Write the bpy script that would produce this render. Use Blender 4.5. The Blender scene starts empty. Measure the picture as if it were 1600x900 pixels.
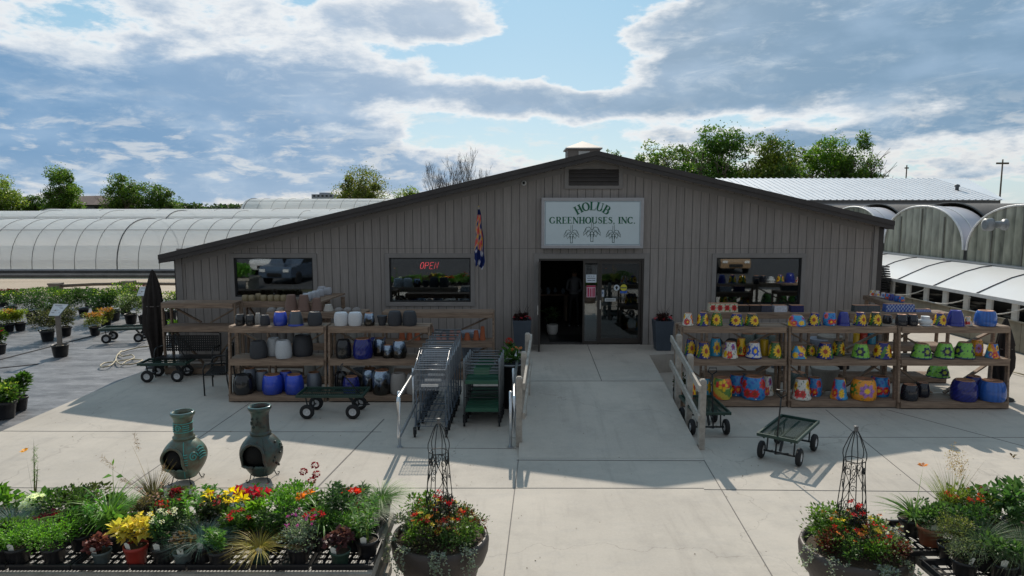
import bpy, bmesh, math, random
import numpy as np
from mathutils import Vector, Matrix, Euler

# ------------------------------------------------------------------ camera
scene = bpy.context.scene
COL = scene.collection
F = 1067.0; H = 3.8; PITCH = math.radians(6.47)
cp, sp = math.cos(PITCH), math.sin(PITCH)
cam = bpy.data.cameras.new('camera'); camo = bpy.data.objects.new('camera', cam); COL.objects.link(camo)
cam.sensor_width = 36; cam.lens = F/1600*36; cam.clip_end = 3000; cam.clip_start = 0.1
camo.location = (0, 0, H); camo.rotation_euler = (math.pi/2-PITCH, 0, 0)
scene.camera = camo
scene.view_settings.view_transform = 'Standard'; scene.view_settings.look = 'None'
scene.view_settings.exposure = 0.0; scene.view_settings.gamma = 1
scene.view_settings.use_curve_mapping = False
scene.render.resolution_x = 1024; scene.render.resolution_y = 576

def ray(u, v):
    x = (u-800)/F; t = (450-v)/F
    return (x, cp+t*sp, -sp+t*cp)
def at(u, v, Y):
    d = ray(u, v); s = Y/d[1]
    return Vector((d[0]*s, Y, H+d[2]*s))
def gnd(u, v, z=0.0):
    d = ray(u, v); s = (z-H)/d[2]
    return Vector((d[0]*s, d[1]*s, z))
def mpp(Y, z=1.0):      # metres per reference pixel at that distance
    return (Y*cp+(H-z)*sp)/F

# ------------------------------------------------------------------ world and sun
SUN_EL = math.radians(35); 
STR = 0.1
world = bpy.data.worlds.new('World'); scene.world = world; world.use_nodes = True
def build_world():
    nt = world.node_tree; nt.nodes.clear(); L = nt.links.new
    def N(t, **k):
        n = nt.nodes.new(t)
        for a, b in k.items(): setattr(n, a, b)
        return n
    def M(op, a, b=None, c=None, clamp=False):
        n = N('ShaderNodeMath', operation=op); n.use_clamp = clamp
        for i, q in enumerate((a, b, c)):
            if q is None: continue
            if isinstance(q, (int, float)): n.inputs[i].default_value = q
            else: L(q, n.inputs[i])
        return n.outputs[0]
    def VM(op, a, b=None):
        n = N('ShaderNodeVectorMath', operation=op)
        for i, q in enumerate((a, b)):
            if q is None: continue
            if isinstance(q, (tuple, list)): n.inputs[i].default_value = q
            else: L(q, n.inputs[i])
        return n
    def ramp(fac, a, b, smooth=True):
        n = N('ShaderNodeMapRange'); n.interpolation_type = 'SMOOTHSTEP' if smooth else 'LINEAR'
        L(fac, n.inputs['Value']); n.inputs['From Min'].default_value = a; n.inputs['From Max'].default_value = b
        return n.outputs['Result']
    def mix(f, a, b):
        n = N('ShaderNodeMix', data_type='RGBA')
        if isinstance(f, (int, float)): n.inputs[0].default_value = f
        else: L(f, n.inputs[0])
        for i, q in ((6, a), (7, b)):
            if isinstance(q, tuple): n.inputs[i].default_value = (*q, 1)
            else: L(q, n.inputs[i])
        return n.outputs[2]
    out = N('ShaderNodeOutputWorld'); bg = N('ShaderNodeBackground'); bg.inputs[1].default_value = STR
    sky = N('ShaderNodeTexSky', sky_type='NISHITA'); sky.sun_disc = False
    sky.sun_elevation = SUN_EL; sky.sun_rotation = math.radians(0); sky.air_density = 1.1; sky.dust_density = 0.6; sky.ozone_density = 2.0
    tc = N('ShaderNodeTexCoord'); sx = N('ShaderNodeSeparateXYZ'); L(tc.outputs['Generated'], sx.inputs[0])
    az = M('ARCTAN2', sx.outputs[0], sx.outputs[1]); el = M('ARCSINE', sx.outputs[2])
    cb = N('ShaderNodeCombineXYZ'); L(az, cb.inputs[0]); L(el, cb.inputs[1])
    # warp
    def noise(vec, sc, det, rough=0.55, dist=0.0, off=(0, 0, 0), st=(1, 2.2, 1)):
        mp = N('ShaderNodeMapping'); mp.inputs['Scale'].default_value = st; mp.inputs['Location'].default_value = off
        L(vec, mp.inputs[0]); n = N('ShaderNodeTexNoise'); L(mp.outputs[0], n.inputs['Vector'])
        n.inputs['Scale'].default_value = sc; n.inputs['Detail'].default_value = det
        n.inputs['Roughness'].default_value = rough; n.inputs['Distortion'].default_value = dist
        return n
    wn = noise(cb.outputs[0], 5, 5, off=(3, 1, 0)); w1 = VM('SUBTRACT', wn.outputs['Color'], (.5, .5, .5))
    w2 = VM('MULTIPLY', w1.outputs[0], (.22, .07, 0)); P = VM('ADD', cb.outputs[0], w2.outputs[0]).outputs[0]
    big = noise(cb.outputs[0], 5.5, 12, 0.60, 0.2, off=(1.3, 4.2, 0)).outputs[0]
    fine = noise(cb.outputs[0], 15, 10, 0.62, 0.1, off=(7.3, 2.2, 0), st=(1, 2.6, 1)).outputs[0]
    T = M('MULTIPLY_ADD', big, 1.9, -1.05)
    T = M('ADD', T, M('MULTIPLY_ADD', fine, 0.85, -0.425))
    fine3 = noise(cb.outputs[0], 34, 9, 0.62, 0.1, off=(2.3, 6.2, 0), st=(1, 2.4, 1)).outputs[0]
    T = M('ADD', T, M('MULTIPLY', M('SUBTRACT', fine3, .5), M('MULTIPLY_ADD', ramp(el, .13, .02), 1.1, .15)))
    # (centre px, radii px, amount, tilt degrees)
    blobs = [(130, 160, 360, 95, .78, 0), (60, 250, 330, 45, .5, 0), (520, 30, 190, 45, .55, 6), (380, 215, 330, 55, .55, 3),
             (700, 25, 130, 28, .42, 12), (640, 150, 330, 26, .62, 5), (930, 152, 130, 22, .42, 0), (560, 255, 260, 36, .5, 0),
             (1330, 60, 320, 95, .95, -4), (1090, 110, 140, 50, .5, 10), (1560, 120, 180, 60, .35, 0), (1480, 205, 260, 26, .42, -3),
             (1180, 170, 190, 20, .30, 0), (1230, 215, 300, 14, .42, 0), (1450, 262, 300, 14, .3, 0), (260, 296, 420, 15, .38, 0),
             (760, 280, 200, 14, .10, 0), (880, 60, 110, 60, -.75, 20), (760, 95, 190, 16, -.3, 8), (1150, 190, 160, 16, -.25, 0),
             (900, 200, 280, 24, -.32, 0), (700, 235, 190, 40, -.22, 0), (820, 100, 200, 24, -.25, 5)]
    for (u, v, ru, rv, amp, rot) in blobs:
        d = ray(u, v); a0 = math.atan2(d[0], d[1]); l = math.sqrt(sum(q*q for q in d)); e0 = math.asin(d[2]/l)
        s = VM('SUBTRACT', P, (a0, e0, 0)).outputs[0]
        if rot:
            r = N('ShaderNodeVectorRotate', rotation_type='Z_AXIS'); r.inputs['Angle'].default_value = math.radians(rot); L(s, r.inputs['Vector']); s = r.outputs[0]
        s = VM('MULTIPLY', s, (F/ru, F/rv, 0)).outputs[0]
        dt = N('ShaderNodeVectorMath', operation='DOT_PRODUCT'); L(s, dt.inputs[0]); L(s, dt.inputs[1])
        g = M('MULTIPLY', dt.outputs['Value'], -1.0)
        T = M('ADD', T, M('MULTIPLY', M('EXPONENT', g), amp))
    # clouds elsewhere
    back = ramp(sx.outputs[1], 0.35, -0.2); T = M('ADD', T, M('MULTIPLY', back, 0.25))
    cover = ramp(T, -0.04, 0.20); thick = ramp(T, 0.05, 0.60)
    fn2 = noise(cb.outputs[0], 9, 6, 0.5, off=(9, 9, 0)).outputs[0]
    side = ramp(az, -0.3, 0.35)
    core = mix(side, (1.65, 3.25, 5.35), (2.15, 3.45, 4.9))
    core = mix(M('MULTIPLY', ramp(fn2, .42, .72), 0.38), core, (4.4, 5.9, 7.7))
    core = mix(M('MULTIPLY', ramp(fine, .50, .75), 0.30), core, (6.8, 7.6, 8.2))
    warm = ramp(el, 0.12, 0.0)
    lit = mix(warm, (9.0, 9.2, 9.3), (8.2, 7.8, 7.3))
    ccol = mix(thick, lit, core)
    lown = noise(cb.outputs[0], 17, 11, .6, .3, off=(5.1, 8.7, 0), st=(1, 3.0, 1)).outputs[0]
    wisp = noise(cb.outputs[0], 7, 12, .68, .6, off=(2.2, 3.3, 0), st=(1, 3.4, 1)).outputs[0]
    lmask = M('MULTIPLY', ramp(el, .17, .07), ramp(sx.outputs[1], 0, .3)); lc = M('MULTIPLY', ramp(lown, .49, .67), lmask)
    wc = M('MULTIPLY', ramp(wisp, .52, .72), .38)
    tint = N('ShaderNodeMix', data_type='RGBA', blend_type='MIX'); tint.inputs[0].default_value = .72
    grad = mix(ramp(el, 0.0, 0.30, False), (5.2, 7.0, 8.1), (2.7, 5.6, 7.6))
    L(sky.outputs[0], tint.inputs[6]); L(grad, tint.inputs[7])
    hz = ramp(el, .10, -.01); ccol = mix(M('MULTIPLY', hz, .35), ccol, (6.2, 7.0, 7.8))
    gl = M('EXPONENT', M('MULTIPLY', M('ADD', M('POWER', M('MULTIPLY', M('SUBTRACT', az, -.12), 2.6), 2.0), M('POWER', M('MULTIPLY', M('SUBTRACT', el, .42), 3.2), 2.0)), -1.0))
    ccol = mix(M('MULTIPLY', gl, .45), ccol, (9.4, 9.5, 9.5))
    ccol = mix(wc, ccol, (8.3, 8.8, 9.1))
    final = mix(cover, tint.outputs[2], ccol)
    lcol = mix(ramp(lown, .60, .74), (8.6, 8.5, 8.2), (5.0, 6.0, 6.9)); final = mix(M('MULTIPLY', lc, .65), final, lcol)
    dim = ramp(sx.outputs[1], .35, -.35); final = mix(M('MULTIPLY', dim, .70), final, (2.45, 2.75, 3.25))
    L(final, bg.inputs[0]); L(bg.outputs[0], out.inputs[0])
build_world()
sd = bpy.data.lights.new('sun', 'SUN'); sd.energy = 4.6; sd.angle = math.radians(0.55); sd.color = (1, .905, .78)
suno = bpy.data.objects.new('sun', sd); COL.objects.link(suno); suno.location = (0, 60, 40)
suno.rotation_euler = Vector((0.0, math.cos(SUN_EL), math.sin(SUN_EL))).to_track_quat('Z', 'Y').to_euler()

# ------------------------------------------------------------------ materials
MATS = {}
def mat(name, c, rough=.7, var=.12, scale=8, bump=.0, bscale=40, metal=0, c2=None, spec=.4, trans=None, coat=0):
    if name in MATS: return MATS[name]
    m = bpy.data.materials.new(name); m.use_nodes = True; nt = m.node_tree; L = nt.links.new
    b = nt.nodes['Principled BSDF']; b.inputs['Roughness'].default_value = rough; b.inputs['Metallic'].default_value = metal
    b.inputs['Specular IOR Level'].default_value = spec; b.inputs['Coat Weight'].default_value = coat
    tc = nt.nodes.new('ShaderNodeTexCoord')
    n = nt.nodes.new('ShaderNodeTexNoise'); n.inputs['Scale'].default_value = scale; n.inputs['Detail'].default_value = 6; n.inputs['Roughness'].default_value = .65
    L(tc.outputs['Object'], n.inputs['Vector'])
    r = nt.nodes.new('ShaderNodeMapRange'); r.inputs['From Min'].default_value = .3; r.inputs['From Max'].default_value = .7
    L(n.outputs[0], r.inputs['Value'])
    mx = nt.nodes.new('ShaderNodeMix'); mx.data_type = 'RGBA'; L(r.outputs[0], mx.inputs[0])
    if c2 is None:
        mx.inputs[6].default_value = (*[q*(1-var) for q in c], 1); mx.inputs[7].default_value = (*[min(1, q*(1+var)) for q in c], 1)
    else:
        mx.inputs[6].default_value = (*c, 1); mx.inputs[7].default_value = (*c2, 1)
    L(mx.outputs[2], b.inputs['Base Color'])
    if bump:
        n2 = nt.nodes.new('ShaderNodeTexNoise'); n2.inputs['Scale'].default_value = bscale; n2.inputs['Detail'].default_value = 5
        L(tc.outputs['Object'], n2.inputs['Vector'])
        bp = nt.nodes.new('ShaderNodeBump'); bp.inputs['Strength'].default_value = bump; bp.inputs['Distance'].default_value = .02
        L(n2.outputs[0], bp.inputs['Height']); L(bp.outputs[0], b.inputs['Normal'])
    MATS[name] = m; return m
def attr_mat(name, rough=.5, translucent=0.0, spec=.4, bump=0, metal=0, var=.0):
    if name in MATS: return MATS[name]
    m = bpy.data.materials.new(name); m.use_nodes = True; nt = m.node_tree; L = nt.links.new
    b = nt.nodes['Principled BSDF']; b.inputs['Roughness'].default_value = rough; b.inputs['Specular IOR Level'].default_value = spec
    b.inputs['Metallic'].default_value = metal
    a = nt.nodes.new('ShaderNodeAttribute'); a.attribute_name = 'Col'
    src = a.outputs['Color']
    if var:
        tc = nt.nodes.new('ShaderNodeTexCoord'); n = nt.nodes.new('ShaderNodeTexNoise'); n.inputs['Scale'].default_value = 30; n.inputs['Detail'].default_value = 6
        L(tc.outputs['Object'], n.inputs[0])
        r = nt.nodes.new('ShaderNodeMapRange'); r.inputs['From Min'].default_value = .3; r.inputs['From Max'].default_value = .7; r.inputs['To Min'].default_value = 1-var; r.inputs['To Max'].default_value = 1+var
        L(n.outputs[0], r.inputs['Value']); mm = nt.nodes.new('ShaderNodeVectorMath'); mm.operation = 'SCALE'; L(src, mm.inputs[0]); L(r.outputs[0], mm.inputs['Scale']); src = mm.outputs[0]
    L(src, b.inputs['Base Color'])
    if translucent:
        t = nt.nodes.new('ShaderNodeBsdfTranslucent'); ms = nt.nodes.new('ShaderNodeMixShader'); ms.inputs[0].default_value = translucent
        g = nt.nodes.new('ShaderNodeMix'); g.data_type = 'RGBA'; g.blend_type = 'MULTIPLY'; g.inputs[0].default_value = 1; g.inputs[7].default_value = (1.6, 1.7, .9, 1)
        L(a.outputs['Color'], g.inputs[6]); L(g.outputs[2], t.inputs[0])
        L(b.outputs[0], ms.inputs[1]); L(t.outputs[0], ms.inputs[2]); L(ms.outputs[0], nt.nodes['Material Output'].inputs[0])
    if bump:
        n2 = nt.nodes.new('ShaderNodeTexNoise'); n2.inputs['Scale'].default_value = 40; bp = nt.nodes.new('ShaderNodeBump'); bp.inputs['Strength'].default_value = bump
        bp.inputs['Distance'].default_value = .01
        L(n2.outputs[0], bp.inputs['Height']); L(bp.outputs[0], b.inputs['Normal'])
    MATS[name] = m; return m
LEAF = attr_mat('leaf', .5, .4, .35)
PETAL = attr_mat('petal', .6, .45, .2)
BARK = mat('bark', (.13, .105, .08), .9, .3, 5, .6, 20)
TWIG = mat('twig', (.085, .075, .068), .9, .2, 5)

# ------------------------------------------------------------------ mesh builder
class MB:
    def __init__(s): s.v = []; s.f = []; s.m = []; s.c = []; s.cur = 0; s.col = None; s.sm = []; s.smooth = False
    def add(s, vs, fs):
        o = len(s.v); s.v += [tuple(q) for q in vs]
        if s.col is not None or s.c:
            s.c += [s.col or (1, 1, 1)]*len(vs)
        for f in fs: s.f.append(tuple(o+i for i in f)); s.m.append(s.cur); s.sm.append(s.smooth)
        return s
    def box(s, x0, x1, y0, y1, z0, z1):
        vs = [(x, y, z) for z in (z0, z1) for y in (y0, y1) for x in (x0, x1)]
        return s.add(vs, [(0, 2, 3, 1), (4, 5, 7, 6), (0, 1, 5, 4), (2, 6, 7, 3), (0, 4, 6, 2), (1, 3, 7, 5)])
    def beam(s, p, q, w, h, up=(0, 0, 1)):
        p = Vector(p); q = Vector(q); d = (q-p).normalized(); u = Vector(up)
        if abs(d.dot(u)) > .99: u = Vector((0, 1, 0))
        r = d.cross(u).normalized(); u = r.cross(d)
        vs = [e + r*a*w/2 + u*b*h/2 for e in (p, q) for b in (-1, 1) for a in (-1, 1)]
        return s.add(vs, [(0, 1, 3, 2), (4, 6, 7, 5), (0, 4, 5, 1), (2, 3, 7, 6), (0, 2, 6, 4), (1, 5, 7, 3)])
    def tube(s, pts, r, n=8, cap=True, closed=False):
        pts = [Vector(p) for p in pts]; k = len(pts)
        rs = r if isinstance(r, (list, tuple)) else [r]*k
        vs = []; ref = None
        for i, p in enumerate(pts):
            if closed: d = pts[(i+1) % k]-pts[i-1]
            else: d = pts[min(i+1, k-1)]-pts[max(i-1, 0)]
            d = d.normalized() if d.length > 1e-9 else Vector((0, 0, 1))
            if ref is None: ref = Vector((0, 0, 1)) if abs(d.z) < .9 else Vector((1, 0, 0))
            a = d.cross(ref)
            if a.length < 1e-4: a = d.cross(Vector((.3, 1, .2)))
            a.normalize(); b = d.cross(a).normalized(); ref = a.cross(d) if False else b.cross(d)*-1 if False else ref
            for j in range(n):
                t = 2*math.pi*j/n; vs.append(p+(a*math.cos(t)+b*math.sin(t))*rs[i])
        fs = []
        for i in range(k if closed else k-1):
            for j in range(n):
                i2 = (i+1) % k
                fs.append((i*n+j, i*n+(j+1) % n, i2*n+(j+1) % n, i2*n+j))
        if cap and not closed: fs += [tuple(range(n))[::-1], tuple((k-1)*n+j for j in range(n))]
        o = s.smooth; s.smooth = n > 5; s.add(vs, fs); s.smooth = o; return s
    def lathe(s, prof, n=24, c=(0, 0, 0), sx=1, sy=1, cap0=True, cap1=True, axis='z'):
        vs = []
        for (r, z) in prof:
            for j in range(n):
                t = 2*math.pi*j/n
                if axis == 'z': vs.append((c[0]+r*math.cos(t)*sx, c[1]+r*math.sin(t)*sy, c[2]+z))
                elif axis == 'y': vs.append((c[0]+r*math.cos(t), c[1]+z, c[2]-r*math.sin(t)))
                else: vs.append((c[0]+z, c[1]+r*math.cos(t), c[2]+r*math.sin(t)))
        fs = []
        for i in range(len(prof)-1):
            for j in range(n):
                fs.append((i*n+j, i*n+(j+1) % n, (i+1)*n+(j+1) % n, (i+1)*n+j))
        o = s.smooth; s.smooth = True; s.add(vs, fs); s.smooth = False
        k = len(prof)
        if cap0: s.add([vs[j] for j in range(n)], [tuple(range(n))[::-1]])
        if cap1: s.add([vs[(k-1)*n+j] for j in range(n)], [tuple(range(n))])
        s.smooth = o; return s
    def sphere(s, c, rx, ry=None, rz=None, n=14, k=8):
        ry = ry or rx; rz = rz or rx
        vs = [(c[0]+rx*math.cos(2*math.pi*j/n)*math.sin(math.pi*i/k), c[1]+ry*math.sin(2*math.pi*j/n)*math.sin(math.pi*i/k), c[2]-rz*math.cos(math.pi*i/k)) for i in range(k+1) for j in range(n)]
        fs = [(i*n+j, i*n+(j+1) % n, (i+1)*n+(j+1) % n, (i+1)*n+j) for i in range(k) for j in range(n)]
        o = s.smooth; s.smooth = True; s.add(vs, fs); s.smooth = o; return s
    def prism(s, poly, y0, y1):        # poly in xz, extruded along y
        n = len(poly); vs = [(x, y0, z) for x, z in poly]+[(x, y1, z) for x, z in poly]
        return s.add(vs, [tuple(range(n)), tuple(range(n, 2*n))[::-1]]+[(i, i+n, (i+1) % n+n, (i+1) % n) for i in range(n)])
    def sheet(s, poly, z): return s.add([(x, y, z) for x, y in poly], [tuple(range(len(poly)))])
    def slab(s, poly, z0, z1):
        n = len(poly); vs = [(x, y, z0) for x, y in poly]+[(x, y, z1) for x, y in poly]
        return s.add(vs, [tuple(range(n))[::-1], tuple(range(n, 2*n))]+[(i, (i+1) % n, (i+1) % n+n, i+n) for i in range(n)])
    def build(s, name, mats, parent=None, bevel=0, loc=None, rot=None):
        me = bpy.data.meshes.new(name); me.from_pydata(s.v, [], s.f)
        for m in (mats if isinstance(mats, (list, tuple)) else [mats]): me.materials.append(m)
        me.polygons.foreach_set('material_index', s.m); me.polygons.foreach_set('use_smooth', s.sm)
        if s.c and len(s.c) == len(s.v):
            a = me.color_attributes.new('Col', 'FLOAT_COLOR', 'POINT')
            a.data.foreach_set('color', [q for c in s.c for q in (*c, 1)])
        me.update()
        o = bpy.data.objects.new(name, me); COL.objects.link(o)
        if parent: o.parent = parent
        if loc is not None: o.location = loc
        if rot is not None: o.rotation_euler = rot
        if bevel:
            b = o.modifiers.new('bevel', 'BEVEL'); b.width = bevel; b.segments = 2; b.limit_method = 'ANGLE'
        return o

def tag(o, label=None, cat=None, group=None, kind=None):
    if label: o['label'] = label
    if cat: o['category'] = cat
    if group: o['group'] = group
    if kind: o['kind'] = kind
    return o
def thing(name, label, cat, loc=(0, 0, 0), rz=0, group=None):
    o = bpy.data.objects.new(name, None); COL.objects.link(o); o.empty_display_size = .1
    o.location = loc; o.rotation_euler = (0, 0, rz); return tag(o, label, cat, group)
def copy_tree(o, parent=None):
    c = o.copy(); COL.objects.link(c)
    if parent: c.parent = parent
    for ch in list(o.children): copy_tree(ch, c)
    return c
def struct(o): o['kind'] = 'structure'; return o

# ------------------------------------------------------------------ foliage (numpy)
RNG = np.random.default_rng(7)
def nrm(a): return a/np.maximum(np.linalg.norm(a, axis=1, keepdims=True), 1e-9)
class Leaves:
    def __init__(s): s.V = []; s.Q = []; s.C = []; s.n = 0
    def _push(s, V, Q, C): s.V.append(V); s.Q.append(Q+s.n); s.C.append(C); s.n += len(V)
    def leaf(s, pos, d, ln, wd, col, fold=.15, droop=0.0, wide=.45):
        n = len(pos); d = nrm(d); up = np.tile([0, 0, 1.], (n, 1))+RNG.normal(0, .45, (n, 3))
        side = nrm(np.cross(d, up)); nn = np.cross(side, d)
        ln = np.broadcast_to(ln, (n,))[:, None]; wd = np.broadcast_to(wd, (n,))[:, None]
        tip = pos+d*ln-np.array([0, 0, 1.])*droop*ln
        m = pos+d*ln*wide+nn*ln*fold
        V = np.stack([pos, m-side*wd/2, tip, m+side*wd/2], 1).reshape(-1, 3)
        Q = np.arange(4*n).reshape(-1, 4); C = np.repeat(col, 4, 0)
        s._push(V, Q, C)
    def blade(s, pos, d, ln, wd, col, bend=.6, seg=4, tipcol=None):
        n = len(pos); d = nrm(d); ln = np.broadcast_to(ln, (n,))[:, None]; wd = np.broadcast_to(wd, (n,))[:, None]
        h = d.copy(); h[:, 2] = 0; h = nrm(h+1e-6); side = nrm(np.cross(d, np.array([0, 0, 1.])+RNG.normal(0, .2, (n, 3))))
        P = []
        for k in range(seg+1):
            t = k/seg; p = pos+d*ln*t+h*ln*bend*t*t*.6-np.array([0, 0, 1.])*ln*bend*t*t*.55
            w = wd*(1-t**2.2)*.5+1e-4
            P += [p-side*w, p+side*w]
        V = np.stack(P, 1).reshape(-1, 3); q = []
        for k in range(seg): q.append([2*k, 2*k+1, 2*k+3, 2*k+2])
        Q = (np.arange(n)[:, None, None]*(2*(seg+1))+np.array(q)[None]).reshape(-1, 4)
        C = np.repeat(col, 2*(seg+1), 0)
        if tipcol is not None:
            tt = np.tile(np.repeat(np.arange(seg+1)/seg, 2), n)[:, None]; C = C*(1-tt)+np.array(tipcol)*tt
        s._push(V, Q, C)
    def build(s, name, m, parent=None):
        V = np.concatenate(s.V); Q = np.concatenate(s.Q); C = np.concatenate(s.C)
        me = bpy.data.meshes.new(name); me.vertices.add(len(V)); me.vertices.foreach_set('co', V.astype(np.float32).ravel())
        me.loops.add(Q.size); me.loops.foreach_set('vertex_index', Q.astype(np.int32).ravel())
        me.polygons.add(len(Q)); me.polygons.foreach_set('loop_start', np.arange(0, Q.size, 4, dtype=np.int32))
        me.polygons.foreach_set('loop_total', np.full(len(Q), 4, dtype=np.int32))
        me.update(calc_edges=True)
        a = me.color_attributes.new('Col', 'FLOAT_COLOR', 'POINT'); a.data.foreach_set('color', np.concatenate([C, np.ones((len(C), 1))], 1).astype(np.float32).ravel())
        me.materials.append(m); me.validate()
        o = bpy.data.objects.new(name, me); COL.objects.link(o)
        if parent: o.parent = parent
        return o
def cols(c, n, var=.25, hue=.1):
    c = np.array(c)[None]*(1+RNG.uniform(-var, var, (n, 1)))*(1+RNG.uniform(-hue, hue, (n, 3)))
    return np.clip(c, .003, .95)
def sph(n):
    return nrm(RNG.normal(0, 1, (n, 3)))

def tree(name, label, px, top, basew, Y, n=5000, col=(.055, .10, .025), leaf=.32, seed=1, group=None, shape='round', stems=1, low=0.25, trunk_r=.0, gaps=.35, col2=None):
    """px centre column, top row, crown width in px, distance."""
    rnd = random.Random(seed); X = (px-800)/F*(Y*cp); ztop = at(px, top, Y).z; W = basew*Y/F
    root = thing(name, label, 'tree', (X, Y, 0), 0, group)
    W *= 1.14; hh = ztop; r0 = trunk_r or hh*.022
    # limbs
    mb = MB(); tips = []
    def grow(p, d, ln, r, lev):
        pts = [p]; q = p.copy(); dd = d.copy()
        for k in range(3):
            dd = (dd+Vector((rnd.uniform(-.22, .22), rnd.uniform(-.22, .22), rnd.uniform(-.05, .2)))).normalized()
            q = q+dd*ln/3; pts.append(q.copy())
        mb.tube(pts, [r, r*.85, r*.72, r*.55], 5 if lev > 1 else 7, False)
        if lev >= 3: tips.append(q); tips.append(pts[2]); return
        for k in range(rnd.choice((3, 3, 4))):
            a = rnd.uniform(0, 6.28); s = rnd.uniform(.45, .95) if lev < 2 else rnd.uniform(.5, 1.2)
            nd = (dd+Vector((math.cos(a)*s, math.sin(a)*s, rnd.uniform(-.15, .3)))).normalized()
            grow(pts[rnd.choice((2, 3, 3))], nd, ln*rnd.uniform(.6, .8), r*.55, lev+1)
    for s in range(stems):
        a = rnd.uniform(0, 6.28); off = Vector((math.cos(a), math.sin(a), 0))*(.4 if stems > 1 else 0)
        grow(off, Vector((off.x*.6, off.y*.6, 1)).normalized(), hh*.34, r0/(stems**.4), 0)
    mb.build('trunk', BARK, root)
    # crown: clumps filling a lumpy envelope
    L = Leaves(); nc = 60; C = []
    zc0 = hh*low
    for k in range(nc):
        for _ in range(20):
            u = Vector((rnd.uniform(-1, 1), rnd.uniform(-1, 1), rnd.uniform(0, 1)))
            if shape == 'round': w = math.sqrt(max(0, 1-(2*u.z-1)**2))**.8
            elif shape == 'oval': w = math.sin(math.pi*min(1, u.z**.75*.96+.04))**.6
            elif shape == 'spread': w = (1-u.z**2.2)**.55*(.55+.45*min(1, u.z*2.5))
            else: w = .35+.65*(1-u.z)
            if math.hypot(u.x, u.y) < w*.93: break
        C.append((u.x*W/2*.95, u.y*W/2*.95, zc0+u.z*(hh-zc0)*.97, rnd.uniform(.35, 1.35)))
    C = np.array(C); rad = W*.155*C[:, 3]
    n = int(n*1.8); idx = RNG.integers(0, nc, n); d = sph(n); rr = RNG.uniform(.35, 1, (n, 1))**.6
    P = C[idx, :3]+d*rr*rad[idx][:, None]*np.array([1.15, 1.15, .85])
    base = cols(col, n, .3, .12); yk = RNG.uniform(0, 1, n) < .35; base[yk] *= np.array([1.7, 1.45, 1.1]); base = np.clip(base, 0, .6)
    if col2 is not None:
        k = (C[idx, 3] > .9); base[k] = cols(col2, int(k.sum()), .3, .1)
    L.leaf(P, sph(n)+d*.6, RNG.uniform(.6, 1.3, n)*leaf, RNG.uniform(.5, 1, n)*leaf*.75, base, .2)
    # stray sprigs outside the envelope
    m = n//9; j = RNG.integers(0, nc, m); d = sph(m); P = C[j, :3]+d*rad[j][:, None]*RNG.uniform(1.0, 1.55, (m, 1))
    L.leaf(P, sph(m), RNG.uniform(.5, 1, m)*leaf*.8, leaf*.5, cols(col, m, .3, .1), .2)
    L.build('crown', LEAF, root)
    return root

def bare_tree(label, px, top, basew, Y, seed, group=None):
    rnd = random.Random(seed); X = (px-800)/F*(Y*cp); hh = at(px, top, Y).z
    root = thing('bare_tree', label, 'tree', (X, Y, 0), 0, group); mb = MB(); tw = MB()
    def grow(p, d, ln, r, lev):
        pts = [p]; q = p.copy(); dd = d.copy()
        for k in range(3):
            dd = (dd+Vector((rnd.uniform(-.18, .18), rnd.uniform(-.18, .18), rnd.uniform(0, .2)))).normalized(); q = q+dd*ln/3; pts.append(q.copy())
        (mb if lev < 3 else tw).tube(pts, [r, r*.85, r*.7, r*.5], 5 if lev < 3 else 3, False)
        if lev >= 6: return
        for k in range(3 if lev < 4 else 2):
            a = rnd.uniform(0, 6.28); s = rnd.uniform(.3, .7)
            nd = (dd+Vector((math.cos(a)*s, math.sin(a)*s, rnd.uniform(0, .35)))).normalized()
            grow(pts[rnd.choice((1, 2, 3, 3))], nd, ln*rnd.uniform(.62, .82), max(r*.6, .018), lev+1)
    for s in range(3):
        a = s*2.1+rnd.random(); o = Vector((math.cos(a)*.3, math.sin(a)*.3, 0))
        grow(o, Vector((math.cos(a)*.22, math.sin(a)*.22, 1)).normalized(), hh*.34, hh*.014, 0)
    hz_ = max(q[2] for q in tw.v); wr = sorted(abs(q[0]) for q in tw.v)[int(len(tw.v)*.97)]; W = basew*Y/F/2
    for b_ in (mb, tw): b_.v = [(x*W/wr, y*W/wr, z*hh/hz_) for x, y, z in b_.v]
    mb.build('trunk', TWIG, root); tw.build('twigs', TWIG, root); return root
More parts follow.
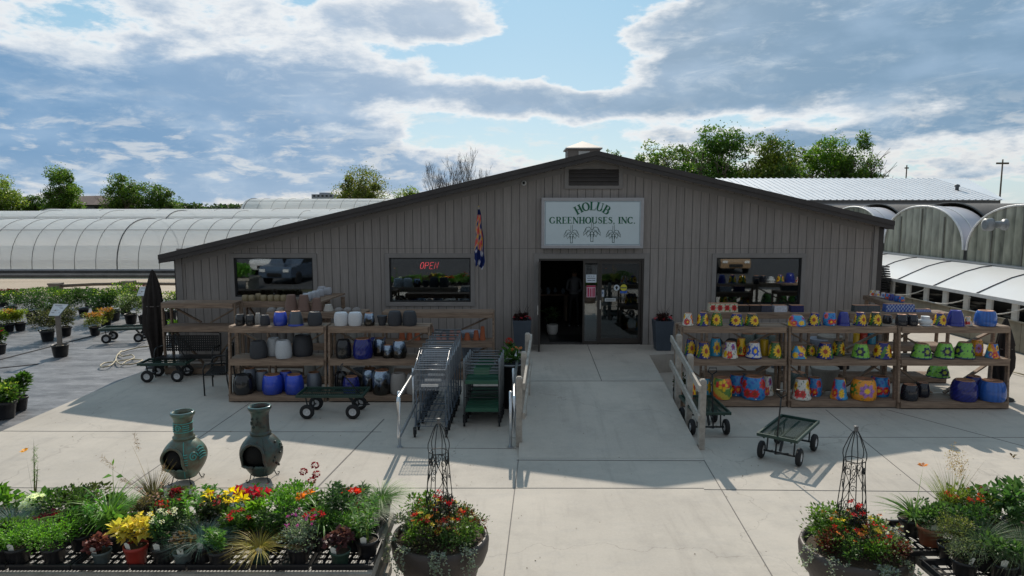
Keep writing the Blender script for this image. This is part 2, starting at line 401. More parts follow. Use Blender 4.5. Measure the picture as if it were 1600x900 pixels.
# ------------------------------------------------------------------ ground and pavings
def ground_mat(name, kind):
    m = bpy.data.materials.new(name); m.use_nodes = True; nt = m.node_tree; L = nt.links.new; b = nt.nodes['Principled BSDF']
    tc = nt.nodes.new('ShaderNodeTexCoord')
    def noise(sc, det=8, st=None, rough=.6, off=(0, 0, 0)):
        n = nt.nodes.new('ShaderNodeTexNoise'); n.inputs['Scale'].default_value = sc; n.inputs['Detail'].default_value = det; n.inputs['Roughness'].default_value = rough
        mp = nt.nodes.new('ShaderNodeMapping'); mp.inputs['Location'].default_value = off
        if st: mp.inputs['Scale'].default_value = st
        L(tc.outputs['Object'], mp.inputs[0]); L(mp.outputs[0], n.inputs[0]); return n.outputs[0]
    def rng(f, a, b_, c=0, d=1):
        r = nt.nodes.new('ShaderNodeMapRange'); L(f, r.inputs[0]); r.inputs[1].default_value = a; r.inputs[2].default_value = b_; r.inputs[3].default_value = c; r.inputs[4].default_value = d; return r.outputs[0]
    def mix(f, a, c, mode='MIX'):
        n = nt.nodes.new('ShaderNodeMix'); n.data_type = 'RGBA'; n.blend_type = mode; L(f, n.inputs[0]) if not isinstance(f, float) else setattr(n.inputs[0], 'default_value', f)
        for i, q in ((6, a), (7, c)):
            if isinstance(q, tuple): n.inputs[i].default_value = (*q, 1)
            else: L(q, n.inputs[i])
        return n.outputs[2]
    b.inputs['Roughness'].default_value = .85; b.inputs['Specular IOR Level'].default_value = .3
    if kind == 'concrete':
        c = mix(rng(noise(.45, 6), .35, .65), (.37, .335, .29), (.475, .43, .37))
        c = mix(rng(noise(1.6, 9, (1, 3, 1), .7), .50, .78, 0, .55), c, (.33, .31, .29))
        c = mix(rng(noise(5, 10, (1, 1, 1), .7, (5, 3, 0)), .56, .8, 0, .5), c, (.27, .25, .235))
        c = mix(rng(noise(30, 8, None, .8), .35, .70, 0, .30), c, (.56, .53, .49))
        c = mix(rng(noise(.9, 10, (1, 1, 1), .75, (8, 1, 0)), .50, .68, 0, .50), c, (.30, .275, .245))
        c = mix(rng(noise(170, 2), .60, .75, 0, .40), c, (.22, .20, .19))
        c = mix(rng(noise(1.0, 8, (5, .45, 1), .65, (2, 7, 0)), .54, .72, 0, .30), c, (.24, .215, .19))
        vc = nt.nodes.new('ShaderNodeTexVoronoi'); vc.feature = 'DISTANCE_TO_EDGE'; vc.inputs['Scale'].default_value = .22; wv = nt.nodes.new('ShaderNodeTexNoise'); wv.inputs['Scale'].default_value = 1.4; wv.inputs['Detail'].default_value = 8; L(tc.outputs['Object'], wv.inputs[0]); av = nt.nodes.new('ShaderNodeVectorMath'); av.operation = 'MULTIPLY_ADD'; L(wv.outputs['Color'], av.inputs[0]); av.inputs[1].default_value = (1.2, 1.2, 0); L(tc.outputs['Object'], av.inputs[2]); L(av.outputs[0], vc.inputs[0])
        c = mix(rng(vc.outputs['Distance'], .0020, .0008, 0, .30), c, (.14, .125, .11))
        v = nt.nodes.new('ShaderNodeTexVoronoi'); v.inputs['Scale'].default_value = 2.3; L(tc.outputs['Object'], v.inputs[0])
        c = mix(rng(v.outputs['Distance'], .035, .018, 0, .75), c, (.13, .115, .10))
        h = noise(120, 3); b.inputs['Roughness'].default_value = .8
        st = .25
    elif kind == 'fabric':
        c = mix(rng(noise(1.1, 10, (1, 2.6, 1), .72), .40, .60), (.085, .09, .102), (.20, .205, .22))
        c = mix(rng(noise(3.0, 10, (1, 2.2, 1), .72, (4, 0, 0)), .52, .72, 0, .6), c, (.34, .34, .35))
        c = mix(rng(noise(9, 8, None, .7), .60, .8, 0, .7), c, (.07, .065, .06))
        c = mix(rng(noise(110, 3), .55, .8, 0, .45), c, (.30, .28, .26))
        h = noise(26, 8, (1, 3, 1)); st = .7; b.inputs['Roughness'].default_value = .5
    elif kind == 'gravel':
        c = mix(rng(noise(.25, 8, (.4, 1.6, 1)), .35, .65), (.37, .30, .225), (.50, .42, .33))
        c = mix(rng(noise(30, 6), .4, .7, 0, .5), c, (.22, .18, .14))
        h = noise(60, 5); st = .9
    else:
        c = mix(rng(noise(.02, 8), .4, .6), (.06, .085, .025), (.13, .115, .06))
        c = mix(rng(noise(.6, 8), .4, .7, 0, .6), c, (.10, .075, .045))
        h = noise(8, 6); st = .6
    L(c, b.inputs['Base Color'])
    bp = nt.nodes.new('ShaderNodeBump'); bp.inputs['Strength'].default_value = st; bp.inputs['Distance'].default_value = .012; L(h, bp.inputs['Height']); L(bp.outputs[0], b.inputs['Normal'])
    return m
CONC = ground_mat('concrete', 'concrete')
g = MB(); g.add([(-1500, -300, -.03), (1500, -300, -.03), (1500, 1500, -.03), (-1500, 1500, -.03)], [(0, 1, 2, 3)])
struct(g.build('ground', ground_mat('field', 'field')))
g = MB(); g.sheet([(-90, 29.5), (-9, 29.5), (-9, 38.6), (-90, 38.6)], -.012); struct(g.build('gravel_road', ground_mat('gravel', 'gravel')))
FAB = ground_mat('weed_fabric', 'fabric')
g = MB(); g.sheet([(-60, 2), (-8.7, 2), (-8.7, 29.3), (-60, 29.3)], -.02); struct(g.build('nursery_ground', FAB))
lapm = mat('fabric_lap', (.03, .03, .033), .8)
g = MB()
for a, b_ in (((0, 561), (165, 519)), ((0, 574), (60, 568)), ((165, 519), (232, 498))):
    p = gnd(*a); q = gnd(*b_); g.beam((p.x, p.y, -.012), (q.x, q.y, -.012), .07, .012)
o = g.build('fabric_lap', lapm); struct(o)
g = MB(); g.sheet([(-40, -60), (45, -60), (45, 1.0), (-40, 1.0)], -.012); struct(g.build('car_park', mat('asphalt', (.075, .075, .078), .85, .25, 1.5, .4, 60)))
# patio slab, thickness shows at its left edge
PX0 = -8.85
g = MB(); g.slab([(PX0, 1.2), (22, 1.2), (22, 24), (9.45, 24), (9.45, 17.2), (PX0+.1, 17.2), (PX0, 13)], -.12, 0.0)
patio = struct(g.build('patio', CONC))
jm = mat('joint', (.16, .15, .14), .95)
g = MB()
def jl(a, b_, w=.012, z=0.0):
    p = gnd(*a); q = gnd(*b_); g.beam((p.x, p.y, z+.001), (q.x, q.y, z+.001), w, .006)
jl((-300, 673), (596, 675)); jl((390, 630), (262, 718)); jl((262, 718), (150, 795)); jl((600, 655), (420, 840), .022)
jl((1100, 765), (1900, 772), .014); jl((-300, 762), (1100, 763)); jl((810, 718), (787, 905)); jl((806, 701), (626, 700), .012); jl((1100, 719), (1230, 940))
jl((1290, 640), (1470, 786)); jl((1100, 683), (1900, 684), .012); jl((1385, 640), (1610, 700), .012)
jl((807, 719), (1101, 720), .02)
g.build('joint', jm, patio)
# ramp and landing to the door
LZ = .44; RL = gnd(808, 716); RR = gnd(1099, 718)
xl, xr = RL.x+.02, RR.x+.02; y0 = RL.y; y1 = 13.25
g = MB()
g.add([(xl, y0, .004), (xr, y0, .004), (xr+.05, y1, LZ), (xl+.1, y1, LZ), (xl, y0, -.1), (xr, y0, -.1), (xr+.05, y1, -.1), (xl+.1, y1, -.1)],
      [(0, 1, 2, 3), (0, 3, 7, 4), (1, 5, 6, 2), (0, 4, 5, 1)])
g.slab([(xl+.1, y1), (xr+.05, y1), (xr+.25, 15.7), (4.02, 15.9), (4.02, 16.95), (-.12, 16.95), (-.12, 15.9), (xl+.2, 15.7)], -.1, LZ)
ramp = struct(g.build('ramp', CONC))
g = MB(); g.beam((xl+.1, y1, LZ), (xr+.05, y1, LZ), .012, .008); g.beam((1.78, y1, LZ+.001), (1.9, 16.95, LZ+.001), .014, .006); g.build('joint', jm, ramp)

# ------------------------------------------------------------------ the shop
WY = 17.0; FY = 16.5
def wx(u): return at(u, 420, WY).x
def wz(v): return at(800, v, WY).z
sid = bpy.data.materials.new('siding'); sid.use_nodes = True
def make_siding():
    nt = sid.node_tree; L = nt.links.new; b = nt.nodes['Principled BSDF']; tc = nt.nodes.new('ShaderNodeTexCoord')
    def n(sc, st, det=7):
        mp = nt.nodes.new('ShaderNodeMapping'); mp.inputs['Scale'].default_value = st; L(tc.outputs['Object'], mp.inputs[0])
        q = nt.nodes.new('ShaderNodeTexNoise'); q.inputs['Scale'].default_value = sc; q.inputs['Detail'].default_value = det; q.inputs['Roughness'].default_value = .7; L(mp.outputs[0], q.inputs[0]); return q.outputs[0]
    a = nt.nodes.new('ShaderNodeAttribute'); a.attribute_name = 'Col'
    r = nt.nodes.new('ShaderNodeMapRange'); L(n(2.5, (6, 1, .35)), r.inputs[0]); r.inputs[1].default_value = .3; r.inputs[2].default_value = .7; r.inputs[3].default_value = .84; r.inputs[4].default_value = 1.12
    r2 = nt.nodes.new('ShaderNodeMapRange'); L(n(22, (6, 1, .22)), r2.inputs[0]); r2.inputs[1].default_value = .3; r2.inputs[2].default_value = .7; r2.inputs[3].default_value = .88; r2.inputs[4].default_value = 1.10
    m1 = nt.nodes.new('ShaderNodeMath'); m1.operation = 'MULTIPLY'; L(r.outputs[0], m1.inputs[0]); L(r2.outputs[0], m1.inputs[1])
    s = nt.nodes.new('ShaderNodeVectorMath'); s.operation = 'SCALE'; L(a.outputs['Color'], s.inputs[0]); L(m1.outputs[0], s.inputs['Scale'])
    L(s.outputs[0], b.inputs['Base Color']); b.inputs['Roughness'].default_value = .8; b.inputs['Specular IOR Level'].default_value = .25
    bp = nt.nodes.new('ShaderNodeBump'); bp.inputs['Strength'].default_value = .35; bp.inputs['Distance'].default_value = .01; L(n(30, (6, 1, .2)), bp.inputs['Height']); L(bp.outputs[0], b.inputs['Normal'])
make_siding()
TRIMM = mat('trim_paint', (.25, .232, .218), .65, .08, 4, .15, 30)
DARK = mat('dark_fascia', (.050, .044, .042), .6, .15, 3, .1, 30)
BLACK = mat('black', (.014, .014, .015), .45, .2, 6)
bronze = mat('bronze_frame', (.032, .026, .022), .35, .15, 5, spec=.6)
glass = bpy.data.materials.new('window_glass'); glass.use_nodes = True
def make_glass():
    nt = glass.node_tree; L = nt.links.new; nt.nodes.remove(nt.nodes['Principled BSDF'])
    t = nt.nodes.new('ShaderNodeBsdfTransparent'); t.inputs[0].default_value = (.62, .66, .66, 1)
    gl = nt.nodes.new('ShaderNodeBsdfGlossy'); gl.inputs['Roughness'].default_value = .015; gl.inputs[0].default_value = (.9, .95, 1, 1)
    fr = nt.nodes.new('ShaderNodeFresnel'); fr.inputs[0].default_value = 1.5
    ad = nt.nodes.new('ShaderNodeMath'); ad.operation = 'MULTIPLY_ADD'; ad.inputs[1].default_value = 1.5; ad.inputs[2].default_value = .10; L(fr.outputs[0], ad.inputs[0])
    ms = nt.nodes.new('ShaderNodeMixShader'); L(ad.outputs[0], ms.inputs[0]); L(t.outputs[0], ms.inputs[1]); L(gl.outputs[0], ms.inputs[2]); L(ms.outputs[0], nt.nodes['Material Output'].inputs[0])
make_glass()

rp = at(932, 236, FY); rl = at(247, 399, FY); rr = at(1398, 346, FY)
RX, RZ = rp.x, rp.z
def roofz(x):
    if x < RX: return rl.z+(x-rl.x)/(RX-rl.x)*(RZ-rl.z)
    return RZ+(x-RX)/(rr.x-RX)*(rr.z-RZ)
BX0, BX1 = wx(277), wx(1370)
shop = thing('shop_building', 'long low taupe board sided greenhouse shop with dark gable roof edge', 'building', (RX, WY, 0))
SH = Matrix.Translation((-RX, -WY, 0))
def sh_part(mb, name, m, bevel=0, parent=None):
    mb.v = [(x-RX, y-WY, z) for x, y, z in mb.v]; return mb.build(name, m, parent or shop, bevel)
openings = []   # x0,x1,z0,z1
WIN = [(360, 496, 396, 470, 'big window with green planting and cars mirrored in its left half'), (602, 742, 396, 478, 'big window with a lit sign inside its top'), (1112, 1258, 396, 484, 'big window beside the patterned pots')]
for (a, b_, c, d, _) in WIN: openings.append((wx(a)+.06, wx(b_)-.06, wz(d)+.06, wz(c)-.06))
DX0, DX1, DZ1 = wx(842), wx(1006), wz(404)
openings.append((DX0, DX1, LZ, DZ1))
vx0, vx1, vz0, vz1 = wx(887), wx(964), wz(290), wz(264)
mb = MB(); rnd = random.Random(3)
P_ = .2035; xs = []; x = BX0
while x < BX1-.01: xs.append(x); x += P_
for i, x in enumerate(xs):
    x1 = min(x+P_, BX1); cuts = sorted({x, x1}|{e for o in openings for e in o[:2] if x < e < x1})
    c = .30*(1+rnd.uniform(-.05, .05)); colr = (c*1.04, c*.94, c*.865); mb.col = colr
    for a, b_ in zip(cuts, cuts[1:]):
        ga = a+.006 if a == x else a; gb = b_-.006 if b_ == x1 else b_
        if gb-ga < .004: continue
        mid = (a+b_)/2; segs = [(0.02, None)]
        for o in openings:
            if o[0] < mid < o[1]:
                new = []
                for s0, s1 in segs:
                    new.append((s0, o[2])); new.append((o[3], s1))
                segs = new
        for s0, s1 in segs:
            parts = [(s0, s1)]
            if s1 is None: parts = [(s0, 2.86), (2.867, None)] if s0 < 2.8 else [(s0, None)]
            for q0, q1 in parts:
                za = q1 if q1 is not None else max(roofz(ga)-.1, q0); zb = q1 if q1 is not None else max(roofz(gb)-.1, q0)
                if max(za, zb)-q0 < .01: continue
                y = WY-.012; mb.add([(ga, y, q0), (gb, y, q0), (gb, y, zb), (ga, y, za), (ga, WY, q0), (gb, WY, q0), (gb, WY, zb), (ga, WY, za)],
                                    [(0, 1, 2, 3), (0, 3, 7, 4), (1, 5, 6, 2), (3, 2, 6, 7)])
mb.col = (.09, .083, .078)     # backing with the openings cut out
bx = sorted({BX0, BX1, RX}|{e for o in openings for e in o[:2]})
for a, b_ in zip(bx, bx[1:]):
    mid = (a+b_)/2; segs = [(0, None)]
    for o in openings:
        if o[0]-.001 < mid < o[1]+.001:
            segs = [q for s0, s1 in segs for q in ((s0, o[2]), (o[3], s1))]
    for s0, s1 in segs:
        za = s1 if s1 is not None else roofz(a)-.12; zb = s1 if s1 is not None else roofz(b_)-.12
        mb.add([(a, WY+.001, s0), (b_, WY+.001, s0), (b_, WY+.001, zb), (a, WY+.001, za), (a, WY+.09, s0), (b_, WY+.09, s0), (b_, WY+.09, zb), (a, WY+.09, za)],
               [(0, 1, 2, 3), (5, 4, 7, 6), (0, 3, 7, 4), (1, 5, 6, 2), (3, 2, 6, 7), (0, 4, 5, 1)])
mb.col = (.12, .11, .10)
mb.box(BX0, BX0+.1, WY+.1, 34, 0, rl.z-.05); mb.box(BX1-.1, BX1, WY+.1, 34, 0, rr.z+.05)
sh_part(mb, 'wall', sid)
mb = MB(); DY = 34.5
def rpoly(dz0, dz1, x0=None, x1=None):
    x0 = rl.x if x0 is None else x0; x1 = rr.x if x1 is None else x1
    return [(x0, roofz(x0)+dz1), (RX, RZ+dz1), (x1, roofz(x1)+dz1), (x1, roofz(x1)+dz0), (RX, RZ+dz0), (x0, roofz(x0)+dz0)]
mb.prism(rpoly(-.10, -.012), FY+.03, DY); sh_part(mb, 'roof', mat('roof_metal', (.10, .095, .09), .5, .1, 3))
mb = MB(); mb.prism(rpoly(-.20, 0.0), FY, FY+.028); mb.prism(rpoly(-.10, .012), FY-.022, FY-.001)
mb.box(rl.x-.0, rl.x+.03, FY+.03, DY, rl.z-.19, rl.z-.015); mb.box(rr.x-.03, rr.x, FY+.03, DY, rr.z-.19, rr.z-.015)
sh_part(mb, 'fascia', DARK)
mb = MB(); t = .12   # trim under the rake, corner boards, window casings
mb.box(BX0-.03, BX0+.13, WY-.045, WY+.05, 0, roofz(BX0)-.16); mb.box(BX1-.13, BX1-.02, WY-.045, WY+.05, 0, roofz(BX1)-.14)
mb.prism([(BX0+.14, roofz(BX0+.14)-.2), (RX, RZ-.2), (BX1-.15, roofz(BX1-.15)-.2), (BX1-.15, roofz(BX1-.15)-.33), (RX, RZ-.33), (BX0+.14, roofz(BX0+.14)-.33)], WY-.03, WY-.013)
sh_part(mb, 'corner_trim', TRIMM)
mb = MB(); mb.box(BX1-.02, BX1+.10, WY-.05, WY+.1, 0, roofz(BX1)-.14); mb.box(BX0-.05, BX0-.032, WY-.05, WY+.1, 0, roofz(BX0)-.16); sh_part(mb, 'corner_post', DARK)
for (a, b_, c, d, lab) in WIN:
    x0, x1, z0, z1 = wx(a), wx(b_), wz(d), wz(c); w = .105
    mb = MB(); mb.box(x0, x1, WY-.05, WY-.014, z1-w, z1); mb.box(x0, x1, WY-.05, WY-.014, z0, z0+w)
    mb.box(x0, x0+w, WY-.05, WY-.014, z0+w, z1-w); mb.box(x1-w, x1, WY-.05, WY-.014, z0+w, z1-w)
    wn = sh_part(mb, 'window', TRIMM, .004); tag(wn, lab)
    mb = MB(); e = .03; X0, X1, Z0, Z1 = x0+w, x1-w, z0+w, z1-w
    mb.box(X0, X1, WY-.01, WY+.08, Z1-e, Z1); mb.box(X0, X1, WY-.01, WY+.08, Z0, Z0+e); mb.box(X0, X0+e, WY-.01, WY+.08, Z0+e, Z1-e); mb.box(X1-e, X1, WY-.01, WY+.08, Z0+e, Z1-e)
    sh_part(mb, 'frame', BLACK, 0, wn)
    mb = MB(); mb.box(X0+e, X1-e, WY+.03, WY+.038, Z0+e, Z1-e); sh_part(mb, 'pane', glass, 0, wn)
# louvred gable vent with a peaked top
mb = MB(); zt = wz(250)+.05; cx = (vx0+vx1)/2
def pent(x0, x1, z0, zs, zt): return [(x0, z0), (x1, z0), (x1, zs), (cx, zt), (x0, zs)]
a_ = pent(vx0-.1, vx1+.1, vz0-.08, vz1+.12, zt+.06)
mb.prism(a_, WY-.02, WY-.0135)
mb.box(vx0-.1, vx1+.1, WY-.055, WY-.021, vz0-.08, vz0); mb.box(vx0-.1, vx0, WY-.055, WY-.021, vz0, vz1+.12); mb.box(vx1, vx1+.1, WY-.055, WY-.021, vz0, vz1+.12)
mb.beam((vx0-.1, WY-.038, vz1+.13), (cx, WY-.038, zt+.06), .034, .1, (0, 0, 1)); mb.beam((vx1+.1, WY-.0385, vz1+.13), (cx, WY-.0385, zt+.06), .033, .1, (0, 0, 1))
vent = sh_part(mb, 'gable_vent', TRIMM)
mb = MB(); mb.prism([(vx0, vz0), (vx1, vz0), (vx1, vz1), (vx0, vz1)], WY-.028, WY-.022); sh_part(mb, 'backing', BLACK, 0, vent)
mb = MB()
for k in range(4):
    z = vz0+.02+(vz1-vz0-.02)*k/4; mb.add([(vx0, WY-.075, z), (vx1, WY-.075, z), (vx1, WY-.03, z+.085), (vx0, WY-.03, z+.085), (vx0, WY-.075, z-.012), (vx1, WY-.075, z-.012)], [(0, 1, 2, 3), (4, 5, 1, 0)])
sh_part(mb, 'louvre', mat('louvre', (.07, .062, .058), .6), 0, vent)
# door set: open leaf on the left, side light, closed leaf on the right
mb = MB(); T = .10
mb.box(DX0-.13, DX0, WY-.05, WY+.12, LZ, DZ1+.13); mb.box(DX1, DX1+.13, WY-.05, WY+.12, LZ, DZ1+.13); mb.box(DX0, DX1, WY-.05, WY+.12, DZ1, DZ1+.13)
sh_part(mb, 'door_casing', TRIMM, .004)
m0 = wx(913); m1 = wx(936)
mb = MB(); B = .055
mb.box(DX0, DX0+.04, WY-.02, WY+.1, LZ, DZ1); mb.box(DX1-.05, DX1, WY-.02, WY+.1, LZ, DZ1); mb.box(DX0+.04, DX1-.05, WY-.02, WY+.1, DZ1-.05, DZ1)
mb.box(m0-.03, m0+.02, WY-.02, WY+.1, LZ, DZ1-.05); mb.box(m1-.03, m1+.012, WY-.02, WY+.1, LZ, DZ1-.05); mb.box(m0+.02, m1-.03, WY-.01, WY+.09, LZ, LZ+.09); mb.box(m0+.02, m1-.03, WY-.01, WY+.09, DZ1-.12, DZ1-.05)
sh_part(mb, 'door_frame', bronze, .003)
mb = MB(); mb.box(m0+.02, m1-.03, WY+.03, WY+.037, LZ+.09, DZ1-.12); sh_part(mb, 'side_light', glass)
def leaf_door(hx, hy, rz, w, lab):
    l = MB(); s = .06; z0, z1 = LZ+.015, DZ1-.055
    l.box(0, s, -.022, .022, z0, z1); l.box(w-s, w, -.022, .022, z0, z1); l.box(s, w-s, -.022, .022, z0, z0+.14); l.box(s, w-s, -.022, .022, z1-.075, z1)
    d = l.build('door', bronze, shop, .003, (hx-RX, hy-WY, 0), (0, 0, rz)); tag(d, lab)
    p = MB(); p.box(s, w-s, -.004, .004, z0+.14, z1-.075); p.build('pane', DGL, d)
    b = MB(); b.box(s, w-s, -.05, -.03, LZ+.96, LZ+1.0); b.box(s, s+.03, -.03, -.022, LZ+.96, LZ+1.0); b.box(w-s-.03, w-s, -.03, -.022, LZ+.96, LZ+1.0); b.build('push_bar', bronze, d)
    f = 1 if rz > 3 else -1; h = MB(); h.box(w-.045, w-.015, .0225*f if f > 0 else -.04, .04 if f > 0 else -.0225, LZ+.9, LZ+1.12); h.build('handle', mat('steel', (.6, .6, .6), .3, .05, metal=1), d)
    return d
DGL = glass.copy(); DGL.name = 'door_glass'; [setattr(q.inputs[2], 'default_value', .03) for q in DGL.node_tree.nodes if q.type == 'MATH']
leaf_door(DX0+.02, WY-.03, math.radians(-93), .95, 'glass door leaf standing open towards the ramp')
d = leaf_door(DX1-.055, WY+.04, math.pi, DX1-.055-m1-.017, 'closed glass door leaf with round stickers')
# interior
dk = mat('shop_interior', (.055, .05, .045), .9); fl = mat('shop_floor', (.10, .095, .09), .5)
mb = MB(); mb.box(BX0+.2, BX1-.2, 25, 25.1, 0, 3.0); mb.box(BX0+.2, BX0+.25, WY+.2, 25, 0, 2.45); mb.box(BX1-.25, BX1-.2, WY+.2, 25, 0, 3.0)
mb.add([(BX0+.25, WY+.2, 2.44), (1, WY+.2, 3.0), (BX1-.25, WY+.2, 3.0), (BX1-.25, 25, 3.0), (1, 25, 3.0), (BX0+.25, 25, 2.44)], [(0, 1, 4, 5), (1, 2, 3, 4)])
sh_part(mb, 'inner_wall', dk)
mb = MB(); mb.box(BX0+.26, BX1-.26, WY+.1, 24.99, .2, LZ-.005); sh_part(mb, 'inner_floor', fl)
mb = MB(); z0 = wz(243)+.35; cxx, cyy, hw = at(910, 230, 21).x, 21, .48
mb = MB(); zt = at(910, 233, cyy-hw).z; mb.box(cxx-hw, cxx+hw, cyy-hw, cyy+hw, 4.6, zt); cup = sh_part(mb, 'cupola', mat('cupola_paint', (.20, .17, .15), .7, .08))
mb = MB(); e = hw+.06; za = at(910, 220.5, cyy).z; pts = [(cxx-e, cyy-e, zt), (cxx+e, cyy-e, zt), (cxx+e, cyy+e, zt), (cxx-e, cyy+e, zt)]
mb.add(pts+[(x, y, zt+.04) for x, y, z in pts]+[(cxx, cyy, za)], [(3, 2, 1, 0), (0, 1, 5, 4), (1, 2, 6, 5), (2, 3, 7, 6), (3, 0, 4, 7), (4, 5, 8), (5, 6, 8), (6, 7, 8), (7, 4, 8)]); sh_part(mb, 'cupola_roof', mat('cupola_roof', (.42, .38, .35), .6, .1), 0, cup)
mb = MB(); mb.box(cxx-.16, cxx+.17, cyy-hw-.02, cyy-hw-.002, zt-.35, zt-.06); sh_part(mb, 'cupola_louvre', mat('cupola_louvre', (.55, .53, .5), .6), 0, cup)
cam_ = thing('security_camera', 'small round white security camera below the roof edge, left of the gable vent', 'camera', (at(818.5, 286, WY-.05).x, WY-.02, at(818.5, 286, WY-.05).z))
mb = MB(); mb.lathe([(.065, 0), (.065, -.03), (.06, -.05), (.035, -.06)], 20, axis='y'); mb.build('housing', mat('white_plastic', (.6, .6, .58), .5, .03), cam_)
mb = MB(); mb.sphere((0, -.06, 0), .034, n=16, k=10); mb.build('lens', BLACK, cam_)

# ------------------------------------------------------------------ lettering
class Pen:
    def __init__(s, mb, y0, step=.0006): s.mb = mb; s.y = y0; s.step = step; s.T = None
    def poly(s, pts):
        s.y -= s.step; q = [s.T(*p) for p in pts]; s.mb.add([(a, s.y, b) for a, b in q], [tuple(range(len(q)))])
    def line(s, pts, w):
        ws = w if isinstance(w, (list, tuple)) else [w]*len(pts); n = len(pts); L_, R_ = [], []
        for i, (x, y) in enumerate(pts):
            ax, ay = pts[max(0, i-1)]; bx_, by = pts[min(n-1, i+1)]; dx, dy = bx_-ax, by-ay; l = math.hypot(dx, dy) or 1
            nx, ny = -dy/l*ws[i]/2, dx/l*ws[i]/2; L_.append((x+nx, y+ny)); R_.append((x-nx, y-ny))
        s.y -= s.step; q = [s.T(*p) for p in L_+R_]; s.mb.add([(a, s.y, b) for a, b in q], [(i, i+1, n+i+1, n+i) for i in range(n-1)])
    def arc(s, cx, cy, rx, ry, a0, a1, tk, tn, n=20):
        pts, ws = [], []
        for i in range(n+1):
            a = math.radians(a0+(a1-a0)*i/n); pts.append((cx+rx*math.cos(a), cy+ry*math.sin(a))); ws.append(tn+(tk-tn)*abs(math.cos(a))**1.3)
        s.line(pts, ws)
    def stem(s, x, w=.205, z0=0, z1=1, sf=(1, 1)):
        s.poly([(x-w/2, z0), (x+w/2, z0), (x+w/2, z1), (x-w/2, z1)])
        if sf[0]: s.poly([(x-w/2-.09, z0), (x+w/2+.09, z0), (x+w/2+.09, z0+.06), (x-w/2-.09, z0+.06)])
        if sf[1]: s.poly([(x-w/2-.09, z1-.06), (x+w/2+.09, z1-.06), (x+w/2+.09, z1), (x-w/2-.09, z1)])
    def glyph(s, ch):
        if ch == 'H': s.stem(.2); s.stem(.72); s.line([(.2, .51), (.72, .51)], .08); return .92
        if ch == 'O': s.arc(.45, .5, .35, .46, 0, 360, .22, .085, 28); return .9
        if ch == 'L': s.stem(.2); s.line([(.2, .025), (.68, .025)], .07); s.poly([(.6, .0), (.68, 0), (.7, .28), (.66, .28)]); return .74
        if ch == 'U': s.stem(.2, z0=.3, sf=(0, 1)); s.arc(.455, .32, .255, .29, 180, 360, .19, .08, 16); s.stem(.71, .09, .3, 1, (0, 1)); return .9
        if ch == 'B': s.stem(.2); s.line([(.2, .975), (.45, .975)], .07); s.line([(.2, .53), (.45, .53)], .07); s.line([(.2, .025), (.47, .025)], .07); s.arc(.45, .75, .18, .225, -90, 90, .2, .07, 12); s.arc(.47, .28, .22, .255, -90, 90, .21, .07, 12); return .8
        if ch == 'G': s.arc(.47, .5, .36, .46, 42, 330, .22, .085, 24); s.stem(.74, .13, .05, .42, (0, 1)); s.poly([(.72, .68), (.77, .68), (.77, .95), (.73, .95)]); return .95
        if ch == 'R': s.stem(.2); s.line([(.2, .975), (.45, .975)], .07); s.line([(.2, .49), (.45, .49)], .07); s.arc(.45, .732, .2, .243, -90, 90, .21, .07, 12); s.line([(.42, .49), (.72, .02), (.86, .03)], [.18, .17, .07]); return .88
        if ch == 'E': s.stem(.2); s.line([(.2, .975), (.66, .975)], .07); s.line([(.2, .52), (.52, .52)], .07); s.line([(.2, .025), (.68, .025)], .07); s.poly([(.6, .975), (.66, .975), (.67, .74), (.64, .74)]); s.poly([(.62, 0), (.68, 0), (.7, .27), (.67, .27)]); s.poly([(.5, .4), (.53, .4), (.53, .64), (.5, .64)]); return .76
        if ch == 'N': s.stem(.17, .08); s.stem(.77, .08, .0, 1, (0, 1)); s.line([(.15, .98), (.77, .04)], .2); return .92
        if ch == 'S':
            pts = [(.56, .8), (.48, .92), (.34, .96), (.2, .88), (.16, .76), (.22, .64), (.38, .54), (.52, .44), (.6, .3), (.55, .14), (.38, .04), (.22, .07), (.13, .2)]
            s.line(pts, [.05, .07, .08, .11, .16, .19, .2, .2, .17, .12, .08, .07, .05]); s.poly([(.54, .68), (.59, .68), (.58, .97), (.55, .97)]); s.poly([(.1, .03), (.13, .03), (.14, .3), (.1, .3)]); return .72
        if ch == 'I': s.stem(.2); return .4
        if ch == 'C': s.arc(.47, .5, .36, .46, 45, 318, .22, .085, 24); s.poly([(.72, .66), (.77, .66), (.77, .96), (.73, .96)]); return .88
        if ch == ',': s.poly([(.08, 0), (.24, .0), (.24, .14), (.08, .14)]); s.line([(.2, .02), (.19, -.1), (.1, -.2)], [.08, .06, .03]); return .34
        if ch == '.': s.poly([(.08, 0), (.24, .0), (.24, .15), (.08, .15)]); return .34
        return .42
    def width(s, ch):
        return {'H': .92, 'O': .9, 'L': .74, 'U': .9, 'B': .8, 'G': .95, 'R': .88, 'E': .76, 'N': .92, 'S': .72, 'I': .4, 'C': .88, ',': .34, '.': .34}.get(ch, .42)

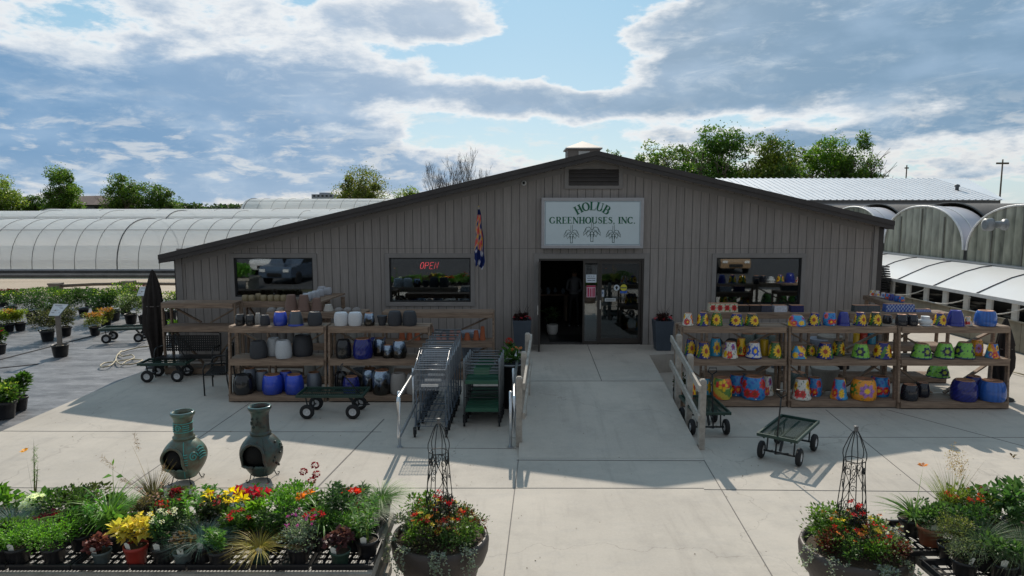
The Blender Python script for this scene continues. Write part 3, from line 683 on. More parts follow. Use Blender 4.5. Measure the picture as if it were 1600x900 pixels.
# sign
sx0, sx1, sz0, sz1 = at(846, 350, WY-.2).x, at(1005.5, 350, WY-.2).x, at(926, 388, WY-.2).z, at(926, 309, WY-.2).z
scx, scz = (sx0+sx1)/2, (sz0+sz1)/2
sign = thing('shop_sign', 'pale blue shop sign with green serif lettering above the entrance', 'sign', (scx, WY-.2, scz))
hw_, hh_ = (sx1-sx0)/2, (sz1-sz0)/2
mb = MB(); fw = .075
mb.box(-hw_, hw_, 0, .18, -hh_, -hh_+.03); mb.box(-hw_, hw_, 0, .18, hh_-.03, hh_); mb.box(-hw_, -hw_+.03, 0, .18, -hh_+.03, hh_-.03); mb.box(hw_-.03, hw_, 0, .18, -hh_+.03, hh_-.03)
for x0, x1, z0, z1 in ((-hw_, hw_, hh_-fw, hh_), (-hw_, hw_, -hh_, -hh_+fw), (-hw_, -hw_+fw, -hh_+fw, hh_-fw), (hw_-fw, hw_, -hh_+fw, hh_-fw)): mb.box(x0, x1, -.03, -.001, z0, z1)
mb.build('frame', mat('sign_frame', (.38, .37, .38), .35, .08, spec=.6), sign, .006)
mb = MB(); mb.box(-hw_+fw, hw_-fw, -.012, .1, -hh_+fw, hh_-fw); mb.build('panel', mat('sign_panel', (.60, .69, .72), .12, .03, 2, spec=.7), sign)
mb = MB(); i = fw+.015
for x0, x1, z0, z1 in ((-hw_+i, hw_-i, hh_-i-.012, hh_-i), (-hw_+i, hw_-i, -hh_+i, -hh_+i+.012), (-hw_+i, -hw_+i+.012, -hh_+i+.012, hh_-i-.012), (hw_-i-.012, hw_-i, -hh_+i+.012, hh_-i-.012)): mb.box(x0, x1, -.0145, -.0121, z0, z1)
mb.build('border_line', mat('sign_line', (.22, .28, .32), .5), sign)
mb = MB(); pen = Pen(mb, -.0125, .0001); mx_ = 2*hw_/159.5      # metres per sign pixel
def spx(u, v): return ((u-925.75)*mx_, -(v-348.5)*2*hh_/79)
txt = 'GREENHOUSES, INC.'; tot = sum(pen.width(c) for c in txt); x0, zb = spx(858, 349.2); x1, zt = spx(993, 338.8); sc = zt-zb; k = (x1-x0)/(tot); x = x0
for ch in txt:
    pen.T = lambda a, b, x=x: (x+a*k, zb+b*sc); pen.glyph(ch); x += pen.width(ch)*k
# HOLUB on an arc
word = 'HOLUB'; ax, az_ = spx(925, 366); R = 44.0*mx_; hgt = .205; wk = hgt*1.03; tot = sum(pen.width(c) for c in word)*wk
a = math.pi/2+tot/2/R*1.0
for ch in word:
    w = pen.width(ch)*wk; am = a-w/2/R
    def T(p, q, am=am, w=w):
        lx = p*wk-w/2; lz = R-.1+q*hgt; c, s_ = math.cos(am-math.pi/2), math.sin(am-math.pi/2)
        return (ax+lx*c-lz*s_, az_+lx*s_+lz*c)
    pen.T = T; pen.glyph(ch); a -= w/R
mb.build('lettering', mat('sign_green', (.004, .115, .055), .4, .05), sign)
mb = MB(); pen = Pen(mb, -.0125, .0001)
for (u, v, s) in ((893, 364, 1.0), (925, 360, 1.12), (958.5, 364, .95)):
    pen.T = lambda a, b, u=u, v=v, s=s: spx(u+a*s, v+b*s); w = .75
    pen.line([(-1.6, 15.5), (-1.6, 6), (-3, 1)], w); pen.line([(1.6, 15.5), (1.6, 6), (3.5, 1)], w); pen.line([(-2, 15.5), (2, 15.5)], w)
    pen.line([(-1, -12), (-1, -3)], w*.8); pen.line([(1.6, -13), (1.6, -3)], w*.8)
    for sg in (-1, 1):
        pen.line([(0, -1), (4*sg, -5), (8*sg, -4), (11.5*sg, 3), (12*sg, 7), (8*sg, 3), (4*sg, 1)], w)
        pen.line([(1*sg, -1), (6*sg, 0), (7.5*sg, 5), (6*sg, 9), (3*sg, 5), (0, 0)], w); pen.line([(2*sg, 2), (2.5*sg, 9), (0.5*sg, 5)], w*.8)
        pen.line([(8*sg, -4), (9*sg, 2)], w*.7)
mb.build('drawing', mat('sign_ink', (.02, .06, .05), .5), sign)

# neon OPEN, papers and stickers, flag
neon = bpy.data.materials.new('neon_red'); neon.use_nodes = True; nb = neon.node_tree.nodes['Principled BSDF']
nb.inputs['Base Color'].default_value = (.6, .05, .05, 1); nb.inputs['Emission Color'].default_value = (1, .07, .09, 1); nb.inputs['Emission Strength'].default_value = 2.3
p = at(671, 415, WY+.12); ns = thing('open_sign', 'red neon open sign glowing inside the middle window', 'sign', tuple(p))
k = mpp(WY+.12, 2.4); mb = MB()
def S(a, b): return ((a+(b*.22))*k, 0, b*k)
def npoly(pts, cl=False): mb.tube([S(*q) for q in pts], 0.0062, 6, True, cl)
for i, ch in enumerate('OPEN'):
    x = -14+i*7.5
    if ch == 'O': npoly([(x+2.6+2.6*math.cos(t*math.pi/8), 5*math.sin(t*math.pi/8)) for t in range(16)], True)
    if ch == 'P': npoly([(x, -5), (x, 5), (x+3.4, 5), (x+4.8, 3.6), (x+4.8, 1.4), (x+3.4, 0), (x, 0)])
    if ch == 'E': npoly([(x+4.6, 5), (x, 5), (x, -5), (x+4.6, -5)]); npoly([(x, 0), (x+3.8, 0)])
    if ch == 'N': npoly([(x, -5), (x, 5), (x+4.4, -5), (x+4.4, 5)])
mb.build('tube', neon, ns)
mb = MB(); mb.box(-17*k, 17*k, .03, .034, 5*k, 5.6*k); mb.build('mount', BLACK, ns)
def paper(name, lab, u0, v0, u1, v1, c, marks, mc, Y=WY-.0):
    a = at(u0, v1, Y); b = at(u1, v0, Y); cx_, cz_ = (a.x+b.x)/2, (a.z+b.z)/2; w, h = (b.x-a.x)/2, (b.z-a.z)/2
    t_ = thing(name, lab, 'notice', (cx_, Y, cz_)); m_ = MB(); m_.box(-w, w, 0, .003, -h, h); m_.build('sheet', mat(name+'_paper', c, .6, .03), t_)
    m_ = MB()
    for (x0, x1, z0, z1) in marks: m_.box(x0*w, x1*w, -.0015, -.0004, z0*h, z1*h)
    m_.build('print', mat(name+'_ink', mc, .6), t_); return t_
hs = paper('hours_notice', 'white opening hours notice on the door side glass', 915.5, 429, 932, 441.5, (.62, .68, .74), [(-.8, .8, .0, .16), (-.7, .1, -.55, -.38), (.2, .75, -.55, -.38)], (.05, .06, .09), WY+.02)
mb = MB(); wd = .02; 
for i, ch in enumerate('OPEN'):
    pen = Pen(mb, -.0006, .0001); pen.T = lambda a, b, i=i: (-.085+i*.043+a*.04, .045+b*.03); pen.glyph(ch if ch != 'P' else 'E') if ch != 'P' else (pen.stem(.2), pen.arc(.42, .75, .2, .22, -90, 90, .14, .06, 10), pen.line([(.2, .97), (.42, .97)], .06), pen.line([(.2, .53), (.42, .53)], .06))
mb.build('heading', mat('hours_notice_ink', (.05, .06, .09), .6), hs)
paper('price_poster', 'pink and red printed poster below the hours notice', 916.5, 446, 930.5, 464.5, (.62, .42, .50),
      [(-1, 1, .72, .98), (-.8, -.45, -.9, .6), (-.25, .0, -.9, .5), (.15, .35, -.9, .55), (.5, .85, -.9, .6)], (.42, .02, .07), WY+.02)
paper('small_notice', 'tiny pale notice strip at the left edge of the closed door glass', 939.5, 453, 944, 463.5, (.40, .45, .52), [(-.5, .5, -.2, .4)], (.1, .15, .25), WY+.031)
def sticker(name, lab, u, v, c, ru=4.6):
    p_ = at(u, v, WY+.031); t_ = thing(name, lab, 'sticker', tuple(p_)); r = ru*mpp(WY, 2); m_ = MB(); m_.lathe([(r, 0), (r, .003)], 24, axis='y'); m_.build('disc', mat(name, c, .4, .03), t_); return t_, r
t_, r = sticker('arrow_sticker', 'round white sticker with a black upward arrow on the closed door', 963.5, 449.5, (.5, .56, .6))
m_ = MB(); m_.prism([(-r*.28, -r*.6), (r*.28, -r*.6), (r*.28, 0), (r*.6, 0), (0, r*.68), (-r*.6, 0), (-r*.28, 0)], -.002, -.0005); m_.build('arrow', BLACK, t_)
t_, r = sticker('yellow_sticker', 'round yellow sticker with a blue foot beside the arrow sticker', 974.5, 449.5, (.55, .50, .05), 5.2)
m_ = MB(); m_.prism([(-r*.9, -.16*r), (r*.9, -.16*r), (r*.9, .1*r), (-r*.9, .1*r)], -.002, -.0005); m_.build('band', mat('navy_ink', (.02, .04, .10), .5), t_)
m_ = MB(); m_.prism([(-r*.9, -1.7*r), (r*.95, -1.7*r), (r*1.1, -1.0*r), (-r*1.1, -1.0*r)], -.002, .001); m_.build('blue_foot', mat('blue_ink', (.03, .10, .42), .5), t_)
paper('bumper_sticker', 'small white strip notice lying low on the closed door glass', 945, 466, 962, 471, (.5, .52, .52), [(-.8, .8, -.3, .2)], (.1, .1, .1), WY+.031)

fl_ = at(748, 325, WY-.55); flag = thing('hanging_flag', 'limp navy and flower print flag hanging beside the middle window', 'flag', tuple(fl_))
k = mpp(WY-.55, 2.8)
mb = MB(); bz = at(746, 372, WY-.02).z-fl_.z; mb.tube([(0, 0, .02), (-.02, .53, bz-.1)], .011, 8); mb.build('pole', mat('flag_pole', (.35, .33, .30), .5), flag)
mb = MB(); mb.sphere((0, 0, .035), .022, n=10, k=6); mb.build('finial', mat('finial', (.45, .33, .15), .4), flag)
def flag_cloth():
    nz, nt_ = 44, 28; vs = []; cs = []; rr_ = random.Random(4)
    for i in range(nz+1):
        t = i/nz; z = -.03-t*86*k*1.0; w = (1.6+7.6*t**.75)*k*(1 if t < .86 else 1-(t-.86)*3.2)
        for j in range(nt_+1):
            s = j/nt_*2-1; ph = j/nt_*math.pi*5
            x = s*w+.01*math.sin(i*.35)+(t*.02)-(.03 if t > .8 else 0)*(t-.8)*5; y = math.sin(ph+t*2)*.035*(.3+t)+.02
            vs.append((x, y, z-(abs(s+.3)*.10*t if t > .7 else 0)))
            a = t*9+s*1.3; n_ = math.sin(a*1.7+s*3)+math.sin(a*3.1-s*5)*.7
            if t < .1: c = (.02, .03, .12)
            elif t < .72:
                c = [(.75, .16, .06), (.72, .10, .25), (.80, .45, .08), (.55, .40, .45), (.03, .06, .22)][int((n_+2)*1.3) % 5]
                if s > .72: c = (.02, .03, .14)
            else: c = (.02, .035, .16) if n_ < .9 else (.6, .6, .7)
            cs.append(c)
    mb = MB(); mb.smooth = True; mb.v = vs; mb.c = cs
    for i in range(nz):
        for j in range(nt_):
            a = i*(nt_+1)+j; mb.f.append((a, a+1, a+nt_+2, a+nt_+1)); mb.m.append(0); mb.sm.append(True)
    mb.build('cloth', attr_mat('flag_print', .8, .2, .1), flag)
flag_cloth()
# ------------------------------------------------------------------ greenhouses on the left
def poly_mat(name, c, tr, rough=.35, streak=.1, see=0.0):
    m = bpy.data.materials.new(name); m.use_nodes = True; nt = m.node_tree; L = nt.links.new; b = nt.nodes['Principled BSDF']
    tc = nt.nodes.new('ShaderNodeTexCoord'); mp = nt.nodes.new('ShaderNodeMapping'); mp.inputs['Scale'].default_value = (.35, 1.4, .8); L(tc.outputs['Object'], mp.inputs[0])
    n = nt.nodes.new('ShaderNodeTexNoise'); n.inputs['Scale'].default_value = 1.2; n.inputs['Detail'].default_value = 8; L(mp.outputs[0], n.inputs[0])
    mx = nt.nodes.new('ShaderNodeMix'); mx.data_type = 'RGBA'; L(n.outputs[0], mx.inputs[0]); mx.inputs[6].default_value = (*[q*(1-streak) for q in c], 1); mx.inputs[7].default_value = (*[min(1, q*(1+streak)) for q in c], 1)
    L(mx.outputs[2], b.inputs['Base Color']); b.inputs['Roughness'].default_value = rough; b.inputs['Specular IOR Level'].default_value = .5
    bp = nt.nodes.new('ShaderNodeBump'); bp.inputs['Strength'].default_value = .25; bp.inputs['Distance'].default_value = .04; L(n.outputs[0], bp.inputs['Height']); L(bp.outputs[0], b.inputs['Normal'])
    t = nt.nodes.new('ShaderNodeBsdfTranslucent'); L(mx.outputs[2], t.inputs[0]); ms = nt.nodes.new('ShaderNodeMixShader'); ms.inputs[0].default_value = tr
    L(b.outputs[0], ms.inputs[1]); L(t.outputs[0], ms.inputs[2]); tp = nt.nodes.new('ShaderNodeBsdfTransparent'); m2 = nt.nodes.new('ShaderNodeMixShader'); m2.inputs[0].default_value = see; L(ms.outputs[0], m2.inputs[1]); L(tp.outputs[0], m2.inputs[2]); L(m2.outputs[0], nt.nodes['Material Output'].inputs[0]); return m
POLY = poly_mat('white_film', (.90, .91, .93), .5, .22, .10, .22)
RIB = mat('hoop_steel', (.06, .06, .065), .6)
WOODG = mat('grey_wood', (.19, .165, .14), .85, .25, 5, .4, 25)
def tunnel(label, x0, x1, yc, hw, z0, ztop, rib=1.22, strong=(), purl=(.80,), skirt=.35):
    root = thing('greenhouse_tunnel', label, 'greenhouse', ((x0+x1)/2, yc, 0), 0, 'plastic tunnels behind the shop'); X0, X1 = x0-(x0+x1)/2, x1-(x0+x1)/2
    n = 22; e = 1.25
    prof = []
    for i in range(n+1):
        a = math.pi*i/n; c, s_ = math.cos(a), math.sin(a)
        prof.append((-hw*abs(c)**.88*(1 if c > 0 else -1), z0+(ztop-z0)*abs(s_)**.88))
    m = MB(); m.smooth = True; vs = [(x, y, z) for x in (X0, X1) for y, z in prof]
    m.add(vs, [(i, i+1, n+2+i, n+1+i) for i in range(n)]); m.smooth = False
    m.add([(X0, y, z) for y, z in prof], [tuple(range(n+1))]); m.add([(X1, y, z) for y, z in prof], [tuple(range(n+1))[::-1]])
    m.build('film', POLY, root)
    m = MB(); k = 0; x = X0+.3
    while x < X1:
        r = .032 if k % 10 == 0 else .013
        m.tube([(x+(prof_i)*.0, y*1.006, z0+(z-z0)*1.012) for prof_i, (y, z) in enumerate(prof)], r, 5, False); x += rib; k += 1
    m.build('hoop', RIB, root)
    m = MB()
    for p in purl:
        i = int(p*n/2); y, z = prof[i]; m.box(X0, X1, y-.03, y+.0, z, z+.03)
    m.box(X0, X1, -hw-.02, -hw+.05, z0-.12, z0+.03); m.build('purlin', mat('film_rail', (.42, .44, .46), .5), root)
    m = MB(); m.box(X0, X1, -hw-.04, -hw-.021, 0, z0-.06); m.build('base_board', mat('dark_board', (.09, .085, .08), .9, .3, 2), root)
    return root
tunnel('nearest long white plastic tunnel greenhouse with dark hoops, behind the gravel road', -62, -7.5, 44.6, 3.9, .30, at(300, 342, 44.6).z, 1.27, purl=(.62,))
tunnel('second white plastic tunnel, showing just above the nearest one', -75, -11, 53.5, 3.9, .5, at(200, 329.5, 53.5).z, 4.9, purl=(.7,))
tunnel('white plastic tunnel third back, lit bright beside the shop roof edge', -42, -3, 62.5, 3.9, .5, at(200, 326.5, 62.5).z, 5.1)
tunnel('tall white plastic tunnel farthest back, highest behind the shop roof', at(383, 320, 76).x, 2, 78, 4.2, 1.6, at(500, 310.5, 78).z, 1.5)
m = MB(); m.box(-62, -7.5, 39.2, 40.4, -.02, .10); o = m.build('soil_bank', mat('dark_soil', (.15, .13, .115), .95, .4, 1.2, .8, 6)); struct(o)

# ------------------------------------------------------------------ gutter connected bays on the right
GX = 15.55; GZ = 2.43
shade = mat('shade_cloth', (.085, .08, .078), .8, .25, 2, .4, 60); band = poly_mat('band_film', (.62, .62, .68), .25, .45)
clear = bpy.data.materials.new('end_film'); clear.use_nodes = True
def make_end():
    nt = clear.node_tree; L = nt.links.new; b = nt.nodes['Principled BSDF']; tc = nt.nodes.new('ShaderNodeTexCoord')
    mp = nt.nodes.new('ShaderNodeMapping'); mp.inputs['Scale'].default_value = (1, 1.2, .5); L(tc.outputs['Object'], mp.inputs[0])
    n = nt.nodes.new('ShaderNodeTexNoise'); n.inputs['Scale'].default_value = 2.2; n.inputs['Detail'].default_value = 8; L(mp.outputs[0], n.inputs[0])
    w = nt.nodes.new('ShaderNodeTexWave'); w.wave_type = 'BANDS'; w.bands_direction = 'Y'; w.inputs['Scale'].default_value = .75; w.inputs['Distortion'].default_value = .8; w.wave_profile = 'SAW'; L(tc.outputs['Object'], w.inputs[0])
    mu = nt.nodes.new('ShaderNodeMath'); mu.operation = 'MULTIPLY_ADD'; L(w.outputs[1], mu.inputs[0]); mu.inputs[1].default_value = .26; L(n.outputs[0], mu.inputs[2])
    mx = nt.nodes.new('ShaderNodeValToRGB'); L(mu.outputs[0], mx.inputs[0]); e = mx.color_ramp.elements; e[0].position = .36; e[0].color = (.17, .17, .14, 1); e[1].position = .80; e[1].color = (.55, .54, .43, 1)
    L(mx.outputs[0], b.inputs['Base Color']); b.inputs['Roughness'].default_value = .12; b.inputs['Coat Weight'].default_value = .5
    t = nt.nodes.new('ShaderNodeBsdfTranslucent'); L(mx.outputs[0], t.inputs[0]); ms = nt.nodes.new('ShaderNodeMixShader'); ms.inputs[0].default_value = .3
    L(b.outputs[0], ms.inputs[1]); L(t.outputs[0], ms.inputs[2]); L(ms.outputs[0], nt.nodes['Material Output'].inputs[0])
make_end()
WHT = mat('white_rim', (.66, .66, .66), .45, .12, 6)
GALV = mat('galvanised', (.42, .43, .44), .35, .15, 20, metal=.75)
bays = thing('gutter_greenhouse', 'row of arched greenhouse bays under dark shade cloth, right of the shop', 'greenhouse', (GX, 20.8, 0))
def arch(yc, hw, rise, n=24, e=.92):
    return [(yc-hw*math.copysign(abs(math.cos(math.pi*i/n))**e, math.cos(math.pi*i/n)), GZ+rise*abs(math.sin(math.pi*i/n))**.95) for i in range(n+1)]
for bi in range(6):
    yc = 20.85+5.22*(bi-1); rise = 1.52; pr = arch(yc-20.8, 2.52, rise); n = 24
    m = MB(); m.smooth = True; x1 = 1.05
    m.add([(x, y, z) for x in (0.04, x1) for y, z in pr], [(i, n+1+i, n+2+i, i+1) for i in range(n)]); fb = m.build('front_film', band, bays)
    m = MB(); m.smooth = True; pr2 = arch(yc-20.8, 2.57, rise+.12)
    m.add([(x, y, z) for x in (x1-.02, 32) for y, z in pr2], [(i, n+1+i, n+2+i, i+1) for i in range(n)]); m.build('shade_cloth', shade, bays)
    m = MB(); m.add([(.03, y, z) for y, z in pr]+[(.03, pr[-1][0], 2.05), (.03, pr[0][0], 2.05)], [tuple(range(n+3))]); end = m.build('end_wall', clear, bays)
    m = MB(); m.tube([(0, y, z+.02) for y, z in pr], .034, 6, False); m.tube([(.42, y, z+.015) for y, z in pr], .02, 5, False); m.build('rim', WHT, bays)
    m = MB(); m.tube([(x1, y, z+.03) for y, z in pr2], .03, 5, False); m.build('shade_edge', BLACK, fb)
    m = MB()
    for k in (-.55, 0, .55):
        y = yc-20.8+k*2.5; z = GZ+rise*abs(math.cos(k*math.pi/2.3))**.7; m = MB(); m.box(-.0, .025, y-.03, y+.03, 2.11, min(z, GZ+rise)-.08); m.build('stud', mat('stud', (.16, .155, .13), .6), end)
m = MB(); m.box(-.02, .06, -9.5, 20, 1.98, 2.10); m.box(-.12, .02, -9.5, 20, GZ-.42, GZ-.36); m.box(.1, 25, 20.5, 20.6, 0, 4.2)
m.build('wall_plate', GALV, bays)
for yc in (23.4-20.8,):
    pass
# low lean-to with white film roof, posts, hoses and concrete board wall
lt = thing('lean_to', 'low lean-to with bright white film roof and concrete board wall beside the greenhouse bays', 'lean-to', (13.6, 22, 0))
YA, YB = 9.0, 30.0
m = MB(); ys = [YA+i*.75 for i in range(int((YB-YA)/.75)+1)]; m.smooth = True
m.add([(x, y-22, z) for y in ys for x, z in ((0, 1.38), (.5, 1.62), (1.0, 1.84), (1.5, 1.98), (1.93, 2.03))], [(i*5+j, i*5+j+1, i*5+j+6, i*5+j+5) for i in range(len(ys)-1) for j in range(4)]); m.build('roof_film', poly_mat('bright_film', (.90, .91, .91), .2, .22, .03), lt)
m = MB()
for y in [YA+i*2.05+.6 for i in range(10)]: m.tube([(-.01, y-22, 1.395), (.5, y-22, 1.635), (1.0, y-22, 1.855), (1.5, y-22, 1.995), (1.93, y-22, 2.045)], .018, 5, False)
m.build('rafter', RIB, lt)
pm = mat('pale_post', (.55, .54, .51), .8, .15, 5); 
m = MB(); m.box(-.06, -.02, YA-22, YB-22, 1.30, 1.40); m.build('eave_board', WHT, lt)
y = YA+.3
while y < YB:
    m = MB(); m.box(.0, .06, y-22-.11, y-22+.11, .84, 1.29); m.build('post', pm, lt); y += 1.0
m = MB()
for i in range(21):
    y = YA+i*1.0-22; m.box(.0, .05, y+.01, y+.99, .02, .80)
m.box(-.05, .08, YA-22, YB-22, .81, .838); m.build('wall_boards', mat('concrete_board', (.27, .245, .19), .9, .3, 1.4, .3, 25), lt)
m = MB()
for i in range(9):
    y = YA+i*2.2-22; m.tube([(-.07, y+t*2.2, 1.25-.36*math.sin(t*math.pi)*.4-.38*t+.38*0) for t in [j/8 for j in range(9)]], .018, 5)
m.build('hanging_hose', pm, lt)
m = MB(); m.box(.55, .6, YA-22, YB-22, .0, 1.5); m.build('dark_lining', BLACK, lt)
m = MB()
for i in range(36):
    y = random.Random(i).uniform(YA, YB)-22; m = MB(); m.box(.2, .5, y, y+.35, .84+.1*(i % 3), .87+.1*(i % 3)); m.build('shelf_rack', mat('rack', (.13, .12, .10), .8), lt)
# fan duct through the nearest bay wall
dct = at(1548, 351, 21.8); fd = thing('vent_duct', 'grey round exhaust duct sticking out of the nearest arched bay', 'duct', tuple(at(1570, 351, 21.0)))
m = MB(); m.lathe([(.13, -.62), (.19, -.60), (.2, -.42), (.15, -.38), (.11, -.36), (.11, -.06), (.17, -.05), (.18, .02)], 18, (0, 0, 0), axis='x'); m.build('duct', mat('duct_metal', (.24, .25, .26), .5, .2, 8, metal=.3), fd)
# metal roofed barn
by = 46; bx1 = at(1572, 309, by).x; bx0 = 6; ze = at(1300, 312.5, by).z; zr = at(1400, 279, by+7.5).z; rx1 = at(1511, 279, by+7.5).x
barn = thing('metal_barn', 'long low barn with ribbed white metal roof beyond the shop', 'building', (20, by, 0))
def corr():
    m = bpy.data.materials.new('ribbed_roof'); m.use_nodes = True; nt = m.node_tree; L = nt.links.new; b = nt.nodes['Principled BSDF']
    n = nt.nodes.new('ShaderNodeTexNoise'); n.inputs['Scale'].default_value = .6; n.inputs['Detail'].default_value = 6; tc = nt.nodes.new('ShaderNodeTexCoord'); L(tc.outputs['Object'], n.inputs[0])
    mx = nt.nodes.new('ShaderNodeMix'); mx.data_type = 'RGBA'; L(n.outputs[0], mx.inputs[0]); mx.inputs[6].default_value = (.70, .71, .73, 1); mx.inputs[7].default_value = (.84, .85, .87, 1); L(mx.outputs[2], b.inputs['Base Color'])
    b.inputs['Roughness'].default_value = .45; b.inputs['Metallic'].default_value = .2; return m
RRM = corr()
m = MB(); m.add([(bx0-20, 0, ze), (bx1-20, 0, ze), (rx1-20, 7.5, zr), (bx0-20, 7.5, zr), (bx1-20, 15, ze), (bx0-20, 15, ze)], [(0, 1, 2, 3), (3, 2, 4, 5), (1, 4, 2)])
nrib = 64
for i in range(nrib):
    x = bx0-20+(bx1-bx0)*i/nrib+.1; x2 = x-(bx1-rx1)*0.0
    tt = 1.0 if x < rx1-20 else (bx1-20-x)/(bx1-rx1)
    m.beam((x, 0, ze+.02), (x, 7.5*tt, ze+(zr-ze)*tt+.02), .13, .07)
m.build('roof', RRM, barn)
m = MB(); m.box(bx0-20, bx1-20.2, .3, 14.7, 0, ze-.02); m.build('wall', mat('barn_wall', (.25, .25, .25), .6), barn)
vp = at(1495, 300, by+3); m = MB(); m.lathe([(.12, -.5), (.12, .35), (.17, .36), (.17, .50), (.02, .55)], 12, (vp.x-20, vp.y-by, vp.z)); m.build('vent_pipe', mat('pipe_dark', (.08, .09, .10), .5), barn)
# power poles
def pole(label, px, top, Y, r=.14, arm=2.0):
    p = at(px, top, Y); t = thing('power_pole', label, 'power pole', (p.x, Y, 0), 0, 'power poles on the right'); m = MB(); m.tube([(0, 0, 0), (0, 0, p.z)], [r, r*.7], 8); m.build('pole', BARK, t)
    if arm: m = MB(); m.box(-arm/2, arm/2, -.08, .08, p.z-.55, p.z-.35); m.build('crossarm', BARK, t)
pole('tallest wooden power pole with crossarm at the far right', 1567, 249, 80, .11, 1.4)
pole('middle power pole with short arm above the metal roof', 1417, 258, 110, .13, .6)
pole('distant short power pole with wide crossarm above the metal roof', 1381, 271, 120, .1, 1.8)

# ------------------------------------------------------------------ trees and far things
TG = 'trees behind the greenhouses'
tree('leafy_tree', 'rounded green tree cut by the left edge of the photo', -4, 276, 78, 108, 5200, (0.145, 0.217, 0.051), .36, 11, TG, 'spread')
tree('leafy_tree', 'small dark tree between the edge tree and the grey house', 55, 303, 30, 112, 1800, (0.065, 0.123, 0.029), .3, 12, TG)
tree('leafy_tree', 'tall oval green tree standing in front of the brown roofed house', 105, 256, 58, 106, 8500, (0.090, 0.167, 0.032), .33, 13, TG, 'oval', low=.12)
tree('leafy_tree', 'broad spreading tree right of the house', 196, 272, 68, 106, 5200, (0.084, 0.152, 0.029), .33, 14, TG, 'spread', 2, .32)
tree('leafy_tree', 'lower round tree touching the spreading tree right of the house', 248, 290, 52, 108, 4200, (0.072, 0.131, 0.032), .32, 15, TG, 'round', 1, .2)
tree('leafy_tree', 'wide rounded olive green tree above the tall white tunnel', 566, 267, 96, 112, 9500, (0.123, 0.152, 0.036), .33, 16, TG, 'spread', 3, .2)
tree('leafy_tree', 'bright green low tree between the olive tree and bare trees', 640, 292, 58, 116, 3800, (0.145, 0.217, 0.041), .33, 17, TG, 'spread', 2, .2)
bare_tree('shorter leafless tree left of the taller bare one', 690, 249, 50, 86, 21, TG)
bare_tree('taller leafless tree behind the left roof slope', 733, 229, 70, 84, 25, TG)
tree('leafy_tree', 'small green treetop just right of the roof peak', 957, 231, 34, 92, 1500, (0.080, 0.145, 0.032), .32, 31, TG)
tree('leafy_tree', 'airy mid green tree with light gaps behind the right roof slope', 1022, 216, 66, 84, 3600, (0.080, 0.152, 0.032), .32, 32, TG, 'round', 2, .3, col2=(0.174, 0.232, 0.087))
tree('leafy_tree', 'largest dark green tree behind the right roof slope', 1118, 200, 112, 80, 11500, (0.058, 0.123, 0.026), .34, 33, TG, 'spread', 2, .2, col2=(0.087, 0.174, 0.029))
tree('leafy_tree', 'wide olive green tree next to the largest dark tree', 1195, 207, 118, 76, 11500, (0.123, 0.167, 0.032), .34, 34, TG, 'spread', 3, .2, col2=(0.072, 0.131, 0.029))
tree('leafy_tree', 'compact bright green tree above the ribbed metal roof', 1285, 219, 74, 78, 5600, (0.090, 0.181, 0.029), .32, 35, TG, 'round', 4, .35)
tree('leafy_tree', 'slim uneven tree with sparse leaning top, rightmost of the trees', 1338, 199, 58, 76, 3300, (0.080, 0.152, 0.032), .3, 36, TG, 'oval', 3, .25)
tree('leafy_tree', 'fresh green tree filling the gap between airy and largest dark trees', 1068, 222, 60, 86, 4200, (.085, .15, .03), .32, 41, TG, 'round', 2, .15)
tree('leafy_tree', 'olive tree filling the gap between olive and compact trees', 1240, 230, 54, 84, 3600, (.10, .15, .035), .32, 42, TG, 'round', 2, .15)
tree('leafy_tree', 'low bushy tree beside the slim uneven tree', 1312, 236, 44, 84, 3000, (.08, .15, .03), .32, 43, TG, 'round', 2, .15)
def treeline(name, label, spans, Y, seed):
    L = Leaves(); r = np.random.default_rng(seed)
    for (u0, u1, v, n, c) in spans:
        x0, x1 = at(u0, 320, Y).x, at(u1, 320, Y).x; h = at(800, v, Y).z
        k = max(3, int((x1-x0)/7)); cx_ = r.uniform(x0, x1, k); ch = h*r.uniform(.62, 1.05, k); i = r.integers(0, k, n)
        P = np.stack([cx_[i]+r.normal(0, 3.0, n), Y+r.normal(0, 3, n), ch[i]*r.uniform(0, 1, n)**.6], 1)
        L.leaf(P, sph(n), 1.5, 1.3, cols(c, n, .3, .1), .2)
    o = L.build(name, LEAF); tag(o, label, 'trees', None, 'stuff')
treeline('distant_woods', 'far low dark line of trees along the left horizon', [(-300, 130, 318, 5000, (.045, .07, .03)), (255, 345, 318, 1800, (.045, .08, .03)), (345, 530, 315, 4200, (.04, .07, .035)), (530, 900, 321, 4500, (.05, .09, .03)), (900, 2300, 318, 9000, (.05, .075, .03))], 330, 5)
# house
hy = 116; hx0, hx1 = at(60, 320, hy).x, at(186, 320, hy).x; zt = at(150, 305.5, hy+4).z; zw = at(100, 318, hy).z
house = thing('brown_roof_house', 'grey house with brown hipped roof behind the tall oval tree', 'house', ((hx0+hx1)/2, hy, 0)); w = (hx1-hx0)/2
m = MB(); m.box(-w+.5, w-.5, .5, 8, 0, zw); hwall = m.build('wall', mat('house_wall', (.16, .17, .19), .7), house)
m = MB(); m.add([(-w, 0, zw-.1), (w*.35, 0, zw-.1), (w*.35, 9, zw-.1), (-w, 9, zw-.1), (-w*.45, 4.5, zt-.1), (w*.2, 4.5, zt)], [(0, 1, 5, 4), (1, 2, 5), (2, 3, 4, 5), (3, 0, 4), (0, 3, 2, 1)])
m.add([(w*.1, -.4, zw-.2), (w, -.4, zw-.2), (w, 8.5, zw-.2), (w*.1, 8.5, zw-.2), (w*.3, 4, zt-.35), (w*.6, 4, zt-.35)], [(0, 1, 5, 4), (1, 2, 5), (2, 3, 4, 5), (3, 0, 4), (0, 3, 2, 1)])
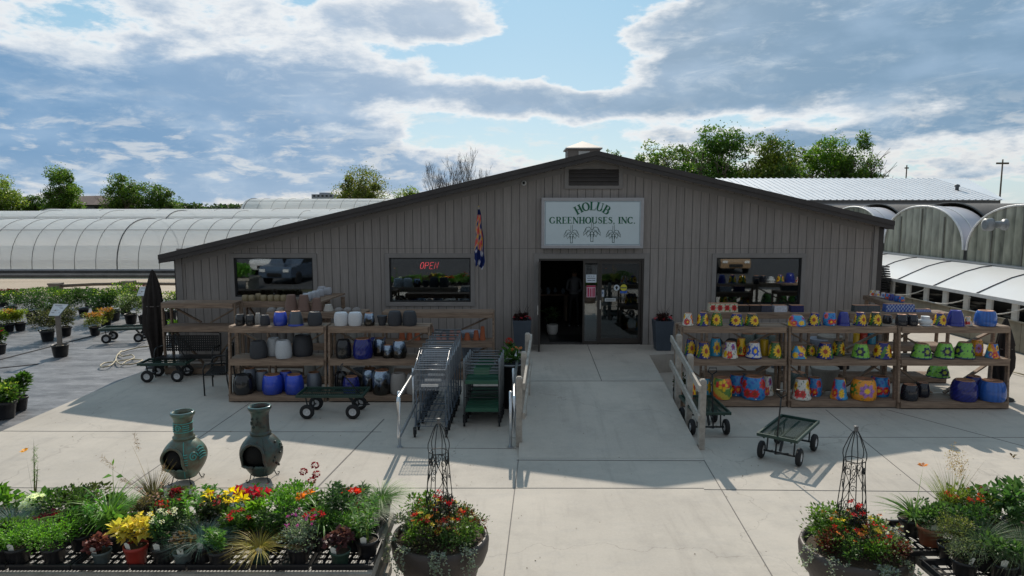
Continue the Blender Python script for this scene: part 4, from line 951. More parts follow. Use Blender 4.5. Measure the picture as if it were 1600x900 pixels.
m.build('roof', mat('brown_roof', (.12, .085, .075), .8, .2, 2), house)
for x in (-.7, -.35, .45, .8):
    m = MB(); m.box(w*x-.7, w*x+.7, .42, .49, zw-1.5, zw-.5); m.build('window', BLACK, house)
p = at(504, 306, 200); fb = thing('flat_roof_block', 'tiny pale flat roofed building on the horizon left of the olive tree', 'building', (p.x, 200, 0)); zt = at(504, 303.5, 200).z
m = MB(); m.box(-3.2, 3.2, 0, 6, 0, zt); m.box(-1.2, 1.8, 1, 4, zt, zt+.5); m.build('wall', mat('pale_wall', (.34, .36, .40), .7), fb)
m = MB(); [m.box(x-.3, x+.3, -.06, -.01, zt-.7, zt-.25) for x in (-2.4, -1.2, 0, 1.2, 2.4)]; m.build('window', BLACK, fb)

# log rails on block piers at the back of the nursery ground
BLK = mat('block', (.20, .17, .14), .9, .2, 6)
def pier(u, v, lab):
    p = gnd(u, v); k = mpp(p.y, .4); t = thing('block_pier', lab, 'pier', tuple(p), 0, 'block piers of the log rail'); m = MB(); m.box(-.22, .22, -.2, .2, 0, .42)
    m.box(-.25, .25, -.22, .22, .425, .50); m.build('blocks', BLK, t); m = MB(); [m.box(x-.05, x+.05, -.215, -.202, .08, .2) for x in (-.08, .1)]; m.build('hollow', BLACK, t); return p
a = pier(88, 459, 'concrete block pier at the near end of the log rail'); b_ = pier(202, 455, 'concrete block pier holding the middle of the log rail')
for nm, lab, p, q in (('log_rail', 'long horizontal log rail between the two block piers', a, b_), ('log_rail', 'log rail running from the second block pier to the shop corner', b_, Vector((-9.8, b_.y-1.0, 0)))):
    t = thing(nm, lab, 'rail', (p.x, p.y, 0), 0, 'log rails'); d = q-p; m = MB(); m.tube([(.26 if p is a else .26, 0, .36), (d.x*.5, d.y*.5, .38), (d.x-.26, d.y, .36)], .07, 8); m.build('log', BARK, t)
# ------------------------------------------------------------------ rails by the ramp and the cart bay
POST = mat('weathered_post', (.36, .33, .29), .85, .25, 9, .4, 40)
PIPE = mat('pipe_steel', (.62, .64, .66), .3, .12, 14, metal=.85)
SHELFW = mat('shelf_wood', (.245, .175, .125), .8, .28, 7, .35, 30, c2=None)
def plank_mat():
    m = bpy.data.materials.new('plank'); m.use_nodes = True; nt = m.node_tree; L = nt.links.new; b = nt.nodes['Principled BSDF']; tc = nt.nodes.new('ShaderNodeTexCoord')
    mp = nt.nodes.new('ShaderNodeMapping'); mp.inputs['Scale'].default_value = (.8, 9, 9); L(tc.outputs['Object'], mp.inputs[0])
    n = nt.nodes.new('ShaderNodeTexNoise'); n.inputs['Scale'].default_value = 3; n.inputs['Detail'].default_value = 8; n.inputs['Roughness'].default_value = .7; L(mp.outputs[0], n.inputs[0])
    r = nt.nodes.new('ShaderNodeValToRGB'); L(n.outputs[0], r.inputs[0]); e = r.color_ramp.elements; e[0].position = .3; e[0].color = (.13, .085, .058, 1); e[1].position = .7; e[1].color = (.34, .245, .175, 1)
    L(r.outputs[0], b.inputs['Base Color']); b.inputs['Roughness'].default_value = .8
    bp = nt.nodes.new('ShaderNodeBump'); bp.inputs['Strength'].default_value = .4; bp.inputs['Distance'].default_value = .01; L(n.outputs[0], bp.inputs['Height']); L(bp.outputs[0], b.inputs['Normal']); return m
PLANK = plank_mat()
def ramp_rail(label, posts, side):
    p0 = posts[-1]; t = thing('ramp_rail', label, 'handrail', (p0[0], p0[1], 0), 0, 'wooden handrails of the ramp')
    for (x, y, zt) in posts:
        m = MB(); w = .05; x -= p0[0]; y -= p0[1]; m.box(x-w, x+w, y-w, y+w, 0, zt-.03)
        m.add([(x-w, y-w, zt-.03), (x+w, y-w, zt-.03), (x+w, y+w, zt-.03), (x-w, y+w, zt-.03), (x-w*.6, y-w*.6, zt), (x+w*.6, y-w*.6, zt), (x+w*.6, y+w*.6, zt), (x-w*.6, y+w*.6, zt)], [(0, 1, 5, 4), (1, 2, 6, 5), (2, 3, 7, 6), (3, 0, 4, 7), (4, 5, 6, 7)]); m.build('post', POST, t, .006)
    a, b = posts[-1], posts[0]; dx = side*.075
    for (da, nm) in ((-.14, 'rail_board'), (-.62, 'rail_board')):
        m = MB(); m.beam((a[0]-p0[0]+dx, a[1]-p0[1]-.12, a[2]+da), (b[0]-p0[0]+dx, b[1]-p0[1]+.3, b[2]+da+.01), .04, .115); m.build(nm, POST, t, .004)
L3 = gnd(811, 697); 
ramp_rail('weathered wooden handrail with three posts on the left edge of the ramp', [(at(824.5, 520, 12.6).x, 12.6, at(824.5, 520, 12.6).z), (at(818.7, 549, 11.7).x, 11.7, at(818, 549, 11.7).z), (L3.x-.0, L3.y, at(811, 588, L3.y).z)], 1)
R3 = gnd(1095, 701); 
ramp_rail('weathered wooden handrail with three posts on the right edge of the ramp', [(R3.x+.07, 12.5, at(1053, 522, 12.5).z), (R3.x+.05, 11.6, at(1071, 553, 11.6).z), (R3.x, R3.y, at(1095, 592, R3.y).z)], -1)
def pipe_rail(label, base, zt, zb, dy, x2):
    t = thing('pipe_rail', label, 'handrail', tuple(base), 0, 'steel pipe rails of the cart bay'); r = .024
    m = MB(); a = -dy; R = .07
    pts = [(x2, 3.3, zt-.02), (0, .2, zt), (0, a+R, zt-.0)]+[(0, a+R-R*math.sin(q), zt-R+R*math.cos(q)) for q in (.4, .8, 1.2, 1.57)]
    pts += [(0, a+R-R*math.cos(q), zb+R-R*math.sin(q)) for q in (0, .4, .8, 1.2, 1.57)]+[(0, .2, zb+.0), (x2, 3.3, zb)]
    m.tube(pts, r, 10); m.build('rail', PIPE, t)
    for y in (0, 1.6, 3.2): m = MB(); m.tube([(x2*y/3.3-.055, y, 0), (x2*y/3.3-.055, y, zt+.0)], r, 10); m.lathe([(.05, 0), (.05, .012)], 12, (x2*y/3.3-.055, y, 0)); m.build('post', PIPE, t)
pipe_rail('looped steel pipe rail on the left side of the nested shopping carts', gnd(630, 699), .93, .28, .42, .0)
pipe_rail('looped steel pipe rail between the green flat carts and the ramp', gnd(803, 699), .93, .28, .35, .1)

# ------------------------------------------------------------------ shelf stands
UNITS = {}
def shelf_unit(key, label, x0, x1, yf, levels, lean=.10, group='wooden pot stands', brace=True, rz=0, origin=None):
    """levels: list of (z, front offset y, depth)"""
    cx = (x0+x1)/2; t = thing('pot_stand', label, 'shelf stand', (cx, yf, 0) if origin is None else origin, rz, group); w = (x1-x0)/2
    zt = max(l[0] for l in levels); dep = max(l[1]+l[2] for l in levels); rr_ = random.Random(str(key))
    for sx in (-1, 1):
        lo = levels[0][1]; hi = [l for l in levels if l[0] == zt][0][1]
        m = MB(); m.beam((sx*(w-.02), lo+.055, 0), (sx*(w-.02), hi+.055, zt-.02), .038, .085, (0, 1, 0)); m.build('leg', PLANK, t, .003)
        m = MB(); m.beam((sx*(w-.02), dep-.05, 0), (sx*(w-.02), dep-.05, zt-.02), .038, .085, (0, 1, 0)); m.build('leg', PLANK, t, .003)
    for (z, yo, d) in levels:
        m = MB(); n = 4; 
        for i in range(n):
            a = yo+d*i/n; j = rr_.uniform(-.003, .003); m.box(-w+rr_.uniform(0, .02), w-rr_.uniform(0, .02), a+.005, a+d/n-.012, z-.03+j, z+j)
        m.box(-w+.04, w-.04, yo-.032, yo+.003, z-.125, z-.012); m.box(-w+.04, w-.04, yo+d-.04, yo+d-.005, z-.12, z-.034)
        for sx in (-1, 1): m.box(sx*(w-.06)-.018, sx*(w-.06)+.018, yo+.004, yo+d-.041, z-.11, z-.034)
        m.build('shelf', PLANK, t)
    if brace and len(levels) > 1:
        zs = sorted(l[0] for l in levels)
        for za, zb in zip(zs, zs[1:]):
            for sg in (-1, 1):
                m = MB(); m.beam((sg*(w-.06), dep-.10-.012*sg, zb-.14), (sg*(.12 if sg > 0 else .12)*1, dep-.10-.012*sg, za+.03), .03, .09, (0, 1, 0)); m.build('brace', PLANK, t)
    UNITS[key] = (t, yf, levels); return t
def X_(u, Y, z=1): return (u-800)/F*(Y*cp+(H-z)*sp)
ZB, ZM, ZT = .16, .80, 1.44
def three(key, label, u0, u1, v):
    p = gnd(u0, v); q = gnd(u1, v); zt = at(u0+40, 508+1, p.y+.18).z
    lv = [(.15, 0, .62), (at(u0, 561, p.y+.06).z, .06, .55), (at(u0, 510, p.y+.12).z, .12, .45)]
    return shelf_unit(key, label, p.x, q.x, p.y, lv)
three('L1', 'wooden three shelf stand of blue and black pots, leftmost in front row', 357, 510, 628)
three('L2', 'wooden three shelf stand of metallic and navy pots beside the nested carts', 513, 672, 628)
three('R1', 'wooden three shelf stand of sunflower pots next to the ramp rail', 1063, 1229, 636)
three('R2', 'wooden three shelf stand of flowered pots, middle of the right front row', 1232, 1401, 637)
three('R3', 'wooden three shelf stand with green pots, rightmost in the front row', 1403, 1577, 639)
def two(key, label, u0, u1, Y, vt, vm, dep=.5, floor=True):
    lv = ([(.15, 0, dep)] if floor else [])+([(at(u0, vm, Y).z, .0, dep)] if vm else [])+[(at(u0, vt, Y).z, .0, dep)]
    return shelf_unit(key, label, X_(u0, Y, 1.5), X_(u1, Y, 1.5), Y, lv)
two('LC', 'wooden stand with terracotta brown pots behind the leftmost front stand', 415, 571, 14.75, 488, 538)
two('LD', 'wooden stand of round gold pots under the left window', 373, 508, 16.25, 472, None)
two('LE', 'empty wooden two shelf stand behind the black bench', 251, 367, 15.6, 473, 510)
two('LF', 'wooden stand with small terracotta pots behind the shopping carts', 596, 772, 15.1, 488, 534)
two('RA', 'low wooden stand of rectangular planters under the right window', 1105, 1268, 14.9, 489, 540)
two('RB', 'low wooden stand of rectangular planters near the right shop corner', 1325, 1487, 14.8, 489, 540)
# two stands turned sideways
def side_stand(key, label, a, b, z0, z1):
    A = Vector(a); B_ = Vector(b); t = thing('side_stand', label, 'shelf stand', (A.x, A.y, 0), 0, 'wooden stands turned sideways'); d = B_-A
    m = MB()
    for k in range(3): m.beam((k*.13, 0, z0), (d.x+k*.13, d.y, z1), .12, .03)
    m.beam((-.09, 0, z0-.04), (d.x-.09, d.y, z1-.04), .035, .1); m.build('shelf', PLANK, t)
    for f in (.08, .92):
        for sx in (-.06, .30): m = MB(); m.beam((d.x*f+sx+(.08 if sx > 0 else -.08), d.y*f, 0), (d.x*f+sx, d.y*f, z0+(z1-z0)*f-.06), .08, .04, (0, 1, 0)); m.build('leg', PLANK, t)
    return t
a = at(519, 459, 16.5); b_ = at(478, 471, 14.9)
side_stand('SL', 'sideways wooden stand of white round pots at the right side of the left window', (a.x, a.y, 0), (b_.x, b_.y, 0), a.z, a.z)
a = at(1352, 458, 17.0); b_ = at(1402, 470, 15.3)
side_stand('SR', 'sideways wooden stand of small painted pots at the right shop corner', (a.x-.1, 16.7, 0), (b_.x-.1, 15.2, 0), a.z-.03, a.z-.03)

# ------------------------------------------------------------------ pots
GLOSS = attr_mat('glazed', .12, 0, .6, var=.15); MATTE = attr_mat('matte_pot', .65, 0, .3, .3, var=.15); SATIN = attr_mat('satin_pot', .3, 0, .5, .15, var=.2)
PAINT = attr_mat('painted_pot', .16, 0, .5, .08, var=.18)
METALLIC = attr_mat('metallic_glaze', .10, 0, .9, metal=.75, var=.3)
TERRA = (.42, .215, .13)
def flowers(th, h, cents, R, petals, pc, cc, asp):
    for (ct, ch, r) in cents:
        dt = (th-ct+math.pi) % (2*math.pi)-math.pi; x = dt*asp; y = h-ch; d = math.hypot(x, y)
        if d > r*1.15: continue
        a = math.atan2(y, x); edge = r*(.86+.14*math.cos(petals*a))
        if d < r*.36: return cc
        if d < edge: return tuple(q*(1.0 if math.cos(petals*a) > -.55 else .62) for q in pc)
    return None
Yl = (.85, .52, .02); Og = (.80, .30, .02); Rd = (.62, .03, .03); Nv = (.015, .02, .16); Gr = (.06, .22, .03); Wh = (.62, .60, .54); Lb = (.05, .30, .55); Bl = (.02, .10, .55); Pu = (.22, .08, .35); Br = (.20, .05, .015)
def pattern(kind, th, h, seed):
    r = random.Random(seed); asp = .55
    if kind == 'sunflower':
        off = r.uniform(-.35, .35); c3 = [(-math.pi/2+off+k*2.094, .50, .47) for k in range(3)]
        c = flowers(th, h, c3, .4, 13, Yl, (.30, .045, .01), asp)
        if c: return c
        for k in range(3):
            ct = -math.pi/2+off+1.05+k*2.094; dt = (th-ct+math.pi) % (2*math.pi)-math.pi
            if (dt/.34)**2+((h-.42-.25*math.sin(dt*4))/.26)**2 < 1: return (.07, .20, .03)
        return r.choice([Nv, (.02, .035, .02), (.05, .12, .03)])
    if kind in ('white', 'bluered', 'multi', 'orange', 'whiteblue', 'yellow', 'skyflower'):
        base = {'white': Wh, 'bluered': (.03, .22, .50), 'multi': Lb, 'orange': (.75, .30, .03), 'whiteblue': Wh, 'yellow': Yl, 'skyflower': (.04, .30, .50)}[kind]
        pal = {'white': [Rd, Pu, Yl, Rd, (.70, .35, .05)], 'bluered': [Rd, Rd, (.70, .10, .12)], 'multi': [Rd, Yl, Pu, Gr, Yl], 'orange': [(.38, .18, .5), (.38, .18, .5), Gr], 'whiteblue': [Bl, (.05, .25, .6)], 'yellow': [Rd, Gr, Rd], 'skyflower': [Yl, Yl]}[kind]
        n = {'skyflower': 3, 'orange': 5, 'whiteblue': 5}.get(kind, 9)
        for k in range(n):
            ct = -math.pi/2+k*2*math.pi/n*1.0+r.uniform(-.25, .25); ch = (.72 if k % 2 else .3)+r.uniform(-.06, .06)
            if n <= 5: ch = .5
            rad = (.40 if n <= 3 else .33 if n <= 5 else .24)*r.uniform(.9, 1.15)
            c = flowers(th, h, [(ct, ch, rad)], rad, r.choice((6, 7, 8)), r.choice(pal), r.choice([Og, Yl, (.3, .04, .02)]), asp)
            if c: return c
        q = math.sin(th*9+h*4+seed)*math.sin(h*17+th*3)
        if kind == 'multi': return [Lb, Yl, (.65, .2, .05), (.03, .14, .5), Lb][int((th*1.6+h*2.3+seed)) % 5]
        if kind in ('white', 'whiteblue') and q > .72: return (.05, .12, .06) if kind == 'white' else Bl
        if kind == 'bluered' and q > .5: return (.02, .08, .4)
        if kind == 'orange' and q > .75: return Gr
        if h < .06: return {'whiteblue': Nv, 'yellow': Rd}.get(kind, base)
        return base
    if kind == 'green':
        off = r.uniform(-.5, .5); c = flowers(th, h, [(-math.pi/2+off+k*2.094, .5, .36) for k in range(3)], .4, 6, (.012, .018, .06), (.3, .4, .03), asp)
        if c: return c
        if h < .07 or math.sin(th*11)*math.sin(h*15) > .85: return (.015, .03, .08)
        return (.20, .48, .07)
    if kind == 'melon':
        c = flowers(th, h, [(-math.pi/2-.5, .72, .3), (-math.pi/2+.9, .3, .3), (1.2, .5, .3)], .3, 5, Yl, Rd, asp)
        if c: return c
        dt = (th+math.pi/2+.5+math.pi) % (2*math.pi)-math.pi
        if abs(dt) < .8 and .5 < h < .85: return Rd if h > .6 else (.4, .5, .1)
        return [(.10, .22, .05), (.70, .14, .04), (.55, .45, .06)][int(h*3+th) % 3]
    if kind == 'urchin' or kind == 'drip': pass
    return Wh
PCACHE = {}
def pot_mesh(key, kind, shape, asp, mat_, base, n=56, nz=18, seed=0):
    """unit pot, bottom (mouth, turned down) at z=0, height 1, widest radius .5*asp"""
    if key in PCACHE: return PCACHE[key]
    R = .5*asp; prof = []
    def rad(t):
        if shape == 'taper': r = 1.0-.36*t**1.1-(.0 if t > .09 else -.0)+(.05 if .03 < t < .12 else 0)-.05
        elif shape == 'belly': r = .90+.10*math.sin(t/.25*math.pi/2) if t < .25 else .60+.40*math.sqrt(max(0, 1-((t-.25)/.80)**2.2))
        elif shape == 'round': r = .72+.28*math.sqrt(max(0, 1-((t-.45)/.58)**2))
        elif shape == 'bell': r = (1.0 if t < .08 else .93)-.42*max(0, t-.1)**1.9
        elif shape == 'bowl': r = 1.0-.10*t-.38*t**3.2
        elif shape == 'cyl': r = .98
        elif shape == 'up': r = .62+.36*t**.8 if t < .9 else 1.0
        elif shape == 'urn': r = (.98 if t < .08 else .7 if t < .2 else .95 if t < .6 else .6)
        return r
    zs = [i/nz for i in range(nz+1)]; vs, cs, fs = [], [], []
    rr_ = random.Random(seed)
    for t in zs:
        tt = min(1, t)
        for j in range(n):
            th = 2*math.pi*j/n; r = rad(tt)*R
            if t > .96: r *= .97
            c = base
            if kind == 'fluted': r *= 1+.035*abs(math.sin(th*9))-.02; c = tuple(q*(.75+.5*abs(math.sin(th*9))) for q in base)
            elif kind == 'ribbed': r *= 1+.02*math.sin(th*22)
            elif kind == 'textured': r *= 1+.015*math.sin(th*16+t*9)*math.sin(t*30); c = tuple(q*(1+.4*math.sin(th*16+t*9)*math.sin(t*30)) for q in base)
            elif kind == 'drip':
                k = t+.16*math.sin(th*3+seed)+.08*math.sin(th*7+1)
                c = (.30, .38, .48) if k > .72 else (.14, .19, .28) if k > .5 else (.05, .045, .04)
            elif kind == 'ocean':
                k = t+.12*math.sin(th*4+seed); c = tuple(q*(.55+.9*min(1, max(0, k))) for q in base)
            elif kind == 'rim': c = (.03, .06, .35) if t < .16 else base
            elif kind not in ('plain', 'fluted'): c = pattern(kind, (th+math.pi) % (2*math.pi)-math.pi, t, seed)
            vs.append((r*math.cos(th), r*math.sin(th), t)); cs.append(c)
    for i in range(nz):
        for j in range(n): fs.append((i*n+j, i*n+(j+1) % n, (i+1)*n+(j+1) % n, (i+1)*n+j))
    m = MB(); m.v = vs; m.c = cs; m.f = fs; m.m = [0]*len(fs); m.sm = [True]*len(fs)
    o = m.build('pot', mat_); me = o.data; bpy.data.objects.remove(o)
    m = MB(); rt = rad(1)*R*.97; top = []
    topc = TERRA if kind not in ('plain', 'ribbed') or mat_ in (PAINT,) else tuple(min(.8, q*1.3+.01) for q in base)
    m.col = topc; m.lathe([(rt*.985, .0), (rt*.97, .018), (rt*.80, .018), (rt*.78, .002), (rt*.14, .002), (rt*.13, -.01)], 28, (0, 0, 1.0), cap0=False)
    o = m.build('foot', MATTE); me2 = o.data; bpy.data.objects.remove(o)
    PCACHE[key] = (me, me2); return PCACHE[key]
POTS = []
LOOK = {  # code: (label look, category, kind, shape, material, base colour)
 'sun': ('painted sunflower pot', 'sunflower', 'bell', PAINT, Nv), 'sunb': ('rounded sunflower pot', 'sunflower', 'bell', PAINT, Nv),
 'whi': ('white pot painted with red and purple flowers', 'white', 'taper', PAINT, Wh), 'blr': ('blue pot with red flowers', 'bluered', 'belly', PAINT, Lb),
 'mul': ('multicoloured painted pot', 'multi', 'taper', PAINT, Lb), 'mub': ('multicoloured painted bowl', 'multi', 'bowl', PAINT, Lb), 'ora': ('orange pot with purple flowers', 'orange', 'belly', PAINT, Og),
 'wbl': ('white pot with blue flower', 'whiteblue', 'taper', PAINT, Wh), 'yel': ('yellow pot with red blooms', 'yellow', 'taper', PAINT, Yl), 'sky': ('light blue pot with yellow flower', 'skyflower', 'bell', PAINT, Lb),
 'grn': ('lime green pot with dark flower', 'green', 'bell', PAINT, Gr), 'mel': ('red, yellow and green fruit painted pot', 'melon', 'belly', PAINT, Rd),
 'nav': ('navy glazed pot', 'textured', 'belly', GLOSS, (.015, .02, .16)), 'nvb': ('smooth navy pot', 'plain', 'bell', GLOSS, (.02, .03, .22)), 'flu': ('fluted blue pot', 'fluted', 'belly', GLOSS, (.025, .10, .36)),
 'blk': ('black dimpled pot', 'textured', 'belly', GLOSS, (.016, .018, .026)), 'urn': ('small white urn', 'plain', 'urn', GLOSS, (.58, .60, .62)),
 'blg': ('black glazed pot', 'plain', 'belly', GLOSS, (.014, .014, .016)), 'cha': ('charcoal pot', 'ribbed', 'belly', MATTE, (.042, .044, .050)), 'cup': ('small upright charcoal pot', 'plain', 'up', MATTE, (.04, .042, .048)),
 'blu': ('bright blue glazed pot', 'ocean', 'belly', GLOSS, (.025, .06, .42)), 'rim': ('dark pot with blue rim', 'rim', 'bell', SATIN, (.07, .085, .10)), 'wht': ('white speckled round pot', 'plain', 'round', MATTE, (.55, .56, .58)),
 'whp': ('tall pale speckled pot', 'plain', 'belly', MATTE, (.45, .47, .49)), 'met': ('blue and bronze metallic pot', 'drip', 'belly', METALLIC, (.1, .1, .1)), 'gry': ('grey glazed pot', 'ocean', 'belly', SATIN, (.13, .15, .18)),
 'crm': ('tall cream pot', 'plain', 'belly', MATTE, (.29, .27, .25)), 'ter': ('small terracotta pot', 'plain', 'taper', MATTE, (.40, .12, .055)), 'brn': ('brown clay pot', 'plain', 'taper', MATTE, (.19, .12, .095)),
 'bei': ('short beige pot', 'plain', 'taper', MATTE, (.42, .39, .35)), 'sau': ('flat grey saucer', 'plain', 'bowl', MATTE, (.22, .20, .19)), 'gol': ('round golden pot', 'plain', 'round', SATIN, (.26, .21, .12)),
 'bal': ('round whitish pot', 'plain', 'round', MATTE, (.36, .37, .40)), 'cyl': ('stack of grey pots', 'ribbed', 'cyl', MATTE, (.17, .16, .15)), 'cyc': ('stack of cream pots', 'ribbed', 'cyl', MATTE, (.30, .29, .26)),
 'big': ('large pale grey tub', 'plain', 'up', MATTE, (.22, .25, .30)), 'bkb': ('wide black bowl', 'plain', 'bowl', MATTE, (.02, .02, .022)), 'nvu': ('wide navy upright bowl', 'plain', 'up', GLOSS, (.015, .025, .13)),
 'cyy': ('yellow cylinder pot', 'plain', 'cyl', GLOSS, (.5, .32, .02)), 'cyr': ('red cylinder pot', 'plain', 'cyl', GLOSS, (.35, .03, .02)), 'cyb': ('turquoise cylinder pot', 'plain', 'cyl', GLOSS, (.02, .2, .32)), 'sgr': ('squat grey green pot', 'textured', 'round', SATIN, (.09, .12, .11)),
 'tan': ('big tan tub', 'plain', 'up', MATTE, (.25, .23, .2)),
}
KIND = {'sunflower', 'white', 'bluered', 'multi', 'orange', 'whiteblue', 'yellow', 'skyflower', 'green', 'melon'}
seedc = [0]
def put(rowkey, where, Y, z, items, group=None):
    """items: (code, u, w_px, h_px[, back])  -> pots standing at depth Y on height z"""
    todo = []
    for it in items:
        code, u, w, h = it[:4]; back = it[4] if len(it) > 4 else 0
        todo.append((u, code, w, h, back))
    todo.sort()
    bycode = {}
    for q in todo: bycode.setdefault(q[1], []).append(q)
    for (u, code, w, h, back) in todo:
        look, kind, shape, m_, base = LOOK[code]; yy = Y+(back or 0); k = mpp(yy, z+.2); W = w*k*1.06; Hh = h*k*1.0
        seedc[0] += 1; seed = seedc[0] % 5 if kind in KIND or kind == 'drip' else 0
        asp = round(W/Hh, 1); me, me2 = pot_mesh((code, asp, seed), kind, shape, W/Hh, m_, base, seed=seed, n=56 if kind in KIND else 40, nz=18 if kind in KIND else 12)
        same = bycode[code]; i = same.index((u, code, w, h, back)); n = len(same)
        ords = ['first', 'second', 'third', 'fourth', 'fifth', 'sixth', 'seventh', 'eighth', 'ninth', 'tenth', 'eleventh']
        wh = where.replace(' the ', ' '); od = '' if n == 1 else ('leftmost ' if i == 0 else 'rightmost ' if i == n-1 else ords[i]+' ')
        tail = '' if n == 1 or i in (0, n-1) else ' from left'
        t = thing('pot', f'{od}{look}{tail}, {wh}', 'pot', (X_(u, yy, z+.15), yy, z+.003), random.Random(seed+u).uniform(-.4, .4), group or 'pots '+where)
        for nm, d in (('pot_body', me), ('foot', me2)):
            o = bpy.data.objects.new(nm, d); COL.objects.link(o); o.parent = t
            o.scale = (Hh, Hh, Hh)
        if kind in KIND and random.Random(int(u*7)).random() < .3:
            m_s = MB(); rr = W*.46; m_s.box(-.012, .012, -rr-.006, -rr-.001, .012, .034); m_s.build('price_sticker', mat('price_sticker', (.62, .62, .6), .5, .03), t)
def lvl(key, i): t, yf, lv = UNITS[key]; z, yo, d = lv[i]; return yf+yo, z
def shelfrow(key, i, where, items):
    y, z = lvl(key, i); its = [(it[0], it[1], it[2], it[3], (.36 if len(it) > 4 else .13)) for it in items]; put(key, where, y, z, its)
shelfrow('R1', 2, 'on the top shelf beside the ramp', [('whi', 1075, 17, 19), ('sun', 1098, 18, 20), ('sun', 1120, 18, 20), ('sunb', 1151, 22, 18), ('sunb', 1175, 22, 18)])
shelfrow('R1', 1, 'on the middle shelf beside the ramp', [('sun', 1079, 18, 25, 1), ('sun', 1099, 22, 24), ('sky', 1118, 20, 27, 1), ('whi', 1141, 24, 25), ('yel', 1158, 18, 27, 1), ('wbl', 1178, 24, 24), ('cyy', 1194, 12, 24, 1), ('sun', 1211, 20, 24)])
shelfrow('R1', 0, 'on the bottom shelf beside the ramp', [('yel', 1081, 14, 24), ('sky', 1105, 13, 26, 1), ('mel', 1128, 29, 32), ('blr', 1151, 25, 32, 1), ('blr', 1177, 35, 34), ('whi', 1198, 21, 30, 1)])
shelfrow('R2', 2, 'on the top shelf of the middle right stand', [('mub', 1245, 26, 16), ('sun', 1273, 18, 19), ('blr', 1296, 19, 20), ('nvb', 1318, 19, 20), ('sun', 1344, 19, 20), ('sun', 1368, 19, 20), ('blk', 1387, 13, 13, 1)])
shelfrow('R2', 1, 'on the middle shelf of the middle right stand', [('mub', 1248, 23, 19), ('sunb', 1267, 16, 16, 1), ('sunb', 1289, 25, 23), ('sun', 1310, 20, 23, 1), ('grn', 1345, 26, 22), ('sunb', 1379, 27, 24)])
shelfrow('R2', 0, 'on the bottom shelf of the middle right stand', [('whi', 1252, 29, 31), ('blr', 1272, 22, 28, 1), ('mul', 1311, 25, 31), ('ora', 1349, 36, 31), ('blr', 1374, 27, 30, 1)])
shelfrow('R3', 2, 'on the top shelf of the rightmost stand', [('blk', 1409, 17, 17), ('blk', 1426, 15, 17), ('urn', 1446, 20, 14), ('sun', 1469, 18, 19), ('nvb', 1493, 25, 23), ('whi', 1513, 12, 13), ('flu', 1540, 29, 23)])
shelfrow('R3', 1, 'on the middle shelf of the rightmost stand', [('grn', 1440, 29, 22), ('grn', 1476, 28, 23), ('grn', 1507, 29, 24), ('ora', 1526, 17, 24, 1), ('mul', 1551, 20, 22)])
shelfrow('R3', 0, 'on the bottom shelf of the rightmost stand', [('blk', 1421, 25, 24), ('blk', 1441, 20, 22, 1), ('nav', 1506, 36, 31), ('nav', 1520, 24, 32, 1), ('flu', 1549, 37, 30)])
shelfrow('L1', 2, 'on the top shelf of the leftmost stand', [('blg', 375, 14, 17), ('blg', 391, 14, 16), ('bei', 403, 10, 16, 1), ('cha', 414, 14, 16), ('blu', 438, 20, 21), ('rim', 462, 23, 22), ('cha', 492, 21, 21)])
shelfrow('L2', 2, 'on the top shelf left of the carts', [('wht', 533, 21, 20), ('wht', 555, 21, 20), ('met', 577, 16, 19), ('cup', 597, 15, 15), ('cha', 617, 21, 22), ('cha', 640, 21, 22)])
shelfrow('L1', 1, 'on the middle shelf of the leftmost stand', [('cha', 404, 24, 26), ('whp', 428, 20, 27, 1), ('whp', 443, 24, 27), ('cha', 473, 29, 31, 1)])
shelfrow('L2', 1, 'on the middle shelf left of the carts', [('blg', 537, 24, 28), ('nav', 567, 29, 30), ('met', 593, 20, 27, 1), ('met', 606, 16, 20), ('met', 624, 21, 27)])
shelfrow('L1', 0, 'on the bottom shelf of the leftmost stand', [('blg', 381, 30, 29), ('gry', 391, 20, 34, 1), ('gry', 410, 20, 30, 1), ('blu', 426, 30, 29), ('blu', 447, 20, 30, 1), ('blu', 460, 28, 29), ('gry', 491, 22, 28, 1)])
shelfrow('L2', 0, 'on the bottom shelf left of the carts', [('nav', 549, 25, 26), ('blg', 533, 20, 28, 1), ('met', 578, 24, 34, 1), ('met', 597, 30, 36), ('crm', 623, 26, 31), ('crm', 647, 25, 30)])
def rearrow(key, i, where, items):
    y, z = lvl(key, i); put(key, where, y+.2, z, [(a, b, c, d, (.16 if len(e_) else 0)) for a, b, c, d, *e_ in items])
rearrow('LC', 2, 'on the rear stand below the left window', [('brn', 455, 21, 25), ('brn', 475, 21, 25), ('brn', 495, 18, 20), ('bei', 513, 16, 10), ('sau', 529, 13, 5), ('sau', 543, 13, 5), ('sau', 557, 13, 5), ('sau', 438, 13, 5), ('sau', 424, 13, 5)])
rearrow('LC', 1, 'on the lower shelf of the rear left stand', [('cyl', 429, 11, 20), ('cyl', 442, 11, 20), ('cyl', 454, 10, 18), ('cyc', 466, 11, 20), ('cyc', 479, 11, 20), ('cyc', 491, 10, 20), ('cyc', 503, 10, 18), ('cyc', 553, 12, 18), ('cyc', 562, 9, 18)])
rearrow('LC', 0, 'on the floor shelf of the rear left stand', [('gry', 520, 20, 16), ('cyc', 485, 18, 24), ('cyc', 503, 18, 24), ('sau', 460, 22, 6)])
rearrow('LD', 1, 'under the left window', [('gol', 383, 10, 9), ('gol', 393, 10, 9), ('gol', 403.5, 9, 10, 1), ('gol', 412, 10, 9), ('gol', 423, 10, 9), ('gol', 433, 10, 9), ('gol', 443, 10, 9), ('gol', 452, 9, 8, 1)])
